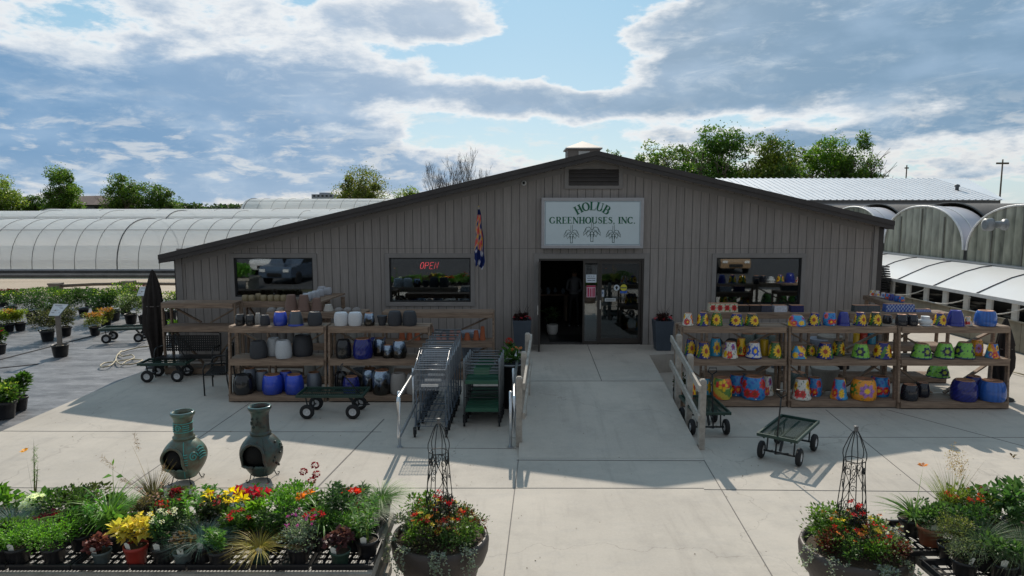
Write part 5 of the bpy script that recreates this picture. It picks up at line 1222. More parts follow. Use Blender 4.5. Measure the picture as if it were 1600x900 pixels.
rearrow('LF', 1, 'on the rear stand behind the carts', [('ter', 628, 10, 18), ('ter', 640, 10, 17), ('ter', 652, 10, 18), ('ter', 674, 9, 22), ('ter', 684, 11, 7), ('ter', 694, 9, 12), ('ter', 706, 10, 15), ('ter', 717, 10, 15), ('ter', 730, 10, 11), ('ter', 744, 10, 15), ('ter', 754, 9, 21), ('bkb', 699, 25, 13, 1)])
put('LF', 'standing behind the rear terracotta stand', 16.2, .16, [('big', 737, 36, 48), ('nvu', 590, 34, 36)])
put('nv', 'on the paving behind the metallic pots', 14.4, .003, [('tan', 603, 28, 40), ('bkb', 562, 40, 30)])
for key, items in (('RA', [('sgr', 1168, 20, 16), ('sgr', 1189, 19, 16), ('sgr', 1206, 17, 15), ('bkb', 1120, 18, 9), ('bkb', 1144, 20, 8)]), ('RB', [('cyy', 1338, 9, 16), ('cyr', 1349, 11, 17), ('cyb', 1362, 12, 17), ('cyl', 1374, 7, 14), ('cyy', 1380, 6, 13)])):
    rearrow(key, 1, 'on the lower shelf of the rear stand '+('under the right window' if key == 'RA' else 'near the corner'), items)
put('x', 'behind the sunflower stand', 15.6, .16, [('big', 1217, 34, 60), ('big', 1278, 34, 46), ('tan', 1295, 36, 50), ('bkb', 1310, 30, 44)])
put('y', 'on the floor behind the right stands', 14.3, .003, [('tan', 1288, 40, 34), ('sgr', 1247, 24, 26), ('bkb', 1160, 40, 22), ('tan', 1207, 22, 28)])
put('z', 'behind the black dimpled pots', 14.2, .30, [('grn', 1466, 32, 18)])
# round pots along the sideways stand
zz = at(519, 459, 16.5).z+.02
for i, (u, Y, r) in enumerate(((503, 16.35, 13), (512, 16.2, 12), (500.5, 15.9, 12), (493, 15.5, 13), (487, 15.3, 13), (479, 15.05, 13))):
    put('s', 'on the sideways stand, '+['farthest left', 'farthest right', 'third from the wall', 'fourth from the wall', 'second nearest', 'nearest'][i], Y, zz, [('bal', u, r, r*.85)], 'round pots on the sideways stand')
zz = at(1352, 458, 17.0).z-.01
for i, (u, Y, w, code) in enumerate(((1363, 16.5, 9, 'whi'), (1371, 16.4, 9, 'whi'), (1380, 16.1, 8, 'wbl'), (1387, 15.9, 8, 'blr'), (1394, 15.7, 8, 'nvb'), (1402, 15.5, 8, 'flu'), (1409, 15.35, 8, 'blr'))):
    put('s', 'on the corner sideways stand, %s from wall' % ['first', 'second', 'third', 'fourth', 'fifth', 'sixth', 'seventh'][i], Y, zz, [(code, u, w, 9)], 'small pots on the corner stand')
def trough(label, key, u, w, h, col, kind=None):
    y, z = lvl(key, 2); y += .2; k = mpp(y, z); W, Hh = w*k/2, h*k; t = thing('trough_planter', label, 'planter', (X_(u, y, z+.1), y, z+.003), 0, 'rectangular planters on the rear stands'); D = .085
    m = MB(); n = 24; r_ = random.Random(u)
    cols_ = {'rose': lambda x, q: flowers(0, q, [(0-x+cx_, .5, .42) for cx_ in (-1.5, -.5, .5, 1.5)], .4, 6, Rd, (.3, .02, .02), 1) or ((.60, .55, .42) if math.sin(x*9)*math.sin(q*9) < .7 else Gr),
             'bw': lambda x, q: (.03, .08, .35) if math.sin(x*14)*math.sin(q*12) > -.1 else (.35, .42, .55), None: lambda x, q: tuple(c*(1+.25*math.sin(x*30+q*11)) for c in col)}[kind]
    nz = 8
    for sgn, yy in ((0, -D), (1, D)):
        for i in range(48+1):
            for j in range(nz+1):
                x = -1+2*i/48; q = j/nz; m.v.append((x*W*(1-.04*q), yy*(1-.1*q), q*Hh)); m.c.append(cols_(x*2, q))
        for i in range(48):
            for j in range(nz): a = sgn*49*(nz+1)+i*(nz+1)+j; m.f.append((a, a+nz+1, a+nz+2, a+1) if not sgn else (a, a+1, a+nz+2, a+nz+1)); m.m.append(0); m.sm.append(False)
    m.col = col; x1, y1 = W*.96, D*.9
    m.add([(-W, -D, 0), (-x1, -y1, Hh), (-x1, y1, Hh), (-W, D, 0)], [(0, 1, 2, 3)]); m.add([(W, -D, 0), (x1, -y1, Hh), (x1, y1, Hh), (W, D, 0)], [(3, 2, 1, 0)])
    m.build('body', PAINT, t); m = MB(); m.col = TERRA; m.box(-x1, x1, -y1, y1, Hh-.002, Hh+.006); m.build('base', MATTE, t)
trough('long cream planter painted with red roses, on the stand under the right window', 'RA', 1129, 45, 13, (.6, .55, .42), 'rose')
trough('black rectangular planter beside the red rose planter', 'RA', 1160, 17, 10, (.015, .015, .017)); trough('black rectangular planter, second from the red rose planter', 'RA', 1178.5, 17, 10, (.016, .016, .02))
trough('dark slate rectangular planter beside the two black ones', 'RA', 1196.5, 17, 10, (.05, .055, .08)); trough('white rectangular planter under the right window', 'RA', 1218, 20, 10, (.5, .52, .58)); trough('navy rectangular planter at the right end under the right window', 'RA', 1244, 20, 10, (.02, .022, .10))
trough('grey streaked rectangular planter, left one near the shop corner', 'RB', 1343, 21, 10, (.06, .075, .08)); trough('grey streaked rectangular planter, right one near the shop corner', 'RB', 1363, 19, 10, (.06, .075, .08))
trough('long blue and white patterned planter near the shop corner', 'RB', 1404, 45, 12, (.08, .14, .4), 'bw'); trough('flat pale blue planter at the end of the corner stand', 'RB', 1440, 24, 4, (.25, .32, .42), 'bw')

# ------------------------------------------------------------------ wagons and carts
GRN = mat('wagon_green', (.014, .042, .031), .4, .15, 6, spec=.5); TYRE = mat('tyre', (.014, .014, .015), .75, .2, 20, .3, 60); RIMM = mat('rim', (.55, .55, .55), .4, .1, 6); DKM = mat('dark_metal', (.028, .03, .032), .45, .15, 8, metal=.4)
def wheel(parent, x, y, r, w, ang=0, steer=0):
    o = bpy.data.objects.new('wheel', None); COL.objects.link(o); o.parent = parent; o.location = (x, y, r); o.rotation_euler = (0, 0, steer)
    m = MB(); m.lathe([(r*.52, -w/2), (r*.86, -w/2), (r*.97, -w*.34), (r, -w*.1), (r, w*.1), (r*.97, w*.34), (r*.86, w/2), (r*.52, w/2), (r*.5, 0), (r*.52, -w/2)], 28, axis='y', cap0=False, cap1=False); m.build('tyre', TYRE, o)
    m = MB(); m.lathe([(r*.53, -w*.40), (r*.42, -w*.46), (r*.36, -w*.25), (r*.16, -w*.25), (r*.14, -w*.5)], 20, axis='y', cap0=False); m.lathe([(r*.53, w*.40), (r*.42, w*.46), (r*.36, w*.25), (r*.16, w*.25), (r*.14, w*.5)], 20, axis='y', cap0=False)
    for k in range(5): a = k*1.256; m.tube([(math.cos(a)*r*.26, -w*.26, math.sin(a)*r*.26), (math.cos(a)*r*.26, -w*.31, math.sin(a)*r*.26)], r*.07, 8)
    m.build('hub', RIMM, o); return o
def wagon(label, loc, rz, ln=1.18, wd=.6, bz=.40, handle=1, flat=True, hdir=(.35, .9), steer=0, r=.135, side=.05):
    t = thing('garden_wagon', label, 'wagon', loc, rz, 'green garden wagons'); L2, W2 = ln/2, wd/2
    m = MB()
    for y in (-W2, W2-.03): m.box(-L2, L2, y, y+.03, bz, bz+side)
    for x in (-L2, L2-.03): m.box(x, x+.03, -W2+.03, W2-.03, bz, bz+side)
    m.build('bed_frame', GRN, t, .004)
    m = MB(); n = int(ln/.036)
    for i in range(1, n):
        x = -L2+i*ln/n; m.box(x-.004, x+.004, -W2+.03, W2-.03, bz+.004, bz+.010)
    for y in (-.2, .0, .2): m.box(-L2+.03, L2-.03, y-.012, y+.012, bz-.026, bz-.003)
    m.build('mesh_deck', GRN, t)
    m = MB()
    for x in (-L2+.2, L2-.2):
        m.box(x-.015, x+.015, -W2+.02, W2-.02, r-.012, r+.012); m.beam((x, -.2, r), (x-.05, -.2, bz), .02, .02); m.beam((x, .2, r), (x-.05, .2, bz), .02, .02)
    m.beam((L2-.2, 0, r+.03), (L2-.35, 0, bz-.03), .03, .05); m.tube([(L2-.2, -.12, r+.02), (L2+.05, 0, r+.06), (L2-.2, .12, r+.02)], .01, 6); m.build('undercarriage', DKM, t)
    wy = W2-.02
    for (x, y, s) in ((-L2+.2, -wy, 0), (-L2+.2, wy, 0), (L2-.2, -wy, steer), (L2-.2, wy, steer)): wheel(t, x, y, r, .072, 0, s)
    if handle:
        dx, dz = hdir; e = Vector((L2+.03+dx, 0, r+.08+dz)); m = MB(); m.tube([(L2+.03, 0, r+.06), (L2+.03+dx*.85, 0, r+.08+dz*.82), e], .012, 7)
        m.tube([e, e+Vector((.0, -.07, .05)), e+Vector((.02, -.06, .12)), e+Vector((.02, .06, .12)), e+Vector((0, .07, .05)), e], .010, 6); m.build('handle', DKM, t)
    return t
p = gnd(519, 651); wagon('green wagon standing in front of the blue pot stand', (p.x, p.y+.15, 0), 0, 1.24, .62, .40, hdir=(-.50, .62))
p = gnd(259, 594); w2 = wagon('green wagon with deck full depth shadow beside the black bench', (p.x, p.y+.1, 0), math.radians(4), 1.05, .6, .38, hdir=(-.35, .7)); w2['label'] = 'green wagon parked in front of the black bench'
p = gnd(197, 533); wagon('green wagon out on the nursery ground behind the coiled hose', (p.x, p.y, 0), math.radians(12), 1.25, .6, .38, hdir=(.1, .35))
p = gnd(1112, 682); wagon('green wagon half hidden behind the right ramp rail', (p.x-.02, p.y+.45, 0), math.radians(-90), 1.1, .62, .40, hdir=(-.15, .85))
wagon('green wagon standing free on the paving right of the ramp', (4.33, 10.36, 0), math.radians(-128), 1.23, .6, .40, hdir=(-.16, .80), steer=.05)

WIRE = mat('cart_wire', (.30, .31, .33), .35, .15, 20, metal=.7); CF = mat('cart_frame', (.10, .125, .155), .4, .15, 10, metal=.35); PLG = mat('green_plastic', (.022, .095, .058), .4, .1, 5); HAND = mat('cart_handle', (.10, .11, .12), .4)
def caster(t, x, y, r=.062):
    m = MB(); m.lathe([(r*.3, -.016), (r, -.014), (r, .014), (r*.3, .016)], 16, (x, y, r), axis='x'); m.box(x-.026, x-.019, y-.02, y+.03, r-.01, r*2+.03); m.box(x+.019, x+.026, y-.02, y+.03, r-.01, r*2+.03); m.box(x-.026, x+.026, y-.02, y+.03, r*2+.031, r*2+.045); m.build('caster', TYRE, t)
def shopping_cart():
    t = thing('shopping_cart', '', 'shopping cart'); W = .265
    m = MB()   # basket: front (towards camera) small end at y=-.05, sloping up to the back
    z0, z1f, z1b = .80, 1.16, 1.34; y0, y1 = 0, .74
    def bar(p, q, r=.0026): m.tube([p, q], r, 4, False)
    for i in range(13): x = -W+2*W*i/12; bar((x, y0, z0), (x, y0, z1f)); bar((x, y0, z0), (x, y1, z0))
    for i in range(10): y = y0+(y1-y0)*i/9; zt = z1f+(z1b-z1f)*i/9; bar((-W, y, z0), (-W, y, zt)); bar((W, y, z0), (W, y, zt)); bar((-W, y, z0), (W, y, z0)); bar((-W, y, zt), (W, y, zt), .0042)
    for k in range(5): f = k/4; bar((-W, y0, z0+(z1f-z0)*f), (W, y0, z0+(z1f-z0)*f)); bar((-W, y0, z0+(z1f-z0)*f), (-W, y1, z0+(z1b-z0)*f)); bar((W, y0, z0+(z1f-z0)*f), (W, y1, z0+(z1b-z0)*f))
    for sx in (-1, 1): m.tube([(sx*W, y0, z1f), (sx*W, y1, z1b)], .008, 6)
    m.tube([(-W, y0, z1f), (W, y0, z1f)], .008, 6); m.build('basket', WIRE, t)
    m = MB(); x = W-.02
    for sx in (-1, 1):
        m.tube([(sx*x, .05, z0), (sx*x, .12, .5), (sx*(x+.02), .02, .16), (sx*(x+.02), .0, .13)], .012, 6); m.tube([(sx*x, .66, z1b-.05), (sx*x, .78, .2), (sx*x, .8, .13)], .012, 6); m.tube([(sx*(x+.02), .02, .17), (sx*x, .8, .17)], .011, 6)
    m.tube([(-x, .10, .17), (-x, .10, .40), (-x+.04, .10, .44), (x-.04, .10, .44), (x, .10, .40), (x, .10, .17)], .012, 6)
    for k in range(5): xx = -x+.05+(2*x-.1)*k/4; m.tube([(xx, .03, .18), (xx, .78, .20)], .005, 5)
    for y in (.03, .3, .55, .78): m.tube([(-x, y, .18), (x, y, .18)], .006, 5)
    m.build('frame', CF, t)
    m = MB(); m.tube([(-W-.01, .80, z1b+.02), (W+.01, .80, z1b+.02)], .016, 8); m.tube([(-W, .73, z1b), (-W-.01, .80, z1b+.02)], .01, 6); m.tube([(W, .73, z1b), (W+.01, .80, z1b+.02)], .01, 6); m.build('handle', HAND, t)
    for sx in (-1, 1): caster(t, sx*(W-.0), .0); caster(t, sx*(W-.03), .80)
    m = MB(); m.box(-.15, .14, -.012, -.006, .87, .915); m.build('name_plate', mat('plate', (.5, .5, .5), .5), t)
    return t
c0 = shopping_cart(); base = gnd(673, 683); N = 6
names = ['nearest shopping cart of the nested grey row', 'second shopping cart from the front of the nested row', 'third shopping cart from the front of the nested row', 'fourth shopping cart from the front of the nested row', 'fifth shopping cart from the front of the nested row', 'rearmost shopping cart of the nested grey row']
for i in range(N):
    o = c0 if i == 0 else copy_tree(c0); o.location = (base.x+.0+i*.012, base.y+i*.38, 0); o['label'] = names[i]; o['group'] = 'nested grey shopping carts'; o.rotation_euler = (0, 0, .0)
def flat_cart():
    t = thing('green_shelf_cart', '', 'plant cart'); W, D = .31, .75
    m = MB()
    for sx in (-1, 1):
        m.tube([(sx*W, 0, .14), (sx*W, 0, 1.12), (sx*W, .05, 1.2), (sx*W, .13, 1.2)], .016, 8); m.tube([(sx*W, D, .14), (sx*W, D, 1.05)], .016, 8); m.tube([(sx*W, 0, .22), (sx*W, D, .22)], .014, 6); m.tube([(sx*W, 0, .90), (sx*W, D, .90)], .012, 6)
    for z in (1.12, 1.0, .96): m.tube([(-W, 0, z), (W, 0, z)], .013, 8)
    m.tube([(-W, D, 1.05), (W, D, 1.05)], .013, 8); m.build('frame', mat('grey_frame', (.16, .17, .18), .35, .1, 9, metal=.6), t)
    for z in (.30, .52, .80):
        if z == .52:
            m = MB(); m.tube([(-W, 0, z), (W, 0, z)], .010, 6); m.tube([(-W, D, z), (W, D, z)], .010, 6); m.build('cross_bar', DKM, t); continue
        m = MB()
        for i in range(14): y = .0+i*D/14; m.box(-W+.02, W-.02, y, y+.026, z, z+.02)
        m.box(-W+.02, W-.02, -.03, -.004, z-.03, z+.035)
        for sx in (-1, 1): m.box(sx*(W-.025)-.012, sx*(W-.025)+.012, .0, D-.03, z-.03, z-.002)
        m.build('shelf', PLG, t, .003)
    m = MB(); m.box(-.14, .14, -.012, .012, .93, 1.06); m.build('child_seat', PLG, t, .005)
    for sx in (-1, 1): caster(t, sx*W, 0, .08); caster(t, sx*W, D, .08)
    return t
f0 = flat_cart(); b0 = gnd(753, 666)
for i in range(4):
    o = f0 if i == 0 else copy_tree(f0); o.location = (b0.x+i*.02, b0.y+i*.24, 0); o['label'] = ['nearest green shelved plant cart beside the shopping carts', 'second green shelved plant cart from the front', 'third green shelved plant cart from the front', 'rearmost green shelved plant cart of the row'][i]; o['group'] = 'nested green plant carts'

# ------------------------------------------------------------------ benches, umbrella, hose, signs
def mesh_bench(label, loc, rz, w=1.25, two=True):
    t = thing('patio_bench', label, 'bench', loc, rz, 'black metal patio seats'); W = w/2; bm_ = mat('black_metal', (.016, .017, .018), .35, .15, 10, metal=.2)
    m = MB(); n = 26
    for i in range(n): x = -W+.04+(w-.08)*i/(n-1); m.box(x-.012, x+.012, .40, .42, .52, .90); 
    for k in range(7): z = .54+k*.055; m.box(-W+.03, W-.03, .398, .399+.024, z, z+.03)
    m.tube([(-W, .41, .45), (-W, .43, .94), (-W+.06, .43, .97), (W-.06, .43, .97), (W, .43, .94), (W, .41, .45)], .016, 8); m.build('backrest', bm_, t)
    m = MB()
    for k in range(9): y = -.02+k*.048; m.box(-W+.02, W-.02, y, y+.036, .43-.0*k, .45)
    m.build('seat', bm_, t)
    for sx in (-1, 1):
        m = MB(); m.tube([(sx*W, -.03, 0), (sx*W, -.04, .55), (sx*W, .0, .64), (sx*W, .1, .67), (sx*W, .40, .66)], .015, 8); m.tube([(sx*W, .40, .66), (sx*W, .42, .3), (sx*W, .47, 0)], .015, 8); m.tube([(sx*W, -.03, .43), (sx*W, .42, .43)], .014, 6); m.build('side_frame', bm_, t)
    return t
p = gnd(288, 583); mesh_bench('black metal mesh bench facing the camera in front of the empty stand', (X_(288, 15.35, .4), 15.35, 0), 0, 1.32)
p = gnd(330, 600); mesh_bench('black slatted patio chair turned sideways left of the blue pot stand', (X_(330, 14.0, .4)-.1, 14.15, 0), math.radians(-78), .78)
UMB = mat('umbrella_cloth', (.022, .017, .015), .85, .3, 8, .4, 20)
def folded_umbrella(label, x, y, h, R, seed, lean=0.0):
    t = thing('closed_umbrella', label, 'umbrella', (x, y, 0), seed, 'closed patio umbrellas'); m = MB(); n = 36; r_ = random.Random(seed); prof = [(0, 1.0), (.16, .985), (.36, .91), (.60, .80), (.78, .68), (.74, .655), (.95, .52), (1.0, .40), (.72, .28), (.42, .16), (.30, .05)]
    vs = []
    for (r, z) in prof:
        for j in range(n):
            a = 2*math.pi*j/n; rr_ = R*r*(1+.28*math.sin(a*8+z*3)+.12*math.sin(a*3+z*9)); vs.append((rr_*math.cos(a)+lean*(z-.1), rr_*math.sin(a), h*z-(.08*h*max(0, math.sin(a*8)) if z < .2 else 0)))
    m.smooth = True; m.add(vs, [(i*n+j, i*n+(j+1) % n, (i+1)*n+(j+1) % n, (i+1)*n+j) for i in range(len(prof)-1) for j in range(n)]); m.build('canopy', UMB, t)
    m = MB(); m.tube([(0, 0, .03), (lean*.9, 0, h*.98)], .02, 8); m.build('pole', DKM, t)
    m = MB(); m.lathe([(.24, 0), (.24, .03), (.06, .08), (.04, .2)], 20); m.build('base', DKM, t)
    m = MB(); m.tube([(R*.78*math.cos(a)+lean*.5, R*.78*math.sin(a), h*.63) for a in [k*.5236 for k in range(12)]], .012, 6, closed=True); m.build('tie_band', mat('tie', (.15, .13, .12), .8), t)
p = gnd(246, 553); folded_umbrella('tall folded dark brown patio umbrella beside the shop corner', X_(242, 16.4, 1), 16.4, at(242, 421, 16.4).z, .225, 3, -.02)
folded_umbrella('folded dark umbrella at the right end of the rightmost stand', X_(1574, 13.4, 1), 13.5, at(1574, 497, 13.5).z, .17, 5, .0)
HOSE = mat('hose', (.36, .31, .20), .5, .1, 5)
def hose(label, px, r=.017):
    pts = [gnd(u, v, .02) for u, v in px]; t = thing('garden_hose', label, 'hose', tuple(pts[0])); o = pts[0]; m = MB(); sm = []
    for i in range(len(pts)-1):
        p0, p1, p2, p3 = pts[max(0, i-1)], pts[i], pts[i+1], pts[min(len(pts)-1, i+2)]
        for k in range(5):
            s = k/5; q = .5*((2*p1)+(-p0+p2)*s+(2*p0-5*p1+4*p2-p3)*s*s+(-p0+3*p1-3*p2+p3)*s**3); sm.append((q.x-o.x, q.y-o.y, .02+.01*(i % 2)))
    m.tube(sm, r, 7); m.build('tube', HOSE, t)
hose('tan garden hose lying in loose loops on the nursery ground', [(246, 529), (236, 541), (212, 545), (190, 551), (182, 559), (183, 567), (189, 571), (196, 567), (209, 561), (206, 556), (193, 558), (186, 554), (190, 550), (183, 557), (180, 565), (172, 573), (162, 575), (157, 573), (166, 568), (185, 566), (205, 563), (222, 564), (216, 568), (200, 571), (192, 570)])
hose('yellow hose lying on the paving beyond the rightmost stand', [(1556, 572), (1575, 580), (1600, 587), (1650, 592)])
def post_sign(label, base, top_v, tilt, h_extra=0):
    p = gnd(*base); t = thing('post_sign', label, 'sign', tuple(p), 0, 'tilted plant signs on posts'); k = mpp(p.y, .8); zt = at(base[0], top_v, p.y).z
    m = MB(); m.box(-.055, .055, -.03, .03, .1, zt); m.build('post', WOODG, t)
    m = MB(); m.add([(-.20, -.06, zt-.14), (.16, -.20, zt-.12), (.22, .12, zt+.13), (-.18, .15, zt+.14)], [(0, 1, 2, 3)]); m.add([(-.20, -.06, zt-.155), (.16, -.20, zt-.135), (.22, .12, zt+.115), (-.18, .15, zt+.125)], [(3, 2, 1, 0)]); b = m.build('board', mat('sign_white', (.62, .62, .62), .35), t)
    m = MB()
    for q in range(4):
        f0_, f1_ = .2+q*.2, .28+q*.2; A, B_, C_, D_ = Vector((-.20, -.06, zt-.136)), Vector((.16, -.20, zt-.116)), Vector((.22, .12, zt+.134)), Vector((-.18, .15, zt+.144))
        l = lambda s_, f_: (A.lerp(D_, f_)).lerp(B_.lerp(C_, f_), s_)
        m.add([l(.15, f0_), l(.85-.2*(q % 2), f0_), l(.85-.2*(q % 2), f1_), l(.15, f1_)], [(0, 1, 2, 3)])
    m.build('print', mat('grey_print', (.35, .35, .37), .6), b)
    m = MB(); r = .2; m.lathe([(r*.82, 0), (r, .27), (r*1.05, .27), (r*1.05, .30), (r*.95, .30), (r*.93, .24)], 20, cap1=True); m.build('pot', BLACK, t)
    m = MB(); m.lathe([(r*.92, .245), (r*.3, .28)], 16, cap0=False); m.build('sand', mat('sand', (.42, .36, .28), .9), t); return t
post_sign('white tilted sign on a post standing in a black pot on the nursery ground', (95, 556), 484, 0)
post_sign('white tilted sign on a post beside the folded umbrella', (227, 506), 455, 0)

# ------------------------------------------------------------------ chimineas
def chim_mat(name, a, b_, teal=(.075, .18, .15)):
    m = bpy.data.materials.new(name); m.use_nodes = True; nt = m.node_tree; L = nt.links.new; b = nt.nodes['Principled BSDF']; tc = nt.nodes.new('ShaderNodeTexCoord')
    n = nt.nodes.new('ShaderNodeTexNoise'); n.inputs['Scale'].default_value = 5; n.inputs['Detail'].default_value = 10; n.inputs['Roughness'].default_value = .7; L(tc.outputs['Object'], n.inputs[0])
    r = nt.nodes.new('ShaderNodeValToRGB'); L(n.outputs[0], r.inputs[0]); e = r.color_ramp.elements; e[0].position = .36; e[0].color = (*a, 1); e[1].position = .50; e[1].color = (*b_, 1); q = r.color_ramp.elements.new(.66); q.color = (*teal, 1)
    L(r.outputs[0], b.inputs['Base Color']); b.inputs['Roughness'].default_value = .38; b.inputs['Metallic'].default_value = .25
    bp = nt.nodes.new('ShaderNodeBump'); bp.inputs['Strength'].default_value = .4; bp.inputs['Distance'].default_value = .01; L(n.outputs[0], bp.inputs['Height']); L(bp.outputs[0], b.inputs['Normal']); return m
TURQ = mat('verdigris', (.07, .30, .27), .5, .25, 12)
def chiminea(label, u, vb, vtop, wpx, vneck, m_, deco, mouth_off):
    p = gnd(u, vb); p.y += .02; t = thing('chiminea', label, 'chiminea', (X_(u, p.y, .5), p.y, 0)); zt = at(u, vtop, p.y).z; R = wpx*mpp(p.y, .5)/2; zn = at(u, vneck, p.y-.1).z; rn = R*.44; zb = .065
    n = 56; prof = [(R*.42, zb), (R*.5, zb+.012)]; Hb = zn-zb
    for q in [i/16 for i in range(17)]:
        r = R*(.52+.48*math.sin(min(1, q/.55)*math.pi/2)) if q < .55 else rn+(R-rn)*math.cos((q-.55)/.45*math.pi/2)**.85; prof.append((r, zb+.02+(Hb-.02)*q))
    prof += [(rn*1.12, zn+.005), (rn*1.12, zn+.03), (rn*.97, zn+.04), (rn*.92, zn+(zt-zn)*.4), (rn*.93, zt-.12), (rn*1.05, zt-.07), (rn*1.20, zt-.045), (rn*1.25, zt-.02), (rn*1.18, zt), (rn*1.0, zt-.005), (rn*.86, zt-.04), (rn*.8, zt-.3)]
    mth = -math.pi/2+mouth_off; zc = zb+Hb*.57; mh, mw = Hb*.24, R*.52
    def inside(x, z, s=1.0):
        return abs(x) < mw*s and (-mh*s < z < 0 or (z >= 0 and (x/(mw*s))**2+(z/(mh*1.15*s))**2 < 1))
    vs = []; fs = []; k = len(prof); pz = []
    # densify body
    dense = []
    for (a, b) in zip(prof, prof[1:]):
        st = max(1, int(abs(b[1]-a[1])/.012)); dense += [(a[0]+(b[0]-a[0])*i/st, a[1]+(b[1]-a[1])*i/st) for i in range(st)]
    dense.append(prof[-1]); n = 96
    for (r, z) in dense:
        for j in range(n): a = 2*math.pi*j/n; vs.append((r*math.cos(a), r*math.sin(a), z))
    for i in range(len(dense)-1):
        r, z = dense[i]; zm = (z+dense[i+1][1])/2
        for j in range(n):
            a = 2*math.pi*(j+.5)/n; da = (a-mth+math.pi) % (2*math.pi)-math.pi
            if abs(da) < 1.0 and inside(r*math.sin(da), zm-zc) and z < zn and i < len(dense)*.8 and abs(da) < .9: continue
            fs.append((i*n+j, i*n+(j+1) % n, (i+1)*n+(j+1) % n, (i+1)*n+j))
    m = MB(); m.smooth = True; m.add(vs, fs); m.smooth = False; m.add([(prof[0][0]*math.cos(2*math.pi*j/24), prof[0][0]*math.sin(2*math.pi*j/24), zb) for j in range(24)], [tuple(range(24))[::-1]])
    body = m.build('body', m_, t)
    m = MB(); m.sphere((0, .02, zc), R*.88, R*.88, Hb*.42, 24, 14); m.build('black_core', mat('core_black', (.006, .006, .006), .95), t)  # plain black ellipsoid filling the hollow behind the mouth
    # raised lip round the mouth
    def surf(x, z, off=.01):
        zz_ = z+zc; r = R
        for (a, b) in zip(dense, dense[1:]):
            if a[1] <= zz_ <= b[1]: r = a[0]+(b[0]-a[0])*((zz_-a[1])/max(1e-6, b[1]-a[1])); break
        da = math.asin(max(-1, min(1, x/r))); a_ = mth+da; r += off; return (r*math.cos(a_), r*math.sin(a_), zz_)
    m = MB(); s = 1.04; pts = [surf(mw*s*math.cos(a), mh*1.15*s*math.sin(a), .012) for a in [math.pi*i/18 for i in range(19)]]+[surf(-mw*s, -mh*s, .012)]+[surf(-mw*s+2*mw*s*i/8, -mh*s, .018) for i in range(9)]+[surf(mw*s, -mh*.4, .012)]
    m.tube(pts, .022, 8, closed=True); m.build('mouth_lip', m_, t)
    m = MB(); 
    def spiral(cx_, cz, r0, f, turns=1.6, w=.008, off=.008):
        m.tube([f(cx_+r0*(1-q*.85)*math.cos(q*turns*6.28), cz+r0*(1-q*.85)*math.sin(q*turns*6.28), off) for q in [i/26 for i in range(27)]], w, 5, False)
    def surf2(x, z, off):  # body, on the right flank
        p_ = surf(0, z, off); zz_ = z+zc; r = math.hypot(p_[0], p_[1]); a_ = mth+1.05+x/R; return (r*math.cos(a_), r*math.sin(a_), zz_)
    def surfn(x, z, off): r = rn*.95+off; a_ = mth+.1+x/r; return (r*math.cos(a_), r*math.sin(a_), z)
    if deco == 1:
        spiral(0, .04, .065, surf2)
        for k in range(5): m.tube([surf2(.08+.13*q, .13-k*.035+.02*math.sin(q*3), .008) for q in (0, .25, .5, .75, 1)], .008, 5, False); m.tube([surf2(-.08-.08*q, .08-k*.035, .008) for q in (0, .5, 1)], .007, 5, False)
        zc2 = zt-.21; spiral(0, zc2, .045, surfn)
        for k in range(3):
            for sg in (-1, 1): m.tube([surfn(sg*(.06+.09*q), zc2+.03-k*.03, .006) for q in (0, .5, 1)], .007, 5, False)
        for z in (zc2+.06, zc2-.06): m.tube([surfn(.31*q, z, .004) for q in [i/12*2-1 for i in range(13)]], .006, 5, False)
    else:
        r_ = random.Random(9)
        for k in range(10):
            x, z = r_.uniform(-.12, .12), r_.uniform(zn+.1, zt-.15); spiral(x, z, .022, surfn, 1.2, .005, .004)
        for k in range(8): a = .5+k*.16; m.sphere(surf2(.1+.1*math.sin(k), .16-.05*k, .01), .018, n=8, k=5)
    a_ = mth+.62; m.tube([( (r+.004)*math.cos(a_), (r+.004)*math.sin(a_), z) for r, z in dense if zb+.03 < z < zn], .006, 5, False)
    m.build('relief', TURQ if deco == 1 else m_, t)
    m = MB(); m.lathe([(rn*1.215, zt-.006), (rn*1.17, zt+.004), (rn*1.02, zt+.002)], 40, cap0=False, cap1=False); m.build('rim_glaze', mat('rim_glaze', (.10, .16, .15), .15, .2, 5, spec=.8), t)
    m = MB(); m.tube([(R*.55*math.cos(a), R*.55*math.sin(a), .11) for a in [k*.3927 for k in range(16)]], .009, 6, closed=True); m.build('stand_ring', DKM, t)
    for a in (-2.3, -.85, .7, 2.4):
        x, y = R*.55*math.cos(a), R*.55*math.sin(a); dx_, dy = math.cos(a), math.sin(a)
        m = MB(); m.tube([(x, y, .13), (x+dx_*.02, y+dy*.02, .05), (x+dx_*.04, y+dy*.04, .008), (x+dx_*.075, y+dy*.075, .01), (x+dx_*.085, y+dy*.085, .035), (x+dx_*.06, y+dy*.06, .042)], .007, 6, False); m.build('leg', DKM, t)
chiminea('clay chiminea with turquoise spiral relief, left one of the two', 288, 752, 643, 66, 688, chim_mat('clay_glaze', (.085, .06, .038), (.10, .12, .085)), 1, -.22)
chiminea('darker bronze green clay chiminea with plain belly, right one of the two', 408, 748, 634, 65, 681, chim_mat('dark_glaze', (.055, .028, .020), (.045, .060, .052), (.035, .085, .075)), 2, -.12)
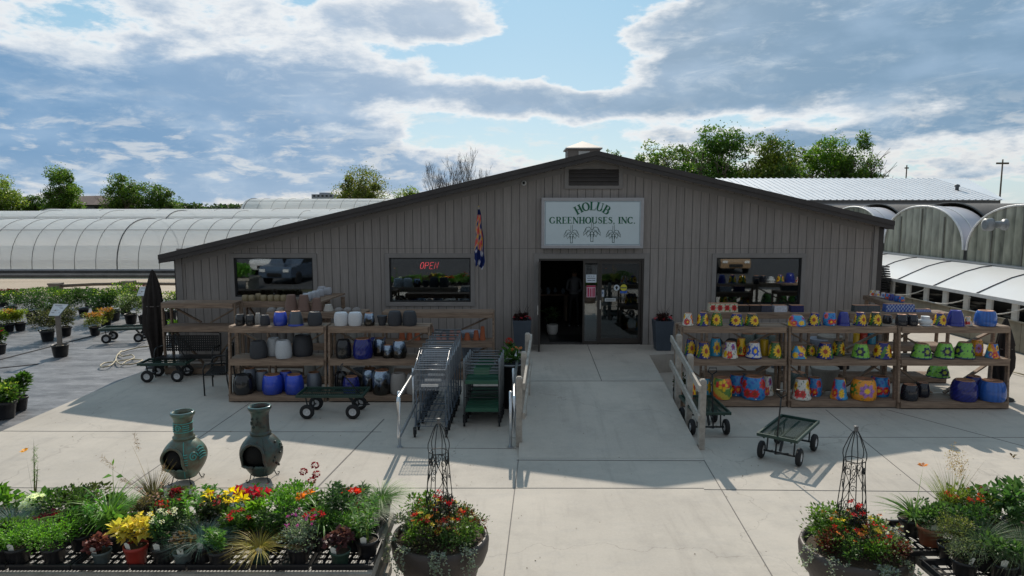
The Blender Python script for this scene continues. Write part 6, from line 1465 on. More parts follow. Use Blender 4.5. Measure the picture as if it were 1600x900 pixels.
# ------------------------------------------------------------------ plants
POTB = mat('nursery_pot', (.016, .016, .018), .42, .2, 6); SOIL = mat('soil', (.05, .035, .022), .95, .4, 30, .6, 60); TAGM = mat('plant_tag', (.62, .63, .58), .5, .05)
POTC = {'b': POTB, 'g': mat('grey_green_pot', (.10, .13, .13), .5, .1), 'r': mat('red_pot', (.30, .03, .02), .45, .1), 'dg': mat('dark_green_pot', (.02, .05, .035), .45, .1), 'br': mat('rust_pot', (.26, .07, .03), .5, .1)}
def pot_at(t, r, h, c='b', n=18):
    m = MB(); m.lathe([(r*.78, 0), (r*.97, h*.82), (r*1.06, h*.82), (r*1.06, h), (r*.98, h), (r*.96, h*.86)], n, cap1=False); m.build('pot', POTC[c], t)
    m = MB(); m.lathe([(r*.955, h*.88), (r*.4, h*.90)], n, cap0=False); m.build('soil', SOIL, t)
def tagstick(t, r, h, a, flag='w'):
    m = MB(); x, y = r*.8*math.cos(a), r*.8*math.sin(a); m.add([(x-.022, y, h-.02), (x+.022, y, h-.02), (x+.028, y-.02, h+.05), (x, y-.024, h+.065), (x-.028, y-.02, h+.05)], [(0, 1, 2, 3, 4)]); m.build('plant_tag', TAGM, t)
def A3(n, a): return np.tile(np.array(a, float), (n, 1))
def bush(L, R, hgt, n, ln, wd, col, z0=0, var=.3, c=(0, 0), stems=True, droop=.1, flat=.85):
    nb = max(5, n//45); C = np.stack([RNG.normal(0, R*.42, nb), RNG.normal(0, R*.42, nb), z0+hgt*RNG.uniform(.25, .85, nb)], 1); rb = R*RNG.uniform(.25, .5, nb)
    q = np.maximum(1, np.linalg.norm(C[:, :2], axis=1, keepdims=True)/(R*.68)); C[:, :2] /= q; i = RNG.integers(0, nb, n); d = sph(n); d[:, 2] = d[:, 2]*.8+.2; P = C[i]+d*rb[i][:, None]*RNG.uniform(.5, 1.05, (n, 1)); P[:, 2] = np.clip(P[:, 2], z0+.01, z0+hgt); P[:, 0] += c[0]; P[:, 1] += c[1]
    L.leaf(P, d+A3(n, (0, 0, .35)), RNG.uniform(.65, 1.3, n)*ln, RNG.uniform(.7, 1.2, n)*wd, cols(col, n, var), .15, droop)
    return C+np.array([c[0], c[1], 0])
def stemset(L, R, hgt, n, per, ln, wd, col, z0=0, spread=.35, c=(0, 0), stemcol=(.10, .16, .04), droop=.25):
    tips = []
    for k in range(n):
        a = RNG.uniform(0, 6.28); s = RNG.uniform(0, 1)**.5; b = np.array([R*.35*s*math.cos(a)+c[0], R*.35*s*math.sin(a)+c[1], z0]); h = hgt*RNG.uniform(.75, 1.05); tip = b+np.array([R*spread*s*math.cos(a)*2, R*spread*s*math.sin(a)*2, h]); tips.append(tip)
        L.blade(b[None], (tip-b)[None], np.linalg.norm(tip-b), .010, cols(stemcol, 1), 0, 2)
        m = per; t = RNG.uniform(.2, 1, m); P = b+(tip-b)*t[:, None]; an = np.arange(m)*2.4+a; d = np.stack([np.cos(an), np.sin(an), .35+.5*t], 1)
        L.leaf(P, d, ln*RNG.uniform(.8, 1.15, m)*(1.15-.45*t), wd, cols(col, m, .25), .08, droop, .4)
    return np.array(tips)
def tuft(L, n, hgt, wd, col, z0=0, spread=.9, bend=.8, c=(0, 0), r=.03, tip=None, seg=4):
    a = RNG.uniform(0, 6.28, n); s = RNG.uniform(.05, 1, n)**.8*spread; d = np.stack([np.cos(a)*s, np.sin(a)*s, np.ones(n)], 1); P = np.stack([np.cos(a)*r*RNG.uniform(0, 1, n)+c[0], np.sin(a)*r*RNG.uniform(0, 1, n)+c[1], np.full(n, z0)], 1)
    L.blade(P, d, hgt*RNG.uniform(.65, 1.15, n), wd, cols(col, n, .25), bend, seg, tip)
def bloom(F, P, size, col, petals=6, up=(0, -.35, .8), cc=None, open_=.55):
    for p in np.atleast_2d(P):
        u = Vector(up)+Vector(RNG.normal(0, .25, 3)); u.normalize(); a_ = u.orthogonal().normalized(); b_ = u.cross(a_)
        an = np.arange(petals)*6.283/petals+RNG.uniform(0, 1); d = np.array([list(a_*math.cos(q)+b_*math.sin(q)+u*open_) for q in an])
        F.leaf(A3(petals, p), d, size*RNG.uniform(.9, 1.1, petals), size*.5, cols(col, petals, .12, .05), .12, .12, .55)
        if cc is not None: F.leaf(A3(4, p), sph(4)+A3(4, tuple(u)), size*.3, size*.22, cols(cc, 4, .1), .2)
def ball(F, p, r, col, n, s): d = sph(n); F.leaf(A3(n, p)+d*r*RNG.uniform(.75, 1, (n, 1))*np.array([1, 1, .75]), d, s, s, cols(col, n, .1, .04), .2)
def potted(name, label, u, v, z, kind, w=60, h=60, pc='b', pr=.10, group=None, cat='plant', Y=None, tag_=True, ph=None, col=None):
    """(u, v): photo column and row of the pot's foot on a surface at height z; w, h: plant size in photo pixels"""
    if Y is not None: h = h+(450+F*math.tan(math.atan((H-z)/Y)-PITCH))-v
    if Y is not None and Y > 6.2: h *= .86
    p = gnd(u, v, z) if Y is None else Vector((X_(u, Y, z), Y, z)); k = mpp(p.y, z+.2); W, Hh = w*k/2, h*k
    t = thing(name, label, cat, tuple(p), RNG.uniform(-.3, .3), group); r = pr or .085; ph = ph or r*1.45; pot_at(t, r, ph, pc)
    L = Leaves(); Fl = Leaves(); z0 = ph*.85; hh = max(.06, Hh-z0); nf = False; tips = None
    G = col
    if kind == 'bush': bush(L, W, hh, int(330+W*1800), .042, .024, G or (.07, .17, .025), z0)
    elif kind == 'fine': bush(L, W, hh, int(700+W*2600), .026, .012, G or (.10, .24, .03), z0)
    elif kind == 'broad': bush(L, W, hh, int(90+W*420), .085, .055, G or (.10, .26, .03), z0)
    elif kind == 'lance': stemset(L, W, hh, 10, 26, .085, .018, G or (.09, .22, .03), z0)
    elif kind == 'lily': tips = stemset(L, W, hh, 9, 34, .10, .019, G or (.05, .15, .025), z0, .3)
    elif kind == 'strap': tuft(L, 80, hh*1.2, .016, G or (.09, .22, .035), z0, .9, .9)
    elif kind == 'fescue': tuft(L, 520, hh*1.1, .0035, G or (.10, .19, .17), z0, 1.4, .7)
    elif kind == 'sedge': tuft(L, 420, hh*1.2, .004, G or (.10, .17, .06), z0, 1.1, 1.25)
    elif kind == 'gold': tuft(L, 200, hh*1.15, .005, G or (.42, .34, .08), z0, 1.2, 1.0)
    elif kind == 'paddle':
        n = 34; a = RNG.uniform(0, 6.28, n); d = np.stack([np.cos(a), np.sin(a), RNG.uniform(.4, 2.2, n)], 1); L.leaf(A3(n, (0, 0, z0))+nrm(d)*.05, d, hh*RNG.uniform(.7, 1.1, n), .07, cols(G or (.16, .32, .05), n, .2), .1, .15, .6)
    elif kind == 'heuchera': bush(L, W, hh, 130, .055, .055, G or (.13, .02, .03), z0, .35)
    elif kind == 'reed':
        tuft(L, 160, hh*1.05, .007, G or (.09, .12, .05), z0, .45, .35); n = 8
        a = RNG.uniform(0, 6.28, n); d = np.stack([np.cos(a)*.35, np.sin(a)*.2, np.ones(n)], 1); L.blade(A3(n, (0, 0, z0)), d, hh*1.5, .004, cols((.22, .17, .10), n), .25, 5)
    t_ = L.build('foliage', LEAF, t)
    if tag_ and random.Random(u).random() < .7: tagstick(t, r, ph, -math.pi/2+random.Random(u).uniform(-.6, .6))
    return t, W, hh, z0, tips
def add_blooms(t, pts, size, col, petals=6, cc=None, name='flowers', up=(0, -.35, .8)):
    F_ = Leaves(); bloom(F_, pts, size, col, petals, up, cc); F_.build(name, PETAL, t)
def dome(W, h, z0, n, top=.75): a = RNG.uniform(0, 6.28, n); r = W*.85*RNG.uniform(0, 1, n)**.5; return np.stack([r*np.cos(a), r*np.sin(a), z0+h*RNG.uniform(top, 1.0, n)], 1)
TZ = .75
# plant benches
STEELW = mat('bench_wood', (.27, .245, .21), .85, .25, 6, .4, 25); EXP = mat('mesh_top', (.45, .46, .48), .4, .1, 20, metal=.6)
def plant_bench(label, x0, x1, y0, y1, z, xend):
    t = thing('plant_bench', label, 'bench', ((x0+x1)/2, (y0+y1)/2, 0), 0, 'mesh topped plant benches'); cx, cy = (x0+x1)/2, (y0+y1)/2; X0, X1, Y0, Y1 = x0-cx, x1-cx, y0-cy, y1-cy
    m = MB(); n = int((x1-x0+y1-y0)/.035)
    d = y1-y0
    for i in range(int((x1-x0)/.03)): x = X0+.03*i; m.beam((x, Y0, z-.012), (min(x+.35, X1), Y1, z-.012), .004, .005); m.beam((min(x+.35, X1), Y0, z-.007), (x, Y1, z-.007), .004, .005)
    m.build('mesh_top', EXP, t)
    m = MB()
    for y in (Y0, Y1-.04): m.box(X0, X1, y, y+.04, z-.10, z+.01)
    for x in (X0, X1-.04): m.box(x, x+.04, Y0+.04, Y1-.04, z-.10, z+.01)
    for k in range(1, 5): x = X0+(X1-X0)*k/5; m.box(x, x+.04, Y0+.04, Y1-.04, z-.10, z-.02)
    m.build('frame', STEELW, t, .003)
    for x in (X0+.05, (X0+X1)/2, X1-.14):
        for y in (Y0+.03, Y1-.12): m = MB(); m.box(x, x+.09, y, y+.09, 0, z-.10); m.build('leg', STEELW, t, .003)
    m = MB(); m.box(xend-cx-.07 if xend > cx else xend-cx+.02, xend-cx-.02 if xend > cx else xend-cx+.07, Y0+.1, Y1-.1, .18, .28); m.box(xend-cx-.069 if xend > cx else xend-cx+.021, xend-cx-.021 if xend > cx else xend-cx+.069, Y0+.1, Y1-.1, .42, .5); m.build('end_rail', STEELW, t); return t
plant_bench('long mesh topped bench crowded with potted flowers at the lower left', -5.4, -1.19, 5.44, 6.62, TZ, -1.19)
plant_bench('mesh topped plant bench at the lower right corner', 3.62, 7.2, 5.0, 6.45, TZ, 3.62)
def tray(label, u0, u1, Y0, Y1, grp='black plastic plant trays'):
    x0, x1 = X_(u0, Y0, TZ), X_(u1, Y0, TZ); t = thing('plant_tray', label, 'tray', ((x0+x1)/2, Y0, TZ+.004), 0, grp); w = (x1-x0)/2; D = Y1-Y0; m = MB(); h = .05
    for a, b, c, d in ((-w, w, 0, .012), (-w, w, D-.012, D), (-w, -w+.012, .012, D-.012), (w-.012, w, .012, D-.012)): m.box(a, b, c, d, 0, h)
    for a, b, c, d in ((-w-.012, w+.012, -.012, 0), (-w-.012, w+.012, D, D+.012)): m.box(a, b, c, d, h-.01, h+.002)
    n = 7
    for i in range(1, n): x = -w+2*w*i/n; m.box(x-.012, x+.012, .012, D-.012, .002, .012)
    for i in range(1, 5): y = D*i/5; m.box(-w+.012, w-.012, y-.012, y+.012, .003, .0105)
    m.build('tray', POTB, t)
us = [(-60, 8, 'cut by the photo edge'), (14, 110, 'holding the low light green plants'), (113, 200, 'holding the small grey pot of red leaves'), (204, 290, 'holding the red pot'), (293, 388, 'holding the blue green grass'), (391, 482, 'holding the golden grass and pink flowers'), (487, 582, 'at the right end of the bench')]
for i, (a, b_, w) in enumerate(us): tray('black plant tray in the front row '+w, a, b_, 5.51, 5.95)
for i, (a, b_, w) in enumerate([(20, 150, 'under the dark green bushes'), (155, 290, 'under the ornamental grasses'), (295, 430, 'under the yellow and red lilies'), (435, 585, 'under the upright dark leaves')]): tray('black plant tray in the back row '+w, a, b_, 6.05, 6.5)
tray('black plant tray at the left edge of the lower right bench', 1412, 1500, 5.75, 6.35); tray('black plant tray in front on the lower right bench', 1485, 1640, 5.2, 5.6)
GP = 'potted plants on the lower left bench'; GR_ = 'potted plants on the lower right bench'
def P(label, u, v, kind, w, h, **k): return potted('potted_plant', label, u, v, TZ+.02, kind, w, h, group=k.pop('group', GP), **k)
FY_, MY_, BY_ = 5.72, 6.05, 6.35
# front row
P('small low green plant at the very left end of the front row', 4, 878, 'fine', 44, 40, Y=5.63)
P('low light green mat plant with tag, second pot in front row', 30, 875, 'fine', 62, 56, Y=5.63, col=(.12, .28, .03))
P('wide light green ferny plant spilling over its pot in the front row', 86, 872, 'fine', 86, 56, Y=5.64, pr=.095, col=(.13, .30, .03))
P('small grey green pot of dark red rosettes in front row', 160, 876, 'heuchera', 36, 44, Y=5.62, pc='g', pr=.075, col=(.16, .05, .05))
t, W, h, z0, _ = P('red pot of bright yellow leaves and flowers on left bench', 214, 880, 'broad', 56, 66, Y=5.60, pc='r', pr=.095, ph=.17, col=(.55, .46, .08)); add_blooms(t, dome(W, h+.03, z0, 16, .7), .055, (.80, .62, .10), 5)
t, W, h, z0, _ = P('black pot of small white pompom flowers right of the red pot', 257, 872, 'bush', 44, 66, Y=5.64, col=(.06, .13, .05)); F_ = Leaves(); [ball(F_, q, .016, (.75, .74, .70), 26, .012) for q in dome(W*1.2, h*1.25, z0, 13, .7)]; F_.build('flowers', PETAL, t)
P('grey pot of brown stubby leaves in front row', 287, 878, 'heuchera', 34, 40, Y=5.60, pc='g', pr=.08, col=(.12, .08, .05))
P('blue green tufted grass in the front row beside the brown leaves', 318, 872, 'fescue', 62, 70, Y=5.66)
t, W, h, z0, _ = P('dark pot of pointed green leaves with a yellow tag', 345, 880, 'lance', 44, 60, Y=5.58, pc='b')
P('dark green pot of golden arching grass in front row', 407, 880, 'gold', 56, 66, Y=5.60, pc='dg', pr=.085)
t, W, h, z0, _ = P('grey leaved pinks with magenta flowers in the front row', 468, 876, 'fine', 70, 64, Y=5.64, col=(.15, .20, .15)); add_blooms(t, dome(W, h+.06, z0, 16, .8), .018, (.50, .06, .42), 5)
t, W, h, z0, _ = P('grey green pot of dark purple leaves in front row', 532, 878, 'heuchera', 40, 46, Y=5.60, pc='dg', pr=.085, col=(.10, .04, .05))
P('black pot of long lance leaves at the front right bench corner', 574, 866, 'lance', 66, 88, Y=5.76, col=(.10, .22, .05))
# plants filling the space behind the front pots
for (lab, u, kd, w, h, c, bc) in (('low grey green mound behind the light green mat plants', 60, 'fine', 60, 54, (.09, .15, .07), None), ('dark green bush behind the grey pot of rosettes', 130, 'bush', 62, 60, (.05, .11, .03), None), ('small broad leaved green plant left of the red pot', 186, 'broad', 48, 56, (.10, .20, .04), None),
    ('dark foliage plant between the red pot and the pompoms', 236, 'bush', 46, 56, (.04, .08, .03), None), ('grey leaved fine plant left of the blue green grass', 296, 'fine', 50, 56, (.12, .17, .11), None), ('leafy plant with small red blooms left of the golden grass', 372, 'bush', 50, 60, (.07, .14, .03), (.45, .02, .03)),
    ('dark bushy plant behind the golden grass', 430, 'bush', 56, 62, (.05, .10, .03), None), ('green bush with small crimson blooms behind the purple leaves', 500, 'bush', 54, 62, (.06, .13, .03), (.5, .02, .04)), ('fresh green fine plant behind the purple leaves', 545, 'fine', 54, 60, (.10, .22, .04), None), ('small dark plant at the front right of the bench', 556, 'heuchera', 40, 44, (.06, .10, .03), None),
    ('low mixed green plant at the left end behind the mat plant', 14, 'bush', 50, 52, (.08, .16, .04), None), ('dark leaved plant with red blooms in the middle of the bench', 262, 'bush', 56, 76, (.05, .10, .03), (.5, .02, .02))):
    t, W, h, z0, _ = P(lab, u, 862, kd, w, h, Y=5.86, col=c, tag_=False)
    if bc: add_blooms(t, dome(W, h+.03, z0, 9), .035, bc, 5)
# middle row
P('big blue grey fescue grass at the left photo edge', 22, 862, 'fescue', 90, 84, Y=6.0, pr=.10, col=(.12, .20, .19))
t, W, h, z0, _ = P('dark red leaved plant between the fescue and the green bush', 84, 852, 'heuchera', 44, 48, Y=6.02, col=(.16, .015, .03))
P('bright green rounded leafy bush in the middle row', 150, 856, 'lance', 66, 82, Y=5.98, col=(.10, .27, .03))
P('tall light green strap leaved plant in the middle row', 172, 842, 'strap', 84, 100, Y=6.12, col=(.14, .30, .04))
t, W, h, z0, _ = P('wiry brown stemmed plant with tiny pink flowers', 238, 850, 'bush', 56, 84, Y=6.05, col=(.10, .08, .05)); add_blooms(t, dome(W, h+.06, z0, 20, .7), .014, (.60, .35, .35), 5)
P('palm like green lance leaved plant left of the yellow lilies', 300, 848, 'lance', 80, 96, Y=6.08, col=(.11, .28, .03))
t, W, h, z0, _ = P('dark leaved plant with small deep red flowers below the yellow lilies', 335, 850, 'bush', 52, 74, Y=6.05, col=(.05, .07, .03)); add_blooms(t, dome(W, h+.05, z0, 12), .022, (.35, .02, .04), 5)
P('pale green paddle leaved plant in the middle row', 388, 858, 'paddle', 60, 72, Y=6.0, pr=.09, ph=.11, col=(.17, .34, .06))
P('bright lime leaved plant beside the golden grass', 408, 846, 'broad', 46, 66, Y=6.1, col=(.16, .30, .03))
P('large bushy light green plant in the middle of the bench', 450, 850, 'bush', 96, 88, Y=6.1, pr=.11, col=(.11, .26, .03))
t, W, h, z0, _ = P('arching green daylily with orange flowers on the left bench', 505, 858, 'strap', 78, 100, Y=6.0, col=(.12, .24, .05)); add_blooms(t, np.array([(-.18, -.02, z0+h*.75), (-.12, .02, z0+h*.82), (-.22, .05, z0+h*.7)]), .065, (.78, .20, .03), 6)
P('dark glossy round leaved shrub in the middle row', 535, 850, 'bush', 60, 92, Y=6.1, col=(.035, .08, .03))
P('light green lance leaved plant in the middle row near the bench end', 570, 848, 'lance', 66, 84, Y=6.12, col=(.10, .20, .05))
# back row
P('yellow green bushy plant at the back left corner', 12, 836, 'broad', 70, 78, Y=6.4, col=(.12, .26, .03))
t, W, h, z0, _ = P('tall ferny plant with orange bloom and dark spike', 56, 828, 'sedge', 70, 84, Y=6.45, col=(.09, .17, .05))
F_ = Leaves(); F_.blade(A3(3, (0, 0, z0)), np.array([(.06, 0, 1.), (-.08, 0, 1.), (.14, 0, 1.)]), np.array([.70, .56, .46]), .014, cols((.03, .035, .02), 3), .0, 4); n = 130; zz = RNG.uniform(.25, .62, n); F_.leaf(np.stack([zz*.06+.01, 0*zz, z0+zz], 1), sph(n), .05, .004, cols((.14, .24, .08), n)); F_.build('flower_spikes', LEAF, t); add_blooms(t, np.array([(-.045, 0, z0+.57)]), .05, (.80, .36, .06), 7)
t, W, h, z0, _ = P('hydrangea with one large white flower head', 68, 838, 'broad', 62, 66, Y=6.3, col=(.08, .18, .03)); F_ = Leaves(); ball(F_, (-.03, -.03, z0+h*.95), .085, (.80, .82, .82), 420, .028); ball(F_, (-.12, -.04, z0+h*.70), .05, (.78, .80, .80), 150, .026); F_.build('flower_head', PETAL, t)
P('wide dark green bush behind the light green mat plants', 118, 836, 'bush', 96, 74, Y=6.3, pr=.11, col=(.05, .10, .025))
P('taller dark bush with reddish tips behind the strap leaves', 132, 828, 'bush', 74, 70, Y=6.5, pr=.10, col=(.07, .09, .03))
t, W, h, z0, _ = P('thin single stemmed plant with heart shaped leaf on top', 180, 828, 'bush', 40, 56, Y=6.5, col=(.08, .17, .03)); F_ = Leaves(); F_.blade(A3(2, (0, 0, z0)), np.array([(.0, 0, 1.), (.25, 0, 1.)]), np.array([.42, .50]), .008, cols((.08, .12, .04), 2), .05, 4); F_.leaf(np.array([(.0, 0, z0+.30), (.03, 0, z0+.29), (.01, 0, z0+.4)]), np.array([(-1, 0, -.2), (1, 0, -.1), (.2, 0, 1.)]), np.array([.10, .07, .08]), np.array([.085, .06, .02]), cols((.13, .30, .04), 3)); F_.build('tall_stem', LEAF, t)
t, W, h, z0, _ = P('tall purplish ornamental grass with long arching seed plumes', 242, 828, 'reed', 110, 108, Y=6.5, pr=.11, col=(.085, .075, .05))
F_ = Leaves()
for (dx, dz, b) in ((-.48, .50, .9), (-.15, .72, .3), (-.3, .28, .9), (.12, .42, .3)):
    F_.blade(np.array([(0, 0, z0)]), np.array([(dx, 0, dz)]), math.hypot(dx, dz), .004, cols((.20, .15, .08), 1), .15, 6)
    n = 60; q = RNG.uniform(.78, 1.05, n); e = np.stack([dx*q, 0*q, z0+dz*q-.12*q*q*0.4], 1); F_.leaf(e, sph(n)*.6+A3(n, (dx, 0, .2)), .045, .004, cols((.26, .18, .14), n))
F_.build('seed_plumes', LEAF, t)
P('fresh light green fine grass beside the purplish grass', 206, 832, 'sedge', 60, 80, Y=6.4, col=(.13, .24, .06))
t, W, h, z0, _ = P('dark plant with maroon flower cluster near the grasses', 278, 830, 'bush', 52, 68, Y=6.45, col=(.08, .10, .04)); F_ = Leaves(); ball(F_, (0, 0, z0+h*.98), .055, (.22, .015, .03), 150, .03); F_.build('flower_head', PETAL, t)
P('umbrella leaved light green plant at the back', 322, 830, 'lance', 56, 70, Y=6.5, col=(.11, .27, .04))
t, W, h, z0, tips = P('yellow lilies in full bloom at the back of the left bench', 362, 838, 'lily', 78, 74, Y=6.3, pr=.10); add_blooms(t, np.array([(-.21, -.05, z0+h), (-.13, -.12, z0+h*.93), (-.05, -.10, z0+h*.95), (.03, -.12, z0+h*.98), (.11, -.10, z0+h*.94), (.18, -.05, z0+h), (-.02, .03, z0+h*1.06), (.07, .02, z0+h*1.04)]), .085, (.88, .66, .01), 6, (.4, .15, .02))
t, W, h, z0, tips = P('crimson lilies in full bloom beside the yellow lilies', 400, 834, 'lily', 70, 78, Y=6.42, pr=.10); add_blooms(t, np.array([(-.13, -.05, z0+h*1.05), (-.05, -.08, z0+h), (.02, -.05, z0+h*1.06), (.09, -.08, z0+h*.96), (.15, -.02, z0+h*.9), (.02, -.12, z0+h*.85)]), .078, (.55, .015, .05), 6, (.2, .02, .02))
t, W, h, z0, _ = P('fine leaved plant with tiny dark flowers behind the bushy plant', 448, 830, 'fine', 84, 72, Y=6.5, pr=.10, col=(.10, .22, .04)); add_blooms(t, dome(W, h+.04, z0, 14), .018, (.16, .04, .06), 6)
t, W, h, z0, _ = P('dark red scabiosa flowers on thin tall stems', 492, 830, 'bush', 56, 58, Y=6.45, col=(.07, .15, .04)); F_ = Leaves(); pts = np.array([(-.10, 0, z0+.36), (.02, 0, z0+.43), (.03, 0, z0+.34), (-.02, 0, z0+.27)]); F_.blade(A3(4, (0, 0, z0)), pts-A3(4, (0, 0, z0)), np.linalg.norm(pts-A3(4, (0, 0, z0)), axis=1), .005, cols((.12, .12, .07), 4), 0, 2); F_.build('flower_stems', LEAF, t); F_ = Leaves(); [ball(F_, q, .030, (.24, .012, .03), 60, .02) for q in pts]; F_.build('flower_heads', PETAL, t)
P('upright dark green leafy stems behind the daylily', 520, 832, 'lily', 56, 92, Y=6.42, pr=.10, col=(.05, .12, .03))
t, W, h, z0, _ = P('glossy dark shrub with large scarlet lily flowers', 556, 834, 'lily', 64, 84, Y=6.38, pr=.10, col=(.05, .11, .035)); add_blooms(t, np.array([(-.04, -.1, z0+h*.92), (.03, -.1, z0+h*.98), (.09, -.08, z0+h*.95), (.10, -.15, z0+h*.55)]), .075, (.62, .03, .02), 6)
P('pale feathery white tipped plant beside the scarlet lily', 582, 840, 'sedge', 48, 76, Y=6.3, col=(.30, .34, .26))
P('tall wispy grass in a black pot on the back corner of the bench', 596, 822, 'sedge', 84, 96, Y=6.5, pr=.10, ph=.17, col=(.11, .22, .05))
# right bench
P2 = lambda label, u, v, kind, w, h, **k: P(label, u, v, kind, w, h, group=GR_, **k)
t, W, h, z0, _ = P2('arching daylily with one orange flower on a tall stem', 1426, 838, 'strap', 104, 72, Y=6.15, pr=.13, ph=.16, col=(.12, .22, .05)); F_ = Leaves(); F_.blade(np.array([(0, 0, z0)]), np.array([(.07, 0, .5)]), .52, .006, cols((.12, .16, .05), 1), 0, 3); F_.build('flower_stem', LEAF, t); add_blooms(t, np.array([(.07, 0, z0+.51)]), .06, (.55, .20, .08), 6)
P2('rust coloured pot with bushy green leaves on the right bench', 1453, 858, 'bush', 66, 74, Y=5.95, pc='br', pr=.11, ph=.17, col=(.07, .14, .04))
t, W, h, z0, _ = P2('tall ornamental grass with feathery tan seed heads', 1484, 842, 'reed', 60, 110, Y=6.2, pr=.10, col=(.15, .20, .06)); F_ = Leaves()
for k in range(9):
    dx, dy, dz = RNG.uniform(-.06, .16), RNG.uniform(-.08, .08), RNG.uniform(.52, .74); F_.blade(np.array([(0, 0, z0)]), np.array([(dx, dy, dz)]), dz*1.0, .0035, cols((.28, .22, .12), 1), .02, 4); n = 55; q = RNG.uniform(.72, 1.05, n); F_.leaf(np.stack([dx*q+RNG.normal(0, .022, n), dy*q+RNG.normal(0, .02, n), z0+dz*q], 1), sph(n), .016, .008, cols((.38, .27, .16), n))
F_.build('seed_plumes', LEAF, t)
P2('pot of small tan and green leaves with a tag at front', 1484, 872, 'fine', 62, 66, Y=5.66, pr=.10, col=(.14, .16, .05))
t, W, h, z0, _ = P2('plant with orange red leaf tips and scarlet blooms', 1506, 850, 'bush', 84, 82, Y=6.1, pr=.11, col=(.12, .17, .03)); add_blooms(t, dome(W*.8, h*1.05, z0, 7, .85), .05, (.50, .06, .03), 6)
P2('large fine blue green grass mound hanging over the front', 1530, 888, 'fescue', 150, 96, Y=5.55, pr=.13, col=(.13, .19, .11))
P2('second fine grass mound at the right photo edge', 1592, 886, 'sedge', 120, 96, Y=5.5, pr=.13, col=(.11, .16, .07))
P2('broad leaved dark green bush in the middle of the right bench', 1550, 850, 'broad', 84, 90, Y=6.0, pr=.12, col=(.055, .12, .035))
t, W, h, z0, _ = P2('upright peony like plant with one dark red bloom', 1532, 836, 'lily', 72, 88, Y=6.25, pr=.11, col=(.06, .14, .04)); add_blooms(t, np.array([(-.07, -.05, z0+h*1.0)]), .06, (.25, .02, .02), 7)
P2('dense green leafy plant behind the blue green mound', 1512, 868, 'bush', 80, 78, Y=5.85, pr=.11, col=(.05, .11, .03))
t, W, h, z0, _ = P2('white flowering broad leaved plant near the right edge', 1588, 848, 'broad', 86, 92, Y=6.05, pr=.12, col=(.06, .13, .04)); add_blooms(t, np.array([(-.05, -.1, z0+h*.9), (.06, -.1, z0+h*.6)]), .06, (.70, .72, .68), 6)
P2('low mixed green plant in front of the second grass mound', 1566, 896, 'bush', 70, 56, Y=5.35, col=(.06, .12, .04))
P2('small grey leaved plant at the front of the lower right bench', 1506, 894, 'fine', 56, 50, Y=5.4, col=(.12, .15, .09))
P2('lance leaved plant at the right photo edge', 1612, 846, 'lance', 84, 92, Y=6.1, pr=.12, col=(.07, .15, .04))

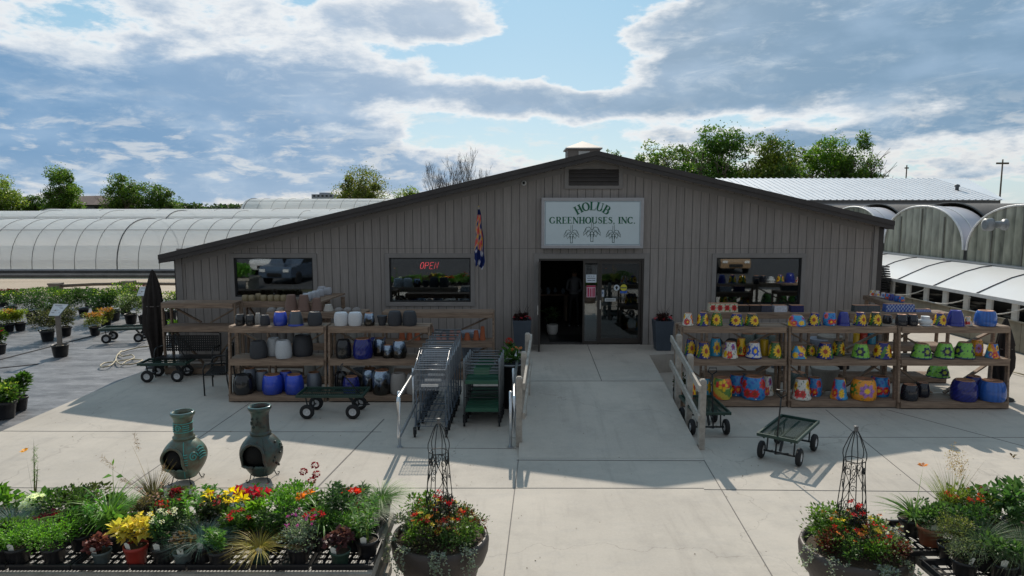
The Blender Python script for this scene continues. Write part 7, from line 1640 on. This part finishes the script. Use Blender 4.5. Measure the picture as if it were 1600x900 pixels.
# big round planters with wire obelisks
PLB = mat('brown_planter', (.052, .040, .034), .5, .2, 5, .25, 30)
def big_planter(label, u, Y, R, zr, seed):
    t = thing('round_planter', label, 'planter', (X_(u, Y, zr), Y, 0), 0, 'large brown flower planters'); m = MB()
    m.lathe([(R*.56, 0), (R*.62, .03), (R*.74, zr*.42), (R*.82, zr*.60), (R*.93, zr*.68), (R*1.0, zr*.80), (R*1.02, zr*.93), (R*.99, zr), (R*.93, zr+.004), (R*.90, zr-.03), (R*.88, zr-.12)], 64); m.build('bowl', PLB, t)
    m = MB(); m.lathe([(R*.9, zr-.05), (R*.5, zr-.01), (R*.1, zr)], 40, cap0=False); m.build('soil', SOIL, t)
    L = Leaves(); r = random.Random(seed)
    bush(L, R*1.0, .20, 1700, .030, .017, (.08, .13, .04), zr-.03)                      # mixed low green
    for k in range(9):
        a = k*.7+seed; x, y = R*.62*math.cos(a), R*.62*math.sin(a)
        c = [(.06, .12, .03), (.10, .20, .03), (.11, .03, .02), (.16, .19, .15), (.14, .25, .04), (.05, .05, .03)][k % 6]
        bush(L, .17, .20, 330, .034, .020, c, zr-.03, c=(x, y))
    bush(L, .20, .32, 500, .045, .022, (.10, .19, .03), zr, c=(-.16, .12)); bush(L, .18, .36, 420, .040, .025, (.04, .05, .04), zr, c=(.02, .1)); stemset(L, .18, .30, 9, 20, .06, .014, (.13, .25, .04), zr, c=(-.22, .02))
    for k in range(30):    # silver trailers over the rim
        a = r.choice([-2.3, -1.5, -1.45, -.9, -2.9])+r.uniform(-.16, .16)+(-.0); n = 16; q = np.linspace(0, 1, n); rr_ = R*.9+.13*np.minimum(q*2, 1)*.8+.02*np.sin(q*9+k); z = zr+.02-np.maximum(0, q-.35)*r.uniform(.18, .42)
        Pp = np.stack([rr_*math.cos(a)+.02*np.sin(q*7+k), rr_*math.sin(a)+0*q, z], 1)+RNG.normal(0, .008, (n, 3)); L.leaf(np.repeat(Pp, 2, 0), sph(2*n), .020, .018, cols((.26, .30, .26), 2*n, .2))
    L.build('foliage', LEAF, t)
    for nm, c, n, s, pt, area in (('red_flowers', (.50, .02, .03), 16, .034, 5, (0, 0)), ('orange_flowers', (.62, .17, .05), 18, .030, 5, (.05, -.12)), ('yellow_flowers', (.75, .55, .08), 15, .036, 5, (-.1, .05)), ('white_flowers', (.72, .72, .68), 34, .018, 5, (.3, -.05)), ('copper_leaves', (.22, .07, .02), 60, .03, 3, (.12, -.02))):
        pts = dome(R*.75, .10, zr+.08, n, .0)+np.array([area[0]*.5, area[1]*.5, 0]); pts[:, 2] += RNG.uniform(0, .10, n); F_ = Leaves(); bloom(F_, pts, s, c, pt); F_.build(nm, PETAL, t)
    pts = np.stack([RNG.uniform(-.12, .14, 6), RNG.uniform(-.1, .1, 6), zr+RNG.uniform(.30, .40, 6)], 1); F_ = Leaves(); bloom(F_, pts, .04, (.55, .02, .03), 6); F_.blade(A3(6, (0, 0, zr)), pts-A3(6, (0, 0, zr)), np.linalg.norm(pts-A3(6, (0, 0, zr)), axis=1), .005, cols((.07, .10, .04), 6), 0, 2); F_.build('tall_red_flowers', PETAL, t)
    return t
def obelisk(label, u, Y, zb, top_v, R):
    zt = at(u, top_v, Y).z; t = thing('wire_obelisk', label, 'plant support', (X_(u, Y, zt-.5), Y, zb), .3, 'wire obelisks in the planters'); h = zt-zb; m = MB(); n = 6; rw = .0045; q = lambda f, a: (r_at(f)*math.cos(a), r_at(f)*math.sin(a), h*f)
    def r_at(f):
        if f < .72: return R*(1-.42*f/.72)
        g = (f-.72)/.28
        return R*.58*(1+.14*math.sin(min(1, g*2)*math.pi))*(1-g**2.2)**.9+.008
    for k in range(n): a = k*math.pi/3; m.tube([q(f, a) for f in [0, .2, .4, .6, .72, .76, .8, .84, .88, .92, .95, .975, .99]], rw, 5, False)
    m.build('frame_wires', DKM, t)
    m = MB()
    for f in (.72, .02): m.tube([q(f, k*math.pi/3) for k in range(n)], rw*1.1, 5, closed=True)
    m.build('ring', DKM, t)
    m = MB()
    for k in range(n):
        a0, a1 = k*math.pi/3, (k+1)*math.pi/3; P0 = lambda f, s: tuple(Vector(q(f, a0)).lerp(Vector(q(f, a1)), s))
        m.tube([P0(.70-.30*i/12, .5+.48*math.cos(i/12*math.pi)*(1 if k % 2 else -1)) for i in range(13)], rw*.8, 4, False)
        m.tube([P0(.40-.22*i/10, .5+.48*math.cos(i/10*math.pi)*(-1 if k % 2 else 1)) for i in range(11)], rw*.8, 4, False)
        m.tube([P0(.30-.3*i/10, .5-.45*math.cos(i/10*math.pi)) for i in range(11)], rw*.8, 4, False)
        for (fc, sg, rr0) in ((.24, 1, .05), (.24, -1, .05), (.62, 1, .045), (.62, -1, .045), (.48, 1, .03)):
            m.tube([P0(fc+rr0*(1-i/22)*math.sin(i*.42), .5+sg*.25+sg*.26*(1-i/22)*math.cos(i*.42)) for i in range(20)], rw*.8, 4, False)
    m.build('scrollwork', DKM, t)
    m = MB(); m.lathe([(.018, 0), (.020, .03), (.012, .04), (.022, .045), (.022, .052), (.0, .054)], 12, (0, 0, h*.985)); m.build('finial', mat('pale_finial', (.12, .115, .11), .5), t)
b1 = big_planter('large brown flower planter beside the end of the lower left bench', 688, 6.2, .455, .74, 1)
obelisk('black wire obelisk standing in the left flower planter', 686, 6.3, .78, 660, .15)
b2 = big_planter('large brown flower planter beside the lower right bench', 1336, 5.98, .475, .74, 4)
obelisk('black wire obelisk standing in the right flower planter', 1333, 6.1, .78, 672, .15)

# tall planters by the door and the tub by the rail
SLATE = mat('slate_planter', (.055, .072, .095), .45, .12, 4)
def door_planter(label, u, v, Y, grp):
    t = thing('tall_planter', label, 'planter', (X_(u, Y, .8), Y, LZ+.003), 0, grp); h = at(u, v, Y).z-LZ; m = MB(); w0, w1 = .17, .225
    m.add([(-w0, -w0, 0), (w0, -w0, 0), (w0, w0, 0), (-w0, w0, 0), (-w1, -w1, h), (w1, -w1, h), (w1, w1, h), (-w1, w1, h), (-w1+.03, -w1+.03, h), (w1-.03, -w1+.03, h), (w1-.03, w1-.03, h), (-w1+.03, w1-.03, h), (-w1+.03, -w1+.03, h-.05), (w1-.03, -w1+.03, h-.05), (w1-.03, w1-.03, h-.05), (-w1+.03, w1-.03, h-.05)],
          [(0, 1, 5, 4), (1, 2, 6, 5), (2, 3, 7, 6), (3, 0, 4, 7), (3, 2, 1, 0), (4, 5, 9, 8), (5, 6, 10, 9), (6, 7, 11, 10), (7, 4, 8, 11), (8, 9, 13, 12), (9, 10, 14, 13), (10, 11, 15, 14), (11, 8, 12, 15), (12, 13, 14, 15)]); m.build('pot', SLATE, t)
    L = Leaves(); bush(L, .22, .15, 260, .06, .045, (.05, .02, .02), h-.04); tuft(L, 26, .42, .012, (.035, .02, .022), h-.03, .7, .3); n = 5; d = np.array([(-.3+.2*k, .1, 1.) for k in range(n)]); L.blade(A3(n, (0, 0, h)), d, .62, .004, cols((.05, .04, .04), n), .1, 3); L.build('foliage', LEAF, t)
    add_blooms(t, np.array([(-.18, -.1, h+.06), (.16, -.12, h+.07), (.2, -.05, h+.03), (-.02, -.2, h+.05), (.1, -.18, h+.09), (-.2, 0, h+.03)]), .05, (.62, .06, .10), 6)
door_planter('tall slate blue planter with pink flowers left of the door', 815.5, 499, 16.35, 'tall slate planters by the door'); door_planter('tall slate blue planter with pink flowers right of the door', 1035, 500, 16.35, 'tall slate planters by the door')
Yt = 13.0; t = thing('tub_planter', 'dark tub of green leaves and orange flowers beside the left ramp rail', 'planter', (X_(801, Yt, .5)-.05, Yt, 0)); ht = at(801, 566, Yt).z
m = MB(); m.lathe([(.20, 0), (.27, ht-.05), (.31, ht-.05), (.31, ht), (.27, ht), (.25, ht-.08)], 32); m.build('pot', POTB, t); m = MB(); m.lathe([(.312, ht-.012), (.312, ht+.006), (.285, ht+.006)], 32, cap0=False, cap1=False); m.build('rim', mat('pale_rim', (.25, .27, .29), .5), t)
L = Leaves(); bush(L, .27, .30, 130, .13, .08, (.06, .13, .03), ht); L.build('foliage', LEAF, t); add_blooms(t, np.array([(.12, -.1, ht+.30), (.18, -.05, ht+.27), (.05, -.15, ht+.28), (.2, -.1, ht+.3)]), .05, (.65, .22, .10), 6); F_ = Leaves(); ball(F_, (-.02, 0, ht+.42), .06, (.42, .04, .03), 80, .03); F_.build('red_plume', PETAL, t)
Yt = 13.2; t = thing('tub_planter', 'dark leafy plant in a black pot behind the right ramp rail', 'planter', (X_(1052, Yt, .5)+.18, Yt, 0)); pot_at(t, .17, .3); L = Leaves(); bush(L, .22, .3, 240, .07, .04, (.03, .06, .02), .26); L.build('foliage', LEAF, t)

# shrubs out on the nursery ground
GS = 'potted shrubs on the nursery ground'
def S(label, u, v, kind, w, h, r=.15, col=None, extra=None, name='potted_shrub'):
    p = gnd(u, v); k = mpp(p.y, .4); W, Hh = w*k/2, h*k; t = thing(name, label, 'shrub', (p.x, p.y, 0), 0, GS); pot_at(t, r, r*1.6, 'b', 16); L = Leaves(); z0 = r*1.2; hh = Hh-z0; s = max(1, p.y/15)
    if kind == 'b': bush(L, W, hh, int(700+W*1100), .070, .040, tuple(q*.62 for q in col), z0, .5)
    elif kind == 'f': bush(L, W, hh, int(900+W*900), .052, .026, tuple(q*.75 for q in col), z0, .45)
    elif kind == 'l': bush(L, W, hh, int(360+W*650), .10, .055, tuple(q*.62 for q in col), z0, .5)
    if extra == 'tips': n = 160; L.leaf(dome(W*.9, hh, z0, n, .8), sph(n)+A3(n, (0, 0, .5)), .06, .035, cols((.42, .17, .04), n, .25))
    if extra == 'lime': n = 110; L.leaf(dome(W*.95, hh, z0, n, .7), sph(n)+A3(n, (0, 0, .5)), .07, .045, cols((.28, .36, .05), n, .25))
    if extra == 'var': n = 260; L.leaf(dome(W*.95, hh, z0, n, .4), sph(n), .07, .045, cols((.32, .38, .22), n, .25))
    L.build('foliage', LEAF, t); return t
S('gold and rust tipped low shrub beside the long green wagon', 149, 523, 'f', 32, 34, .16, (.22, .26, .04), 'tips'); S('rust tipped low shrub partly behind the gold one', 166, 512, 'f', 28, 30, .16, (.20, .20, .04), 'tips')
S('small upright dark green shrub standing alone in its pot', 131, 494, 'b', 36, 44, .17, (.06, .13, .03))
S('grey brown leafy shrub in a black pot left of the tilted sign', 75, 532, 'b', 48, 46, .19, (.11, .12, .06)); S('grey brown leafy shrub right behind the tilted sign', 103, 524, 'b', 34, 46, .17, (.11, .12, .06))
S('lime yellow low shrub, farthest left in front of the dark row', 3, 520, 'f', 30, 34, .16, (.24, .30, .03), 'lime'); S('lime yellow low shrub with rusty tips, middle of the three', 14, 518, 'f', 26, 34, .16, (.24, .30, .03), 'tips'); S('lime yellow low shrub, rightmost of the three', 32, 516, 'f', 28, 32, .16, (.24, .30, .03), 'lime')
S('round dark green shrub behind the lime yellow ones', 52, 502, 'b', 66, 42, .22, (.05, .11, .03)); S('dark green shrub left of the round one', 18, 492, 'b', 50, 36, .2, (.06, .13, .03), 'lime'); S('bright topped green shrub at the middle of the back row', 62, 480, 'b', 60, 28, .2, (.08, .18, .03), 'lime')
S('yellow green spreading shrub right of the round dark one', 98, 486, 'b', 46, 32, .2, (.09, .19, .03), 'lime'); S('dark red leaved shrub at the far left edge', 6, 478, 'b', 40, 24, .2, (.13, .02, .02)); S('small olive shrub with reddish top near the red shrub', 28, 474, 'f', 34, 20, .2, (.10, .12, .03))
S('large glossy green shrub beyond the wagon', 178, 500, 'l', 62, 50, .22, (.07, .15, .03), 'lime'); S('tall yellow green shrub in front of the log rail', 196, 490, 'l', 58, 46, .2, (.10, .20, .03), 'lime'); S('pale variegated shrub beyond the green wagon', 205, 505, 'b', 46, 46, .2, (.16, .23, .09), 'var'); S('dark green low shrub under the large glossy one', 160, 502, 'b', 44, 40, .2, (.05, .12, .04))
S('dense mid green shrub beside the small upright one', 152, 488, 'b', 48, 35, .2, (.06, .14, .03)); S('blue green shrub behind the small upright one', 140, 478, 'b', 40, 25, .2, (.06, .12, .06)); S('red leaved shrub behind the white sign post', 222, 478, 'b', 34, 30, .2, (.16, .03, .03)); S('green shrub between the folded umbrella and the shop wall', 268, 500, 'b', 34, 44, .2, (.10, .19, .04), 'lime'); S('light green shrub low behind the empty stand', 275, 535, 'b', 30, 34, .18, (.12, .26, .03))
S('dark shrub filling the row behind the grey brown one', 84, 506, 'b', 40, 40, .18, (.05, .10, .03)); S('mid green shrub near the block pier', 110, 474, 'b', 50, 20, .2, (.08, .16, .03))
S('black potted leafy plant with large lobed leaves, nearest at the left edge', 8, 652, 'l', 50, 52, .2, (.09, .20, .03), 'lime'); S('taller lobed leaf plant right of the nearest one at the left edge', 30, 640, 'l', 32, 58, .16, (.08, .18, .03)); S('dark green lobed leaf plant cut by the left edge', -12, 645, 'l', 44, 50, .18, (.05, .12, .03))
t = S('pink flowering potted plant at the left photo edge', 0, 552, 'b', 26, 40, .16, (.07, .15, .03)); add_blooms(t, dome(.22, .45, .2, 12, .4), .075, (.60, .03, .10), 6)
# inside the shop
p = at(863, 516, 18.6); t = thing('potted_plant', 'white pot with dark leafy plant just inside the open door', 'plant', (X_(863, 18.4, .7), 18.4, LZ)); m = MB(); m.lathe([(.11, 0), (.15, .08), (.16, .25), (.15, .28), (.13, .26)], 24); m.build('pot', mat('white_pot', (.60, .58, .54), .5, .05), t); L = Leaves(); bush(L, .24, .42, 120, .16, .06, (.05, .09, .03), .25); L.build('foliage', LEAF, t)
def person():
    px, py = X_(897, 19.7, 1.3), 19.7; t = thing('person', 'person in grey top and dark trousers standing inside the open doorway', 'person', (px, py, LZ)); sk = mat('skin', (.28, .16, .11), .6, .05)
    V_ = [(0, 0, .92), (0, 0, 1.08), (0, -.01, 1.26), (0, 0, 1.38), (0, -.01, 1.46), (0, -.02, 1.55), (0, -.015, 1.63),
          (-.17, 0, 1.36), (-.22, -.02, 1.10), (-.10, -.18, 1.05), (-.02, -.22, 1.08), (.17, 0, 1.36), (.22, -.02, 1.10), (.08, -.18, 1.02), (0, -.21, 1.02),
          (-.09, 0, .88), (-.11, -.01, .48), (-.12, .02, .08), (-.13, -.12, .04), (.09, 0, .88), (.11, -.01, .48), (.12, .02, .08), (.13, -.12, .04)]
    E_ = [(0, 1), (1, 2), (2, 3), (3, 4), (4, 5), (5, 6), (3, 7), (7, 8), (8, 9), (9, 10), (3, 11), (11, 12), (12, 13), (13, 14), (0, 15), (15, 16), (16, 17), (17, 18), (0, 19), (19, 20), (20, 21), (21, 22)]
    Rr = [.15, .14, .15, .10, .055, .085, .08, .06, .045, .035, .03, .06, .045, .035, .03, .095, .065, .045, .04, .095, .065, .045, .04]
    me = bpy.data.meshes.new('body'); me.from_pydata(V_, E_, []); o = bpy.data.objects.new('body', me); COL.objects.link(o); o.parent = t; o.modifiers.new('skin', 'SKIN'); s = o.modifiers.new('sub', 'SUBSURF'); s.levels = s.render_levels = 2
    for v, r in zip(me.skin_vertices[0].data, Rr): v.radius = (r, r*.8)
    me.skin_vertices[0].data[0].use_root = True
    m_ = bpy.data.materials.new('clothes'); m_.use_nodes = True; nt = m_.node_tree; L_ = nt.links.new; tc = nt.nodes.new('ShaderNodeTexCoord'); sx = nt.nodes.new('ShaderNodeSeparateXYZ'); L_(tc.outputs['Object'], sx.inputs[0]); mr = nt.nodes.new('ShaderNodeMapRange'); mr.inputs[1].default_value = 0; mr.inputs[2].default_value = 1.7; L_(sx.outputs[2], mr.inputs[0]); cr = nt.nodes.new('ShaderNodeValToRGB'); cr.color_ramp.interpolation = 'CONSTANT'; L_(mr.outputs[0], cr.inputs[0])
    e = cr.color_ramp.elements; e[0].color = (.5, .5, .5, 1); e[1].position = .03; e[1].color = (.012, .012, .014, 1)
    for po, c in ((.56, (.16, .16, .17)), (.86, (.28, .16, .11))): q = e.new(po); q.color = (*c, 1)
    L_(cr.outputs[0], nt.nodes['Principled BSDF'].inputs['Base Color']); me.materials.append(m_)
    m = MB(); m.sphere((0, .005, 1.615), .098, .105, .10, 18, 12); m.build('hair', mat('hair', (.03, .02, .015), .7), t)
    m = MB(); m.sphere((0, -.105, 1.56), .013, n=8, k=6); [m.sphere((x, -.098, 1.585), .010, n=8, k=6) for x in (-.032, .032)]; m.build('face', sk, t)
person()
def inner_table(label, x, y, w, items, seed):
    t = thing('display_table', label, 'table', (x, y, LZ), 0, 'display tables inside the shop'); m = MB(); m.box(-w, w, -.35, .35, .78, .82); m.build('top', SHELFW, t)
    for sx in (-1, 1):
        for sy in (-1, 1): m = MB(); m.box(sx*(w-.06)-.03, sx*(w-.06)+.03, sy*.28-.03, sy*.28+.03, 0, .78); m.build('leg', SHELFW, t)
    r = random.Random(seed)
    for k in range(items):
        xx = -w+.15+(2*w-.3)*k/(items-1); nm = ['white vase', 'glass jar', 'small leafy plant', 'cream box', 'grey urn'][r.randrange(5)]; o = thing('display_item', f'{nm} number {k+1} from the left on {label.split(",")[0]}', 'ornament', (x+xx, y+r.uniform(-.2, .1), LZ+.823), 0, 'wares shown inside the shop')
        c = (.3, .3, .28) if 'white' in nm or 'cream' in nm else (.2, .25, .3); m = MB(); s = r.uniform(.06, .1)
        if 'box' in nm: m.box(-s, s, -s, s, 0, s*2.2)
        else: m.lathe([(s*.6, 0), (s, s*.8), (s*.9, s*1.6), (s*.4, s*2.1), (s*.5, s*2.5)], 16)
        m.build('vessel', mat('ware_%d' % r.randrange(3), c, .4, .1), o)
        if 'plant' in nm: L = Leaves(); bush(L, .18, .3, 60, .12, .05, (.06, .12, .03), s*2); L.build('foliage', LEAF, o)
inner_table('long table seen through the middle window', X_(670, 19, 2), 18.4, 1.2, 8, 1); inner_table('long table seen through the left window', X_(430, 19, 2), 18.6, 1.1, 6, 2); inner_table('long table seen through the right window', X_(1185, 19, 2), 18.4, 1.2, 7, 3); inner_table('table seen through the closed door glass', X_(975, 20, 2), 20, .8, 5, 4); inner_table('table left of the person inside the door', X_(862, 21, 2), 21, .5, 4, 5)
m = MB(); t = thing('door_mat', 'black door mat lying just inside the entrance', 'mat', (X_(925, 17.8, .44), 17.8, LZ+.001)); m.box(-1.15, 1.15, -.5, .5, 0, .012); m.build('mat', BLACK, t)
# leaf on the paving
p = gnd(1583, 715); t = thing('fallen_leaf', 'dry curled leaf lying on the sunlit paving at the right', 'leaf', tuple(p)); L = Leaves(); L.leaf(np.array([(0, 0, .02), (0.03, 0, .02), (-.02, .0, .02)]), np.array([(1, .2, .3), (-1, -.5, .1), (.2, 1, .5)]), .08, .04, cols((.10, .07, .03), 3)); L.build('blade', LEAF, t)
# stacked dark trays beyond the shop corner
p = Vector((X_(1383, 24, 1.5), 24.5, 0)); t = thing('tray_stack', 'stack of black nursery trays between shop corner and lean-to', 'trays', tuple(p)); m = MB(); r = random.Random(2)
for k in range(22): dx = r.uniform(-.05, .05); m.box(-.3+dx, .3+dx, -.3, .3, k*.085, k*.085+.05)
m.build('trays', POTB, t)

# vehicles standing in the car park behind the viewpoint, mirrored in the windows
def car(label, name, x, y, rz, c, h=1.5, grp='vehicles parked across from the shop'):
    t = thing(name, label, 'car', (x, y, -.01), rz, grp); pm_ = mat('paint_'+label[:9].replace(' ', '_'), c, .25, .03, 3, coat=.8); m = MB(); W = .9
    side = [(-2.2, .35), (-2.25, .75), (-2.1, .95), (-1.2, 1.02), (-.55, h), (1.0, h), (1.75, 1.0), (2.15, .92), (2.2, .35)]; m.prism(side, -W, W); b = m.build('body', pm_, t, .06)
    for s_ in (-1, 1):
        m = MB(); yy = s_*(W+.005); m.prism([(-1.02, 1.05), (-.5, h-.08), (.95, h-.08), (1.5, 1.05)], min(yy, yy-s_*.02), max(yy, yy-s_*.02)); m.build('side_window', BLACK, t)
        m = MB(); m.box(-2.27, -2.23, s_*.65-.15, s_*.65+.15, .68, .82); m.build('headlight', WHT, t)
        for xx in (-1.4, 1.35): m = MB(); m.lathe([(.2, -.11), (.33, -.11), (.33, .11), (.2, .11)], 20, (xx, s_*.82, .33), axis='y'); m.build('wheel', TYRE, t)
    m = MB(); m.beam((-1.19, 0, 1.05), (-.60, 0, h-.04), W*1.7, .03, (0, 1, 0)); m.build('windscreen', BLACK, t); m = MB(); m.box(-2.275, -2.25, -.4, .4, .45, .62); m.build('grille', BLACK, t)
car('white pickup like car in the car park', 'parked_car', -14.5, -8, math.radians(-90), (.6, .6, .6), 1.75); car('slate blue hatchback in the car park', 'parked_car', -11.8, -3.0, math.radians(-80), (.07, .10, .15)); car('blue car in the car park', 'parked_car', 9.6, -7, math.radians(-92), (.04, .09, .16), 1.6); car('silver car in the car park', 'parked_car', 5.5, -16, math.radians(-90), (.4, .4, .4)); car('tan car in the car park', 'parked_car', 13.5, -9, math.radians(-88), (.3, .2, .12))
t = thing('plant_display', 'flat of bright green bedding plants out by the car park', 'plants', (-13.4, 1.2, 0)); m = MB(); m.box(-1.8, 1.0, -.8, .8, .5, .6); m.box(-1.7, -1.6, -.7, .7, 0, .499); m.box(.8, .9, -.7, .7, 0, .499); m.build('bench', STEELW, t); L = Leaves()
for k in range(8): bush(L, .5, .6, 500, .12, .08, (.14, .32, .06), .6, c=(-1.5+k*.3, RNG.uniform(-.4, .4)))
L.build('foliage', LEAF, t)

# grit and leaf litter lying on the paving
L = Leaves(); n = 420; u_ = RNG.uniform(-9, 9, n); y_ = RNG.uniform(5.6, 13, n); k = n//3; u_[:k] = RNG.choice([-4.3, -3.3, -.7, 3.1, 4.4, -1.0], k)+RNG.normal(0, .45, k); y_[:k] = RNG.choice([9.2, 9.0, 6.9, 10.4, 7.2], k)+RNG.normal(0, .4, k)
L.leaf(np.stack([u_, y_, np.full(n, .006)], 1), np.stack([RNG.normal(0, 1, n), RNG.normal(0, 1, n), RNG.uniform(0, .15, n)], 1), RNG.uniform(.008, .032, n), .012, cols((.09, .07, .045), n, .5)); tag(L.build('litter', LEAF), 'scattered dry leaf bits and grit on the paving', 'litter', None, 'stuff')
